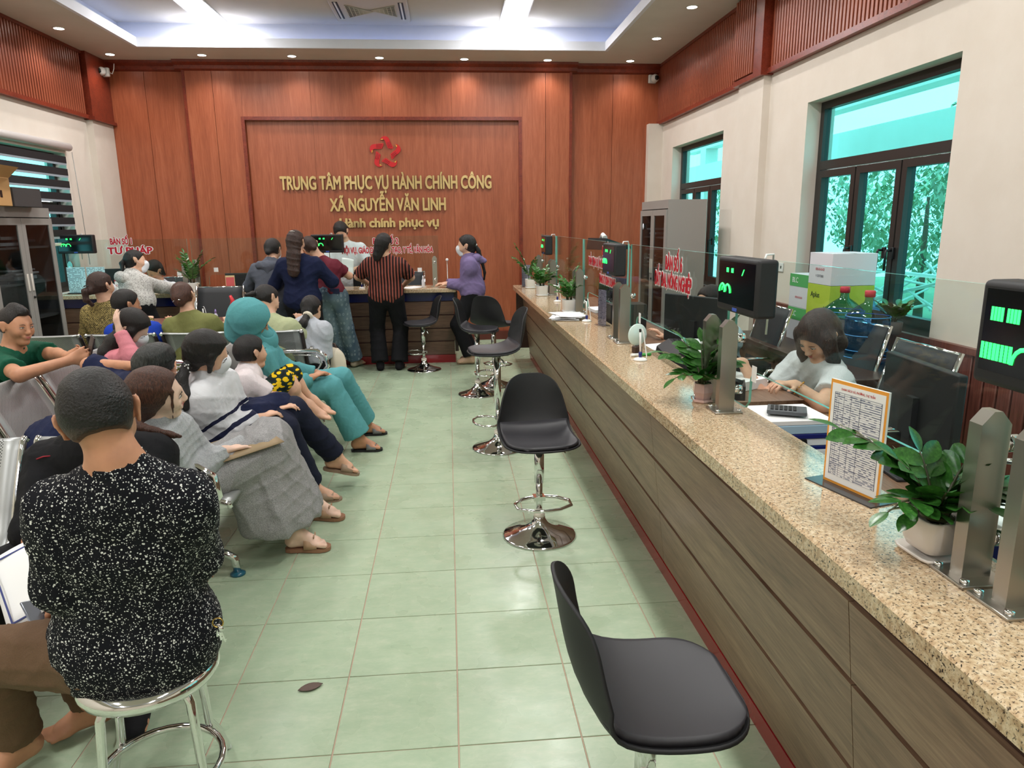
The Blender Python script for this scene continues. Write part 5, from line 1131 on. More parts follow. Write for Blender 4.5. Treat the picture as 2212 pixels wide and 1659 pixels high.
def legs(o, J, m, h=.009, length=.97, pad=.012, flare=0.0, wr=.004, seed=3, name='trousers', knee=None):
    """trousers over pelvis and both legs; length 0..1 along the shank after the knee (0 = knee)"""
    K = J['_']; g = K['g']; side, upv, fw = K['side'], K['up'], K['fw']; F = Field(); p = pad
    F.cap(J['pel']-side*.052*g, J['pel']+side*.052*g, .111*g+p*.5, None, .05, flat=fw, fs=.97); F.cap(J['pel']+upv*.06-side*.04*g, J['pel']+upv*.06+side*.04*g, .100*g+p*.4, None, .04, flat=fw, fs=.93)
    for q in 'LR':
        Hh, Kn, A = J['h'+q], J['k'+q], J['a'+q]
        F.cap(J['pel']*.5+Hh*.5, Hh, .10*g+p, .09*g+p, .05)
        if length > 0: F.cap(Hh, Kn, .089*g+p, .059*g+p*1.2, .03); F.cap(Kn, Kn+(A-Kn)*length, .058*g+p*1.2, .042*g+p+flare, .03, end=True)
        else: F.cap(Hh, Hh+(Kn-Hh)*(1+length), .089*g+p, .07*g+p*1.6, .03, end=True)
    return part(F, name, m, o, h, wr, seed)
def hair(o, J, m, h=.007, style='short', extra=(), name='hair', th=.012, back=0.0, fringe=0.0, seed=5, ear=True, wr=.0025, cut=.035):
    """cap of hair over the skull; extra = list of (a,b,ra,rb) capsules in head coordinates (forward, side, up)"""
    K = J['_']; f, s, u, hs = K['f'], K['s'], K['u'], K['hs']; F = Field(); c = J['head']; P = lambda a, b, d: c+(f*a+s*b+u*d)*hs
    F.ell(P(-.018, 0, .032), np.array([.095+th, .074+th*.8, .085+th])*hs, (f, s, u), .02)
    F.cap(P(-.045, 0, -.0), P(-.052, 0, -.05-back), .068*hs+th*.5, .052*hs+th*.3, .03)
    lo = c-.3; hi = c+.3
    # open the face: remove what lies in front of the hairline
    n = un(f*1.0-u*.55); F.plane(P(cut+fringe, 0, .02), n, lo, hi)
    if ear: 
        for q in (-1, 1): F.ell(P(-.002, q*.096, -.012), np.array([.036, .030, .048])*hs, (f, s, u), .010, 's')
    if style == 'short': F.plane(P(0, 0, -.052), un(-u-f*.1), lo, hi)
    for e in extra: F.cap(P(*e[0]), P(*e[1]), e[2]*hs, e[3]*hs, e[4] if len(e) > 4 else .015)
    return part(F, name, m, o, h, wr, seed, 70.)
def mask(o, J, m=None, h=.005):
    K = J['_']; f, s, u, hs = K['f'], K['s'], K['u'], K['hs']; F = Field(); c = J['head']; P = lambda a, b, d: c+(f*a+s*b+u*d)*hs
    F.cap(P(.070, 0, -.026), P(.066, 0, -.078), .050*hs, .038*hs, .02); F.cap(P(.09, 0, -.018), P(.094, 0, -.05), .024*hs, .022*hs, .03)
    F.plane(P(.040, 0, 0), -f, c-.2, c+.2)
    x = part(F, 'face_mask', m or M_mask, o, h)
    for q in (-1, 1): B().tube([P(.045, q*.055, -.03), P(.02, q*.072, -.02), P(-.012, q*.080, .01)], .0015, 4).obj('mask_loop', m or M_mask, x)
    return x
M_mask = mat('white_face_mask', (228, 230, 236), .8)
def shoe(o, J, q, m, sc=1.0, name='shoe', h=.008, heel=0):
    a, t = J['a'+q], un(J['t'+q]); up = J.get('fu'+q, V3((0, 0, 1))); s = un(np.cross(t, up)); u = np.cross(s, t); P = lambda x, y, z: a+(t*x+s*y+u*z)*sc; F = Field()
    F.cap(P(-.012, 0, -.01), P(-.03, 0, -.052), .040, .038, .02); F.cap(P(0, 0, -.02), P(.095, 0, -.058), .043, .034, .03); F.cap(P(-.03, 0, -.058), P(.125, 0, -.066), .038, .036, .02, flat=u, fs=.75)
    F.plane(P(0, 0, -.09), -u, a-.3, a+.3); return part(F, name, m, o, h)
def sandal(o, J, q, m, ms, strap='band', sole=.018, sc=1.0):
    a, t = J['a'+q], un(J['t'+q]); up = J.get('fu'+q, V3((0, 0, 1))); s = un(np.cross(t, up)); u = np.cross(s, t); P = lambda x, y, z: a+(t*x+s*y+u*z)*sc
    out = [(-.062, 0), (-.055, .024), (-.03, .034), (.03, .034), (.08, .044), (.12, .048), (.15, .040), (.168, .02), (.17, 0), (.166, -.02), (.145, -.04), (.11, -.046), (.05, -.036), (-.02, -.034), (-.052, -.024)]
    b = B(); n = len(out); b.verts([P(x, y, -.084) for x, y in out]+[P(x, y, -.084-sole) for x, y in out], [tuple(range(n)), tuple(range(2*n-1, n-1, -1))]+[(i, (i+1) % n, (i+1) % n+n, i+n) for i in range(n)])
    so = b.obj('sandal', m, o)
    def arch(x0, x1, w, hgt, lift=-.082):
        pts = np.array([[P(x0+(x1-x0)*i/3, w*math.cos(PI*j/8), lift+hgt*math.sin(PI*j/8)**.7*(1-.12*i)) for j in range(9)] for i in range(4)]); return pts
    if strap in ('band', 'wide'): sheet('strap', arch(.055, .115 if strap == 'band' else .125, .047, .052), .003, ms, so)
    if strap == 'slide2': sheet('strap', arch(.045, .12, .047, .058), .004, ms, so)
    if strap == 'bow':
        sheet('strap', arch(.04, .105, .047, .055), .003, ms, so)
        b = B(); c0 = P(.09, 0, -.028)
        for k in (-1, 1): b.tube([c0, c0+(s*k*.02+u*.012)*sc, c0+(s*k*.026-u*.002)*sc, c0], .0028, 5)
        b.obj('bow', ms, so)
    return so
# ------------------------------------------------------------------ people
def mk(pel, neck, head, face, fwd, wL, wR, aL, aR, tL=None, tR=None, heL=(0, -.3, -1), heR=(0, -.3, -1), hkL=None, hkR=None, sw=.165, sdrop=.055, side=None, arm=(.265, .235), leg=(.41, .40), **kw):
    pel, neck, head, fwd = V3(pel), V3(neck), V3(head), un(fwd); up = un(neck-pel); sd = un(np.cross(fwd, up)) if side is None else un(side)
    ps = un(np.cross(fwd, V3((0, 0, 1)))) if abs(fwd[2]) < .9 else sd
    J = dict(pel=pel, neck=neck, head=head, face=V3(face), fwd=fwd)
    for q, g in (('L', -1), ('R', 1)):
        J['s'+q] = V3(kw['s'+q]) if 's'+q in kw else neck+sd*g*sw-up*sdrop
        J['h'+q] = V3(kw['h'+q]) if 'h'+q in kw else pel+ps*g*.088-V3((0, 0, .03))
        w_ = V3(wL if q == 'L' else wR); S = J['s'+q]; d = w_-S; m = sum(arm)*.995
        if np.linalg.norm(d) > m: w_ = S+un(d)*m
        J['w'+q] = w_; J['e'+q] = V3(kw['e'+q]) if 'e'+q in kw else solve_elbow(S, w_, arm[0], arm[1], heL if q == 'L' else heR)
        A = V3(aL if q == 'L' else aR); J['a'+q] = A; hk = hkL if q == 'L' else hkR
        J['k'+q] = V3(kw['k'+q]) if 'k'+q in kw else solve_elbow(J['h'+q], A, leg[0], leg[1], hk if hk is not None else fwd+V3((0, 0, .3)))
        t = tL if q == 'L' else tR; J['t'+q] = V3(t if t is not None else (fwd[0], fwd[1], 0))
    for q in ('fuL', 'fuR', 'chest', 'hup'):
        if q in kw: J[q] = V3(kw[q])
    return J
def pony(o, J, m, root, pts, r0=.022, r1=.012, tie=None, wr=.004, name='ponytail', sp=.0):
    F = Field(); rs = [r0*(.8 if i == 0 else 1) for i in range(len(pts))]
    P = [V3(root)]+[V3(p) for p in pts]; n = len(P)-1
    for i in range(n):
        a, b = i/n, (i+1)/n; F.cap(P[i], P[i+1], r0+(r1-r0)*a if i else r0*.7, r0+(r1-r0)*b, .015)
    x = part(F, name, m, o, .006, wr, 3, 60.)
    if tie:
        d = un(P[1]-P[0]); B().lathe([(.010, -.012), (.024, -.010), (.027, 0), (.024, .010), (.010, .012)], seg=16).obj('hair_tie', tie, o, loc=tuple(P[0]+d*.012), rot=Vector(d).to_track_quat('Z', 'Y').to_euler())
    return x
def clip(o, J, p, d, m, w=.05):
    K = J['_']; P = J['head']+(K['f']*p[0]+K['s']*p[1]+K['u']*p[2])*K['hs']; d_ = K['s']*w/2
    B().tube([P-d_, P-d_*.5+K['u']*.006, P+d_*.5+K['u']*.006, P+d_], .005, 6).obj('hair_clip', m, o)
# --- 1 the man in the speckled shirt
def speckle_mat():
    m, N, L, b = newmat('black_white_speckled_fabric', .85, .2); v = coords(N, L)
    out = None
    for sc, th, rs in ((105, .17, 1), (200, .20, 1), (62, .10, 1)):
        vo = N.new('ShaderNodeTexVoronoi'); vo.inputs['Scale'].default_value = sc; L.new(v, vo.inputs['Vector']); sp = N.new('ShaderNodeSeparateXYZ'); L.new(vo.outputs['Color'], sp.inputs[0])
        dd = math_(N, L, 'LESS_THAN', vo.outputs['Distance'], math_(N, L, 'MULTIPLY', sp.outputs[0], th*1.9)); out = dd if out is None else math_(N, L, 'MAXIMUM', out, dd)
    L.new(mixc(N, L, out, lin((16, 17, 24)), lin((222, 222, 218))), b.inputs['Base Color']); return m
M_speck = speckle_mat(); M_brown = cloth('brown_cotton', (104, 80, 60)); M_blackc = cloth('black_cloth', (20, 20, 24)); M_navy = cloth('navy_cloth', (22, 30, 62)); M_jean = cloth('dark_denim', (26, 30, 50))
J = mk((-.88, 1.85, .545), (-.80, 1.70, 1.06), (-.83, 1.71, 1.195), (-.25, .9, -.38), (-.35, .93, .1), (-1.13, 1.98, .60), (-.78, 2.08, .62), (-1.36, 2.03, .11), (-1.22, 2.20, .10), (-.5, -.85, -.1), (-.8, -.5, 0), heL=(-.6, -.2, -1), heR=(.5, -.2, -.8),
       sL=(-.955, 1.70, .985), sR=(-.66, 1.71, .99), eL=(-1.00, 1.74, .76), eR=(-.70, 1.86, .76), kL=(-1.33, 1.93, .455), kR=(-1.27, 2.14, .46), side=(1, 0, 0))
o, J = person('man seen from behind in a black shirt with white speckles on a round stool', J, M_skin2, h=.0065, hs=.98, build=1.02, face=False, hands=dict(L=dict(d=(-.6, .5, -.4), n=(.3, .2, -.8), curl=.9), R=dict(curl=.9)), neck=.050)
top(o, J, M_speck, .0075, 1.97, .014, .085, .006, 11, 1.05, armpad=.014, skirt=.055)
legs(o, J, M_brown, .008, .96, .016, .008, .006, 4)
collar(o, J, M_speck, r=.064, hgt=.040)
def fade_mat():
    m, N, L, b = newmat('black_hair_faded_nape', .5, .4); v = coords(N, L); sp = N.new('ShaderNodeSeparateXYZ'); L.new(v, sp.inputs[0]); n = noise(N, L, v, 160, 3)
    f = math_(N, L, 'ADD', sp.outputs[2], math_(N, L, 'MULTIPLY', n.outputs[0], .03)); L.new(ramp(N, L, math_(N, L, 'MULTIPLY', math_(N, L, 'SUBTRACT', f, 1.15), 9.0), [(.05, (166, 118, 94)), (.30, (84, 62, 52)), (.62, (20, 17, 16))]), b.inputs['Base Color'])
    bump(N, L, b, n.outputs[0], .9, .005); return m
hair(o, J, fade_mat(), .006, 'short', th=.008, cut=.05, wr=.0018)
B().tube([J['aL']+V3((.02, .0, .045)), J['aL']+V3((0, 0, .02))], .04, 12).obj('trouser_cuff', M_blackc, o) if False else None
t = thing('key_ring', 'bunch of keys on a ring hanging at the belt of the speckled shirt', 'keys', (-.645, 1.79, .60))
B().tube([(.014*math.cos(a), 0, .014*math.sin(a)) for a in np.linspace(0, 2*PI, 14)[:-1]], .002, 6, close=True).obj('ring', mat('brass', (196, 160, 90), .25, 1), t)
for k in range(3): B().lathe([(0, -.002), (.009, -.002), (.009, .002), (0, .002)], (0, 0, -.02), 12, axis='y').box(-.0025, .0025, -.001, .001, -.06, -.026).box(.002, .006, -.001, .001, -.055, -.05).obj('key', M_chrome, t, loc=(0, .003*k, 0), rot=(.15*k, .25*(k-1), 0))
def paper_sheet(name, lb, cat, loc, w, hgt, rot, m=None, curl=.01, lines=False, group=None):
    P = [[(-w/2+w*i/8, -hgt/2+hgt*j/8, curl*math.sin(PI*i/8)+.5*curl*math.cos(PI*j/4)) for j in range(9)] for i in range(9)]
    x = sheet(name, P, .0008, m or M_paper); x.location = loc; x.rotation_euler = rot; return tag(x, lb, cat, group)
x = paper_sheet('document', 'white printed sheet with a blue border held behind the speckled shirt', 'paper', (-1.28, 2.10, .60), .20, .28, (.5, -.35, .5)); 
b = B()
for q in ((-.085, -.08, -.125, .125), (.08, .085, -.125, .125), (-.085, .085, -.125, -.12), (-.085, .085, .12, .125)): b.box(q[0], q[1], q[2], q[3], .013, .0145)
b.obj('printed_border', mat('print_blue', (50, 60, 120), .7), x)
tag(B().rbox(-.036, .036, -.075, .075, -.004, .004, .004).obj('mobile_phone', mat('silver_phone', (120, 124, 134), .25, .6), loc=(-1.20, 1.98, .535), rot=(.5, .2, .9)), 'silver-edged phone held under the sheets by the man in the speckled shirt', 'phone')
# --- 2 the man in the dark jacket, facing the camera
M_redst = mat('red_stitching', (150, 24, 44), .7)
J = mk((-1.36, 2.76, .50), (-1.30, 2.62, .875), (-1.235, 2.50, 1.015), (.1, -.85, -.5), (.05, -1, .1), (-1.20, 2.25, .58), (-1.335, 2.19, .52), (-1.10, 2.26, .09), (-1.62, 2.25, .09), (.2, -1, 0), (-.2, -1, 0), heL=(.3, .3, -1), heR=(-.5, .2, -.8), sL=(-1.13, 2.70, .80), sR=(-1.50, 2.66, .80), kR=(-1.55, 2.28, .50), kL=(-1.18, 2.34, .50), eR=(-1.475, 2.46, .60))
o, J = person('man in a black jacket with red stitching, facing the camera behind the speckled shirt', J, M_skin2, h=.009, face=False, build=1.05, hands=dict(R=dict(d=(.3, -.3, -.8), n=(.6, .3, 0), curl=.7)))
top(o, J, M_blackc, .010, 1.15, .02, .08, .006, 5, name='jacket'); legs(o, J, M_blackc, .010, .97, .016); hair(o, J, M_hair, .008, 'short')
b = B()
for (x, y, z, dx, dy, dz) in ((-1.155, 2.615, .80, .05, .015, .03), (-1.12, 2.63, .76, .03, .03, -.05), (-1.535, 2.60, .79, -.03, .01, -.05), (-1.49, 2.575, .83, .05, 0, .01), (-1.42, 2.53, .74, .06, 0, .01), (-1.18, 2.60, .70, .05, .01, .02)): b.tube([(x, y, z), (x+dx*.5, y+dy*.5, z+dz*.5+.004), (x+dx, y+dy, z+dz)], .0028, 5)
sk = b.obj('stitching', M_redst, o); sk['kind'] = 'stuff'
shoe(o, J, 'L', M_blackc); shoe(o, J, 'R', M_blackc)
# --- 3 the man in the green polo shirt
M_green = cloth('green_polo', (18, 84, 62))
J = mk((-3.02, 4.62, .53), (-2.70, 4.60, .885), (-2.635, 4.58, 1.055), (.90, -.42, -.10), (.9, -.1, .3), (-2.245, 4.40, .885), (-2.20, 4.27, .89), (-2.72, 4.85, .09), (-2.75, 4.40, .09), (1, 0, 0), (1, 0, 0), sR=(-2.67, 4.43, .845), sL=(-2.66, 4.78, .86), eR=(-2.43, 4.17, .83), eL=(-2.47, 4.66, .86))
o, J = person('man in a green polo shirt leaning on the bench backs with a phone', J, M_skin2, h=.0075, build=1.05, hands=dict(R=dict(d=(.75, .35, .35), n=(-.2, .8, .0), s=-1, curl=.8), L=dict(d=(.8, -.15, .3), n=(0, -.8, .3), s=1, curl=.8)), neck=.054)
top(o, J, M_green, .009, .60, .016, .06, .006, 6, name='polo_shirt'); collar(o, J, M_green); legs(o, J, M_blackc, .012, .97)
hair(o, J, M_hair, .007, 'short', th=.010, extra=[((.06, 0, .098), (-.02, 0, .115), .026, .03, .03)], wr=.006, cut=.03)
for q in 'LR':
    d = un(J['e'+q]-J['s'+q]); c = J['s'+q]+(J['e'+q]-J['s'+q])*.585; n_ = Vector(d).to_track_quat('Z', 'Y').to_euler(); B().lathe([(.068, -.006), (.070, 0), (.068, .006)], seg=24).obj('white_trim', M_white, o, loc=tuple(c), rot=n_) if False else None
tag(B().rbox(-.036, .036, -.0045, .0045, -.075, .075, .004).obj('mobile_phone', mat('dark_phone', (60, 50, 52), .2, .4), loc=(-2.105, 4.33, .945), rot=(-.25, .2, -.9)), 'dark phone held upright by the man in the green polo shirt', 'phone')
# --- 4 the man in navy leaning behind the girl
J = mk((-2.06, 3.74, .52), (-1.62, 3.74, .84), (-1.505, 3.73, .955), (.55, .8, .1), (.25, .9, .3), (-1.66, 3.82, .93), (-1.47, 3.82, .90), (-1.80, 3.42, .09), (-1.86, 3.60, .09), (1, -.3, 0), (1, -.2, 0), sR=(-1.54, 3.60, .80), sL=(-1.76, 3.88, .86), eR=(-1.355, 3.60, .80), eL=(-1.93, 3.93, .92), kL=(-1.80, 3.45, .5), kR=(-1.78, 3.60, .5))
o, J = person('man in navy with greying hair, hands behind his head, behind the girl in grey', J, M_skin2, h=.009, face=False, hands=dict(L=dict(curl=.8), R=dict(curl=.8)))
top(o, J, M_navy, .011, .98, .018, .06, .008, 7, name='navy_shirt'); legs(o, J, M_jean, .012, .97); hair(o, J, M_hairg, .008, 'short', th=.014, wr=.004); shoe(o, J, 'L', M_blackc, h=.012); shoe(o, J, 'R', M_blackc, h=.012)
# --- 5 the girl in grey
M_greyk = cloth('heather_grey_jersey', (176, 178, 180), (150, 152, 156), s=260); M_greysk = cloth('grey_skirt_knit', (158, 156, 156), (128, 127, 128), s=240)
J = mk((-1.24, 3.16, .50), (-1.24, 3.01, .825), (-1.205, 2.965, .965), (.93, .33, -.02), (.95, .25, .1), (-1.0, 3.42, .615), (-1.06, 3.26, .625), (-.80, 3.90, .105), (-.82, 3.49, .105), (.95, -.15, 0), (1, .0, 0), sR=(-1.20, 2.875, .765), sL=(-1.22, 3.16, .775), eR=(-1.16, 3.03, .56), eL=(-1.14, 3.28, .56), kR=(-.93, 3.47, .55), kL=(-.95, 3.68, .57), sw=.15)
o, J = person('girl in a grey hoodie and long grey skirt, brown hair tied back, looking right', J, M_skin3, h=.0065, build=.92, ears=False, hands=dict(R=dict(d=(.6, .75, -.05), n=(.1, 0, -1), s=1, curl=.18), L=dict(d=(.8, .5, 0), n=(0, 0, -1), s=-1, curl=.2)), neck=.044)
top(o, J, M_greyk, .0075, 1.93, .020, .06, .007, 8, 1.0, name='hoodie', armpad=.020)
K = J['_']; F = Field()
F.cap(J['pel']-K['side']*.06, J['pel']+K['side']*.06, .122, None, .05)
kR, kL = J['kR'], J['kL']
F.cap(J['hR'], kR, .105, .082, .05); F.cap(J['hL'], kL, .105, .082, .05); F.cap(J['pel'], (kR+kL)/2, .10, .085, .08)
for a, b, r0, r1 in ((kR, (-.895, 3.38, .17), .085, .085), ((kR+kL)/2, (-.83, 3.50, .17), .085, .09), (kL, (-.80, 3.70, .20), .080, .085), ((kR*.6+J['hR']*.4), (-1.0, 3.36, .19), .07, .055), ((kR+kL)/2, (-.80, 3.60, .18), .08, .09)): F.cap(a, b, r0, r1, .07)
F.plane((-.86, 3.45, .155), (-.10, .12, -1), (-1.3, 3.0, -.1), (-.5, 4.1, .45))
for q in range(3): F.cap((-.97+.07*q, 3.34+.10*q, .40), (-.95+.07*q, 3.33+.10*q, .20), .008, .014, .06)
part(F, 'long_skirt', M_greysk, o, .0075, .009, 31, 24.)
hair(o, J, M_hairr, .006, 'long', ear=False, th=.013, cut=.035, extra=[((.055, .058, .05), (.050, .075, -.07), .008, .004, .006), ((.055, -.05, .06), (.070, -.070, -.03), .012, .006, .01), ((-.07, .0, -.01), (-.065, 0, -.095), .055, .048, .03)], wr=.002)
P = lambda a, b, c: J['head']+K['f']*a+K['s']*b+K['u']*c
pony(o, J, M_hairr, (-1.285, 2.90, .975), [(-1.262, 2.84, .955), (-1.232, 2.79, .885), (-1.155, 2.755, .872), (-1.048, 2.735, .850)], .034, .010, tie=M_black)
B().prism([(-.035, -.02), (.035, -.025), (.04, .02), (-.03, .028)], -.004, .004, 'y').obj('hair_clip', M_black, o, loc=tuple(P(-.095, .045, .02)), rot=(.3, .2, .9))
sandal(o, J, 'R', mat('tan_sole', (150, 108, 82), .6), mat('beige_leather', (178, 142, 112), .55), 'bow'); sandal(o, J, 'L', MATS['tan_sole'], MATS['beige_leather'], 'bow')
x = sheet('folder', [[(-.12+.24*i/6, -.16+.32*j/6, .014*math.sin(PI*i/6)) for j in range(7)] for i in range(7)], .003, mat('khaki_folder', (150, 128, 96), .6)); x.location = (-1.02, 3.38, .615); x.rotation_euler = (.05, .10, -.75)
tag(x, 'khaki folder lying on the lap of the girl in the grey skirt', 'folder')
# --- 6 the girl in the navy and white uniform jacket
def stripe_jacket():
    m, N, L, b = newmat('white_navy_track_jacket', .8, .25); v = coords(N, L); sp = N.new('ShaderNodeSeparateXYZ'); L.new(v, sp.inputs[0])
    n = noise(N, L, v, 8, 2); z = math_(N, L, 'ADD', math_(N, L, 'ADD', sp.outputs[2], math_(N, L, 'MULTIPLY', sp.outputs[0], -.55)), math_(N, L, 'MULTIPLY', n.outputs[0], .04))
    def band(a, c): return math_(N, L, 'MULTIPLY', math_(N, L, 'GREATER_THAN', z, a), math_(N, L, 'LESS_THAN', z, c))
    f = math_(N, L, 'MAXIMUM', math_(N, L, 'LESS_THAN', z, 1.21), math_(N, L, 'MAXIMUM', band(1.245, 1.275), band(1.33, 1.35)))
    L.new(mixc(N, L, f, lin((214, 214, 218)), lin((24, 28, 58))), b.inputs['Base Color']); bump(N, L, b, noise(N, L, v, 16, 3, .5, 1).outputs[0], .3, .02); return m
J = mk((-1.30, 3.90, .50), (-1.285, 3.83, .855), (-1.255, 3.765, .995), (.88, .25, -.40), (.95, .25, .1), (-1.02, 4.10, .60), (-1.07, 3.92, .60), (-.86, 4.17, .095), (-.75, 4.40, .21), (.95, .1, 0), (.96, .15, -.25), sR=(-1.285, 3.66, .79), sL=(-1.26, 3.98, .80), eR=(-1.25, 3.78, .555), eL=(-1.2, 4.05, .56), kL=(-.97, 4.05, .50), kR=(-.945, 4.20, .565), sw=.16)
o, J = person('girl in a white and navy track jacket with a black ponytail and face mask', J, M_skin, h=.0075, build=.97, ears=False, hands=dict(R=dict(curl=.6), L=dict(curl=.6)), neck=.046)
top(o, J, stripe_jacket(), .0085, 1.94, .026, .08, .008, 9, 1.05, name='track_jacket', armpad=.030)
legs(o, J, M_jean, .0085, .95, .020, .012, .006, 5, 'jeans'); mask(o, J)
hair(o, J, M_hair, .006, 'long', ear=False, th=.016, cut=.030, extra=[((-.06, .03, -.02), (-.05, .03, -.085), .05, .03, .03), ((.02, .074, .04), (.035, .074, -.05), .022, .012, .012)])
K = J['_']; P = lambda a, b, c: J['head']+K['f']*a+K['s']*b+K['u']*c
pony(o, J, M_hair, (-1.335, 3.69, .955), [(-1.355, 3.63, .885), (-1.325, 3.60, .815), (-1.33, 3.585, .755)], .036, .020, tie=M_black)
b = B()
for k in range(14): a = k*2.4; b.ball(V3((-1.345, 3.665, .94))+V3((.03*math.cos(a), -.02+.03*math.sin(a*1.3), .02*math.cos(a*1.7))), .004, 1)
x = b.obj('pearl_beads', M_white, o); x['kind'] = 'stuff'
F = Field(); F.cap(J['pel']+V3((.10, .1, .06)), J['pel']+V3((.28, .28, .10)), .10, .085, .08); F.cap(J['pel']+V3((.05, .0, .05)), J['pel']+V3((.2, .1, .10)), .09, .07, .06); F.cap(J['pel']+V3((.22, .14, .05)), J['pel']+V3((.30, .24, -.0)), .06, .05, .06)
part(F, 'jacket_on_lap', M_navy, o, .008, .012, 12, 22.)
sandal(o, J, 'R', mat('taupe_sole', (148, 124, 104), .6), mat('taupe_strap', (160, 136, 116), .6), 'slide2'); sandal(o, J, 'L', MATS['taupe_sole'], MATS['taupe_strap'], 'slide2')
B().lathe([(.040, -.022), (.042, 0), (.038, .022)], seg=20).obj('ankle_sock', mat('cream_sock', (214, 206, 190), .8), o, loc=tuple(J['aR']), rot=(0, .5, 0))
# --- 7 the boy
def banana_mat():
    m, N, L, b = newmat('banana_print', .8, .2); v = coords(N, L); vo = N.new('ShaderNodeTexVoronoi'); vo.inputs['Scale'].default_value = 24; n = noise(N, L, v, 9, 2)
    mp = N.new('ShaderNodeMapping'); mp.inputs['Scale'].default_value = (1, .5, 1.6); L.new(v, mp.inputs[0]); ad = N.new('ShaderNodeVectorMath'); ad.operation = 'ADD'; L.new(mp.outputs[0], ad.inputs[0])
    sc = N.new('ShaderNodeVectorMath'); sc.operation = 'SCALE'; L.new(n.outputs['Color'], sc.inputs[0]); sc.inputs['Scale'].default_value = .05; L.new(sc.outputs[0], ad.inputs[1]); L.new(ad.outputs[0], vo.inputs['Vector'])
    c = ramp(N, L, vo.outputs['Distance'], [(.0, (236, 196, 30)), (.40, (228, 180, 24)), (.44, (30, 44, 34)), (.58, (26, 54, 44)), (.66, (22, 28, 34))], 'CONSTANT'); L.new(c, b.inputs['Base Color']); return m
J = mk((-1.33, 4.56, .51), (-1.29, 4.60, .735), (-1.27, 4.625, .845), (.72, .68, .02), (.95, .2, .15), (-1.04, 4.70, .655), (-1.05, 4.62, .66), (-.945, 4.80, .475), (-.95, 4.68, .475), (1, .15, -.12), (1, .0, -.12), sw=.125, sdrop=.045, arm=(.19, .17), kL=(-1.07, 4.76, .66), kR=(-1.09, 4.60, .66), heL=(0, .2, -1), heR=(0, -.6, -.8))
o, J = person('small boy in a white shirt and banana print shorts hugging his knees', J, M_skin, h=.0065, hs=.92, build=.74, hands=dict(R=dict(d=(.3, .9, -.2), n=(-.6, 0, -.4), curl=.6), L=dict(d=(.4, -.8, -.2), n=(-.5, 0, -.4), curl=.6)), neck=.05)
top(o, J, cloth('white_pink_cotton', (232, 220, 222)), .0075, .85, .016, .05, .006, 10, 1.0, armpad=.02); legs(o, J, banana_mat(), .0075, .14, .026, 0, .004, 6, 'shorts'); hair(o, J, M_hair, .006, 'short', th=.016)
# --- 8 the woman in the teal hood
M_teal = cloth('teal_jersey', (92, 160, 166)); 
J = mk((-1.28, 5.04, .52), (-1.30, 4.93, .875), (-1.31, 4.86, 1.02), (.88, .18, -.40), (.95, .2, .1), (-.96, 5.12, .60), (-.98, 4.98, .60), (-.70, 5.55, .10), (-.70, 5.14, .10), (1, .1, 0), (1, .0, 0), kR=(-.87, 5.10, .50), kL=(-.83, 5.36, .51), sw=.165)
o, J = person('woman in a teal hooded suit sitting beside the boy, hood up', J, M_skin2, h=.008, hands=dict(R=dict(curl=.4), L=dict(curl=.4)))
top(o, J, M_teal, .009, 1.90, .022, .08, .009, 11, 1.02, name='hooded_jacket'); legs(o, J, M_teal, .009, .93, .018, .042, .005, 7)
K = J['_']; F = Field(); P = lambda a, b, c: J['head']+K['f']*a+K['s']*b+K['u']*c
F.ell(P(-.02, 0, .035), (.128, .108, .118), (K['f'], K['s'], K['u']), .03); F.cap(P(-.06, 0, .0), P(-.06, 0, -.13), .105, .09, .06); F.cap(P(-.02, 0, -.06), J['neck']+K['fw']*.02, .10, .11, .06)
F.ell(P(.095, 0, -.005), (.06, .062, .085), (K['f'], K['s'], K['u']), .02, 's'); part(F, 'hood', M_teal, o, .0075, .007, 15, 24.)
F = Field(); F.cap(P(.06, 0, -.07), P(.05, 0, -.16), .065, .085, .04); F.ell(P(.115, 0, -.06), (.045, .05, .03), (K['f'], K['s'], K['u']), .02); part(F, 'face_cover', M_teal, o, .0075, .005, 16, 24.)
sandal(o, J, 'R', M_blackm, mat('silver_grey_strap', (120, 118, 120), .5), 'wide'); sandal(o, J, 'L', M_blackm, MATS['silver_grey_strap'], 'wide')
# --- 9 the girl in pink
M_pink = cloth('pink_jersey', (226, 140, 152))
J = mk((-2.22, 4.97, .52), (-2.17, 4.93, .85), (-2.095, 4.90, .985), (.72, .05, -.72), (.9, .1, .2), (-1.95, 5.05, .6), (-2.12, 4.76, .985), (-1.75, 5.1, .09), (-1.75, 4.85, .09), (1, 0, 0), (1, 0, 0), sR=(-2.19, 4.79, .80), eR=(-2.045, 4.72, .825), sw=.15)
o, J = person('girl in a pink top with long black hair holding one hand to her bowed head', J, M_skin3, h=.008, build=.9, hands=dict(R=dict(d=(-.25, .2, .95), n=(.5, .6, .2), curl=.35, spread=.6)), neck=.044)
top(o, J, M_pink, .009, 1.98, .016, .06, .007, 12, name='pink_top'); legs(o, J, M_jean, .012, .96)
K = J['_']; P = lambda a, b, c: J['head']+K['f']*a+K['s']*b+K['u']*c
hair(o, J, M_hair, .007, 'long', th=.017, ear=False, extra=[((.02, .075, .02), (.04, .085, -.05), .03, .02, .02)]); mask(o, J)
pony(o, J, M_hair, (-2.15, 4.87, .96), [(-2.20, 4.84, .90), (-2.24, 4.80, .84), (-2.27, 4.77, .76)], .07, .04, name='long_hair')
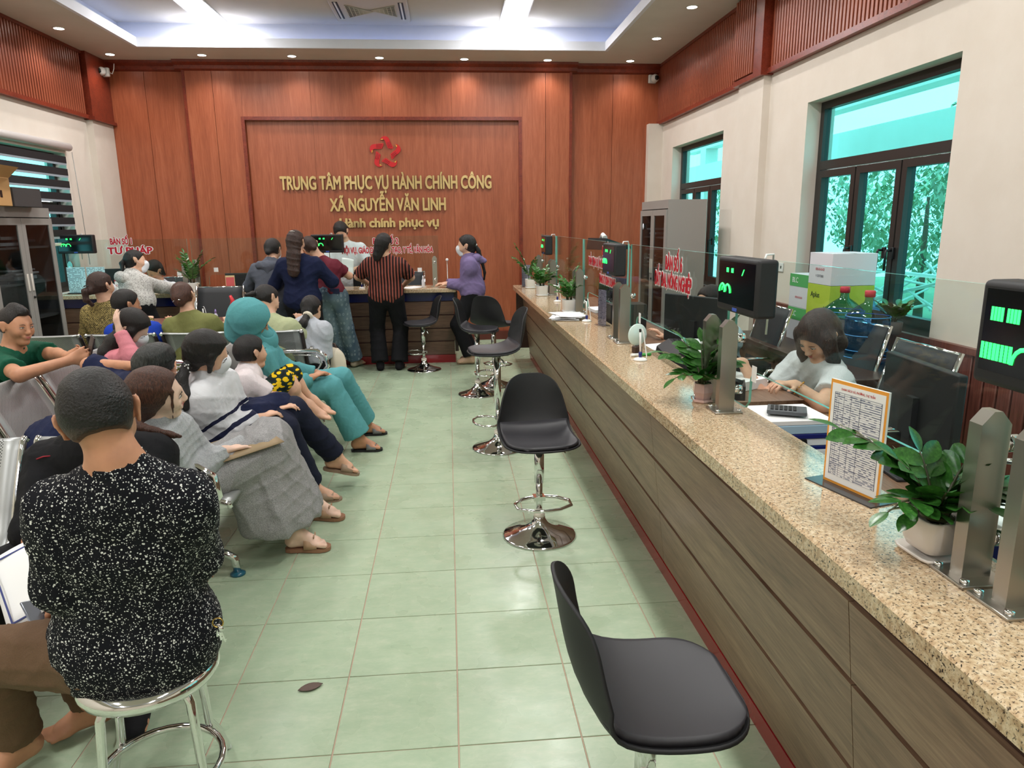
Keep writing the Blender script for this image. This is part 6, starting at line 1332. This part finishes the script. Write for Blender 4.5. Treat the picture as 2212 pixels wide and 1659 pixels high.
# --- row facing the counter
def seated_back(lb, x, y, hx, hy, hz, face, mtop, mh, sleeve=1.9, style='short', extra=(), seed=20, dz=0, build=1.0, wz=.80, skin=None, wrist=None, **kw):
    J = mk((x, y, .52), ((x+hx)/2, y+.02, hz-.165), (hx, hy, hz), face, kw.pop('fwd', (.1, 1, 0)), *(wrist or ((x-.18, y+.33, wz), (x+.18, y+.33, wz))), (x-.12, y+.42, .09), (x+.12, y+.42, .09), (0, 1, 0), (0, 1, 0), heL=(-.6, 0, -1), heR=(.6, 0, -1), **kw)
    o, J = person(lb, J, skin or M_skin, h=.010, build=build, neck=.047); top(o, J, mtop, .010, sleeve, .018, .06, .006, seed); legs(o, J, M_blackc, .014, .96); hair(o, J, mh, .008, style, extra=extra); return o, J
M_olive = cloth('olive_cotton', (122, 124, 74)); M_polo = cloth('royal_blue_polo', (30, 66, 178)); M_lgreen = cloth('pale_green_cotton', (184, 190, 150))
def lattice_mat(name, c1, c2, sc=30):
    m, N, L, b = newmat(name, .85, .2); v = coords(N, L); br = N.new('ShaderNodeTexBrick'); br.inputs['Scale'].default_value = sc; br.inputs['Mortar Size'].default_value = .035; br.inputs['Color1'].default_value = lin(c1); br.inputs['Color2'].default_value = lin(c1); br.inputs['Mortar'].default_value = lin(c2)
    sp = N.new('ShaderNodeSeparateXYZ'); L.new(v, sp.inputs[0]); cb = N.new('ShaderNodeCombineXYZ'); L.new(sp.outputs[0], cb.inputs[0]); L.new(sp.outputs[2], cb.inputs[1]); L.new(cb.outputs[0], br.inputs['Vector'])
    vo = N.new('ShaderNodeTexVoronoi'); vo.inputs['Scale'].default_value = sc*2.1; vo.inputs['Randomness'].default_value = .6; L.new(v, vo.inputs['Vector'])
    f = math_(N, L, 'MULTIPLY', math_(N, L, 'GREATER_THAN', vo.outputs['Distance'], .34), math_(N, L, 'LESS_THAN', vo.outputs['Distance'], .5)); L.new(mixc(N, L, f, br.outputs[0], lin(c2)), b.inputs['Base Color']); return m
o, J = seated_back('woman in an olive shirt with dark hair pinned in a bun, seen from behind', -2.12, 6.10, -2.19, 6.15, 1.07, (.15, 1, 0), M_olive, M_hairr, extra=[((-.10, .0, -.03), (-.105, 0, .0), .045, .045, .03)], seed=21)
clip(o, J, (-.14, 0, -.02), 0, M_chrome, .07); mask(o, J); collar(o, J, M_olive, .008, .056)
o, J = seated_back('man in a royal blue polo shirt, head turned right, behind the girl in pink', -2.60, 6.10, -2.63, 6.10, 1.02, (.75, .62, -.15), M_polo, M_hair, sleeve=.6, seed=22, skin=M_skin2); collar(o, J, M_polo, .008, .058); B().lathe([(.066, -.003), (.067, 0), (.065, .003)], seg=24).obj('collar_stripe', M_white, o, loc=tuple(J['neck']+V3((0, 0, .035))))
o, J = seated_back('woman in a black and gold patterned top with her hair in a clip', -2.93, 6.45, -2.97, 6.45, 1.145, (.45, .9, 0), lattice_mat('black_gold_pattern', (30, 26, 20), (164, 146, 92), 26), M_hairb, extra=[((-.09, 0, -.02), (-.13, 0, -.03), .04, .035, .03)], seed=23, build=1.08)
K = J['_']; P = lambda a, b, c: J['head']+K['f']*a+K['s']*b+K['u']*c
pony(o, J, M_hairb, P(-.12, 0, -.01), [P(-.165, 0, -.03), P(-.17, 0, -.10), P(-.13, .01, -.145)], .032, .018); clip(o, J, (-.15, 0, .01), 0, M_black, .05); mask(o, J)
o, J = seated_back('woman in a pale green blouse with a low ponytail, looking down', -1.50, 6.12, -1.53, 6.20, 1.025, (.62, .6, -.45), M_lgreen, M_hair, sleeve=.9, seed=24)
K = J['_']; P = lambda a, b, c: J['head']+K['f']*a+K['s']*b+K['u']*c
pony(o, J, M_hair, P(-.10, 0, .01), [P(-.14, -.01, -.0), P(-.19, -.02, -.03)], .026, .016, tie=M_black)
M_lgrey = cloth('light_grey_cotton', (184, 188, 196))
J = mk((-1.24, 6.22, .50), (-1.25, 6.34, .80), (-1.225, 6.46, .90), (.25, .7, -.65), (.1, .95, -.3), (-1.35, 6.65, .62), (-1.13, 6.45, .56), (-1.3, 6.6, .09), (-1.05, 6.6, .09), sL=(-1.41, 6.25, .78), sR=(-1.09, 6.25, .765), kL=(-1.34, 6.6, .5), kR=(-1.1, 6.6, .5))
o, J = person('girl in a light grey top bent forward, ponytail in a white scrunchie', J, M_skin, h=.010, build=.95, neck=.045)
top(o, J, M_lgrey, .010, .95, .018, .06, .006, 25); legs(o, J, M_blackc, .013, .96); hair(o, J, M_hair, .008, 'long')
K = J['_']; P = lambda a, b, c: J['head']+K['f']*a+K['s']*b+K['u']*c
r = V3((-1.225, 6.30, .885)); pony(o, J, M_hair, r, [(-1.255, 6.20, .82), (-1.30, 6.16, .75), (-1.28, 6.14, .66)], .045, .016, wr=.008)
B().lathe([(.022, -.015), (.040, -.012), (.046, 0), (.040, .012), (.022, .015)], seg=18).obj('scrunchie', mat('cream_scrunchie', (222, 212, 194), .9), o, loc=tuple(r+V3((0, -.02, -.01))), rot=(2.2, .5, 0))
F = Field(); F.cap((-1.02, 6.28, .50), (-.99, 6.26, .22), .08, .11, .05, flat=(0, 1, 0), fs=.6); F.cap((-1.06, 6.28, .56), (-.92, 6.26, .2), .03, .05, .05)
x = F.mesh('handbag', .009, .012, 5, 22.); x.materials.append(mat('cream_leather', (214, 202, 182), .5)); x = tag(link(bpy.data.objects.new('handbag', x)), 'slouchy cream bag hanging beside the girl with the scrunchie', 'bag')
B().tube([(-1.09, 6.30, .55), (-1.07, 6.31, .63), (-1.02, 6.31, .62), (-.99, 6.30, .52)], .008, 8).obj('handle', mat('brown_handle', (70, 50, 40), .5), x)
# --- standing at the back counter
def heather():
    m, N, L, b = newmat('speckled_white_jacket', .85, .2); v = coords(N, L, (1, 1, 1.6)); n = noise(N, L, v, 85, 3, .7, 1.5); L.new(ramp(N, L, n.outputs[0], [(.42, (92, 88, 86)), (.47, (206, 204, 200))]), b.inputs['Base Color']); return m
M_jk = heather()
J = mk((-3.30, 7.92, .86), (-3.37, 8.02, 1.13), (-3.335, 8.08, 1.275), (.9, .35, -.1), (.6, .75, .1), (-2.98, 8.50, .93), (-3.08, 8.44, .93), (-3.35, 7.95, .09), (-3.25, 7.85, .09), heL=(.2, -.6, -.6), heR=(.7, -.7, -.4), sR=(-3.24, 7.93, 1.08), sL=(-3.47, 8.13, 1.08))
o, J = person('woman in a mottled white jacket and face mask leaning on the back counter', J, M_skin, h=.010, neck=.046)
top(o, J, M_jk, .010, 1.95, .026, .13, .009, 26, 1.0, name='jacket', armpad=.026); legs(o, J, M_blackc, .013, .96); hair(o, J, M_hair, .008, 'long'); mask(o, J)
F = Field(); F.cap(J['neck']+V3((-.10, -.05, -.0)), J['neck']+V3((-.02, -.11, -.02)), .055, .06, .04); F.cap(J['neck']+V3((-.1, .05, .0)), J['neck']+V3((-.10, -.04, -.02)), .05, .055, .04); part(F, 'hood', M_jk, o, .010, .006, 4)
K = J['_']; P = lambda a, b, c: J['head']+K['f']*a+K['s']*b+K['u']*c
pony(o, J, M_hair, P(-.10, 0, .02), [P(-.135, .01, -.03), P(-.13, .02, -.10)], .034, .018, tie=mat('beige_tie', (190, 150, 130), .8))
J = mk((-3.55, 9.25, .52), (-3.56, 9.20, .96), (-3.57, 9.12, 1.12), (-.35, -.6, -.6), (-.1, -1, 0), (-3.35, 8.95, .76), (-3.75, 8.95, .76), (-3.4, 8.85, .09), (-3.7, 8.85, .09))
o, J = person('clerk with dark bobbed hair in white, sitting behind the back counter', J, M_skin, h=.012); top(o, J, cloth('white_shirt', (226, 228, 234)), .012, .8, .016, .06, .005, 27); legs(o, J, M_blackc, .016, .96); hair(o, J, M_hair, .009, 'long', extra=[((-.05, .05, .0), (-.04, .07, -.09), .04, .02, .03), ((-.05, -.05, .0), (-.04, -.07, -.09), .04, .02, .03)])
J = mk((-1.93, 8.02, .86), (-1.93, 8.08, 1.23), (-1.91, 8.16, 1.375), (.25, .9, -.25), (.2, .95, .0), (-2.10, 8.42, .93), (-1.75, 8.42, .93), (-2.0, 8.0, .09), (-1.85, 8.0, .09), heL=(-.8, -.2, -.5), heR=(.8, -.2, -.5))
o, J = person('person in a dark grey hoodie with tied-up hair, left of the woman in navy', J, M_skin, h=.010); M_dgrey = cloth('slate_grey_jersey', (92, 96, 108)); top(o, J, M_dgrey, .010, 1.95, .022, .18, .006, 28); legs(o, J, cloth('grey_trousers', (80, 84, 96)), .012, .96, .02); hair(o, J, M_hair, .008, 'short', extra=[((-.09, 0, -.02), (-.115, 0, -.05), .035, .03, .03)])
F = Field(); F.cap(J['neck']+V3((-.10, -.07, -.01)), J['neck']+V3((.10, -.07, -.01)), .05, .05, .04); F.cap(J['neck']+V3((0, -.09, -.03)), J['neck']+V3((0, -.10, -.09)), .06, .04, .05); part(F, 'hood', M_dgrey, o, .010, .006, 4); mask(o, J); shoe(o, J, 'L', M_blackc, h=.012); shoe(o, J, 'R', M_blackc, h=.012)
J = mk((-1.54, 7.68, .87), (-1.55, 7.68, 1.30), (-1.56, 7.67, 1.465), (.25, .95, -.1), (.1, 1, 0), (-1.72, 7.98, 1.12), (-1.32, 7.98, 1.12), (-1.62, 7.68, .09), (-1.45, 7.68, .09), heL=(-.7, -.3, -.8), heR=(.7, -.3, -.8))
o, J = person('woman in a navy long-sleeved top with long straight brown hair, seen from behind', J, M_skin, h=.009); top(o, J, M_navy, .009, 1.95, .022, .12, .006, 29, 1.0, name='navy_top'); legs(o, J, M_blackc, .012, .97, .018, .02); shoe(o, J, 'L', M_blackc, h=.012); shoe(o, J, 'R', M_blackc, h=.012)
hair(o, J, M_hairb, .007, 'long', extra=[((-.06, 0, -.02), (-.08, 0, -.14), .066, .064, .04), ((-.08, .02, -.14), (-.105, .03, -.31), .05, .034, .04), ((-.08, -.02, -.14), (-.105, -.03, -.30), .05, .034, .04), ((-.09, 0, -.2), (-.11, 0, -.33), .045, .03, .04)], wr=.005); clip(o, J, (-.085, 0, .10), 0, M_steel, .06)
# the woman in jeans bending over the counter
def denim_mat():
    m, N, L, b = newmat('patterned_faded_denim', .85, .2); v = coords(N, L, (1, 1, .7)); vo = N.new('ShaderNodeTexVoronoi'); vo.inputs['Scale'].default_value = 26; vo.inputs['Randomness'].default_value = .15; L.new(v, vo.inputs['Vector'])
    f = math_(N, L, 'MULTIPLY', math_(N, L, 'GREATER_THAN', vo.outputs['Distance'], .15), math_(N, L, 'LESS_THAN', vo.outputs['Distance'], .32)); n = noise(N, L, v, 5, 2); c = ramp(N, L, n.outputs[0], [(.35, (74, 94, 112)), (.65, (116, 134, 142))]); L.new(mixc(N, L, math_(N, L, 'MULTIPLY', f, .55), c, lin((158, 172, 178))), b.inputs['Base Color']); return m
J = mk((-1.33, 8.12, .88), (-1.42, 8.30, 1.24), (-1.535, 8.34, 1.395), (-.15, .85, -.4), (.1, .9, -.3), (-1.55, 8.5, .95), (-1.28, 8.52, 1.10), (-1.32, 8.40, .09), (-1.13, 8.40, .10), (0, 1, 0), (.5, 1, 0), sR=(-1.27, 8.22, 1.20), sL=(-1.55, 8.30, 1.16), eR=(-1.13, 8.32, 1.07), hL=(-1.41, 8.12, .85), hR=(-1.24, 8.12, .85), kL=(-1.36, 8.2, .49), kR=(-1.19, 8.24, .49))
o, J = person('woman in a maroon T-shirt and patterned blue jeans bending over the counter', J, M_skin, h=.010, hands=dict(R=dict(curl=.6))); top(o, J, cloth('maroon_cotton', (104, 34, 48)), .010, .65, .014, .05, .005, 30, .95, name='t_shirt'); legs(o, J, denim_mat(), .010, .97, .022, .03, .004, 8, 'jeans'); hair(o, J, M_hairb, .008, 'short', extra=[((-.08, 0, -.03), (-.10, 0, -.06), .04, .03, .03)]); shoe(o, J, 'L', mat('beige_shoe', (176, 160, 140), .6), h=.01); shoe(o, J, 'R', MATS['beige_shoe'], h=.01)
tag(B().rbox(-.05, .05, -.004, .004, -.03, .03, .003).obj('purse', mat('navy_purse', (30, 36, 74), .5), loc=(-1.25, 7.985, .93), rot=(.1, 0, 0)), 'small navy purse sticking out of the back pocket of the patterned jeans', 'purse')
J = mk((-1.27, 9.38, .90), (-1.30, 9.38, 1.39), (-1.335, 9.34, 1.545), (-.05, -.85, -.5), (0, -1, 0), (-1.17, 9.12, 1.10), (-1.33, 9.12, 1.13), (-1.2, 9.4, .09), (-1.35, 9.4, .09), heL=(.8, .1, -.8), heR=(-.8, .1, -.8), sw=.185)
o, J = person('young man in a white short-sleeved shirt standing behind the back counter', J, M_skin, h=.010, build=1.05); top(o, J, cloth('white_shirt_b', (230, 232, 238)), .010, .75, .02, .1, .006, 31, 1.0); legs(o, J, M_blackc, .013, .96); hair(o, J, M_hair, .008, 'short', th=.02, fringe=.02)
paper_sheet('document', 'white paper held by the young man behind the back counter', 'paper', (-1.24, 9.03, 1.14), .15, .21, (1.0, .2, .3), group=None)
def stripes(name, c1, c2, sc, axis=0):
    m, N, L, b = newmat(name, .8, .2); v = coords(N, L); sp = N.new('ShaderNodeSeparateXYZ'); L.new(v, sp.inputs[0]); n = noise(N, L, v, 5, 1)
    f = math_(N, L, 'GREATER_THAN', math_(N, L, 'SINE', math_(N, L, 'ADD', math_(N, L, 'MULTIPLY', sp.outputs[axis], sc), math_(N, L, 'MULTIPLY', n.outputs[0], 2.0))), .1); L.new(mixc(N, L, f, lin(c1), lin(c2)), b.inputs['Base Color']); return m
J = mk((-.71, 8.12, .87), (-.705, 8.06, 1.27), (-.70, 8.02, 1.42), (.42, .9, -.2), (.05, 1, 0), (-.93, 8.42, .97), (-.53, 8.42, .945), (-.82, 8.17, .09), (-.60, 8.17, .09), (-.1, 1, 0), (.2, 1, 0), heL=(-1, -.1, -.3), heR=(1, -.2, -.2), hkL=(-.2, .8, 0), hkR=(.2, .8, 0))
o, J = person('woman in a rust and black striped blouse and wide black trousers, seen from behind', J, M_skin, h=.009); top(o, J, stripes('rust_black_stripes', (28, 20, 22), (146, 78, 66), 190), .009, .80, .020, .14, .005, 32, 1.0, name='blouse', armpad=.02); legs(o, J, M_blackc, .009, .98, .022, .035, .004, 9); shoe(o, J, 'L', M_blackc); shoe(o, J, 'R', M_blackc)
hair(o, J, M_hair, .007, 'long', extra=[((-.06, -.01, -.03), (-.055, -.02, -.12), .055, .05, .04), ((-.055, -.02, -.12), (-.06, -.02, -.16), .045, .035, .03)]); clip(o, J, (-.07, -.0, .10), 0, mat('pink_clip', (224, 150, 150), .5), .07)
M_purple = cloth('lavender_jersey', (128, 112, 156))
J = mk((.27, 8.46, .87), (.24, 8.46, 1.24), (.205, 8.45, 1.385), (-.97, .1, -.15), (-1, .05, 0), (-.02, 8.48, .945), (-.04, 8.55, .945), (.22, 8.38, .10), (.26, 8.56, .10), (-1, .0, 0), (-1, .2, 0), heL=(.6, -.2, -1), heR=(.6, .2, -1))
o, J = person('woman in a lavender hoodie and face mask standing at the end of the back counter', J, M_skin, h=.009, neck=.045); top(o, J, M_purple, .009, 1.93, .026, .12, .006, 33, 1.02, name='hoodie', armpad=.026); legs(o, J, M_blackc, .009, .98, .02, .015); mask(o, J)
hair(o, J, M_hair, .007, 'long'); K = J['_']; P = lambda a, b, c: J['head']+K['f']*a+K['s']*b+K['u']*c
pony(o, J, M_hair, P(-.10, 0, -.0), [P(-.13, 0, -.08), P(-.15, 0, -.20), P(-.16, 0, -.34), P(-.14, 0, -.42)], .030, .012, tie=M_white)
F = Field(); F.cap(J['neck']+V3((.07, -.08, -.0)), J['neck']+V3((.09, .08, -.0)), .05, .05, .04); F.cap(J['neck']+V3((.10, 0, -.01)), J['neck']+V3((.17, 0, -.03)), .06, .035, .05); part(F, 'hood', M_purple, o, .010, .006, 4)
B().lathe([(.13, -.022), (.134, 0), (.128, .022)], seg=30).obj('striped_hem', stripes('cream_black_hem', (24, 24, 26), (222, 216, 204), 200, 2), o, loc=tuple(J['pel']-V3((0, 0, .135)))) 
for q in 'LR': shoe(o, J, q, mat('beige_clog', (188, 156, 130), .6), name='clog')
# --- staff behind the right-hand counter
J = mk((2.02, 5.12, .52), (1.93, 5.07, .90), (1.86, 5.02, 1.06), (-.88, -.42, -.18), (-.9, -.4, 0), (1.72, 4.86, .92), (1.60, 5.2, .78), (1.62, 5.0, .09), (1.6, 5.2, .09), heL=(0, -.6, -.8))
o, J = person('clerk with tied-back hair talking on a mobile phone behind the glass', J, M_skin, h=.009, hands=dict(L=dict(d=(-.1, .3, .9), n=(.3, .9, 0), curl=.9))); top(o, J, cloth('pale_blue_shirt', (196, 214, 224)), .010, 1.9, .018, .05, .006, 34); legs(o, J, M_blackc, .014, .96); hair(o, J, M_hair, .008, 'long', extra=[((-.09, 0, -.0), (-.11, 0, -.02), .04, .04, .03)])
tag(B().rbox(-.036, .036, -.005, .005, -.075, .075, .004).obj('mobile_phone', M_black, loc=tuple(J['head']+V3((-.03, -.10, -.04))), rot=(.1, -.3, 1.1)), 'black phone held to the ear of the clerk behind the glass', 'phone')
J = mk((1.98, 3.38, .52), (1.86, 3.38, .93), (1.80, 3.34, 1.075), (-.72, -.30, -.62), (-1, -.05, 0), (1.60, 3.14, .88), (1.54, 3.62, .90), (1.62, 3.2, .09), (1.62, 3.5, .09), sL=(1.84, 3.20, .885), sR=(1.82, 3.55, .90), eL=(1.70, 3.06, .80))
o, J = person('clerk with long dark hair in a white T-shirt writing at the desk behind the glass', J, M_skin, h=.0075, hands=dict(L=dict(d=(-.85, -.1, .15), n=(0, 0, -1), s=1, curl=.7, spread=.4), R=dict(d=(-.8, .4, 0), curl=.5)))
top(o, J, cloth('white_tshirt', (222, 222, 226)), .009, .62, .016, .05, .006, 35); legs(o, J, M_blackc, .012, .96)
hair(o, J, M_hairb, .0065, 'long', th=.017, ear=False, fringe=.03, extra=[((.02, .075, .02), (.045, .085, -.10), .04, .03, .03), ((.02, -.075, .02), (.045, -.085, -.10), .04, .03, .03), ((.045, .085, -.1), (.07, .09, -.20), .03, .015, .02), ((.045, -.085, -.1), (.07, -.09, -.20), .03, .015, .02), ((-.07, 0, -.02), (-.10, 0, -.14), .06, .05, .04)])
b = B()
for k in range(16): a = 2*PI*k/16; b.ball((0, .034*math.cos(a), .034*math.sin(a)), .0045, 1)
x = b.obj('gold_bracelet', mat('gold', (220, 170, 90), .2, 1), o, loc=tuple(J['wL']*.85+J['eL']*.15), rot=Vector(J['wL']-J['eL']).to_track_quat('X', 'Z').to_euler()); x['kind'] = 'stuff'
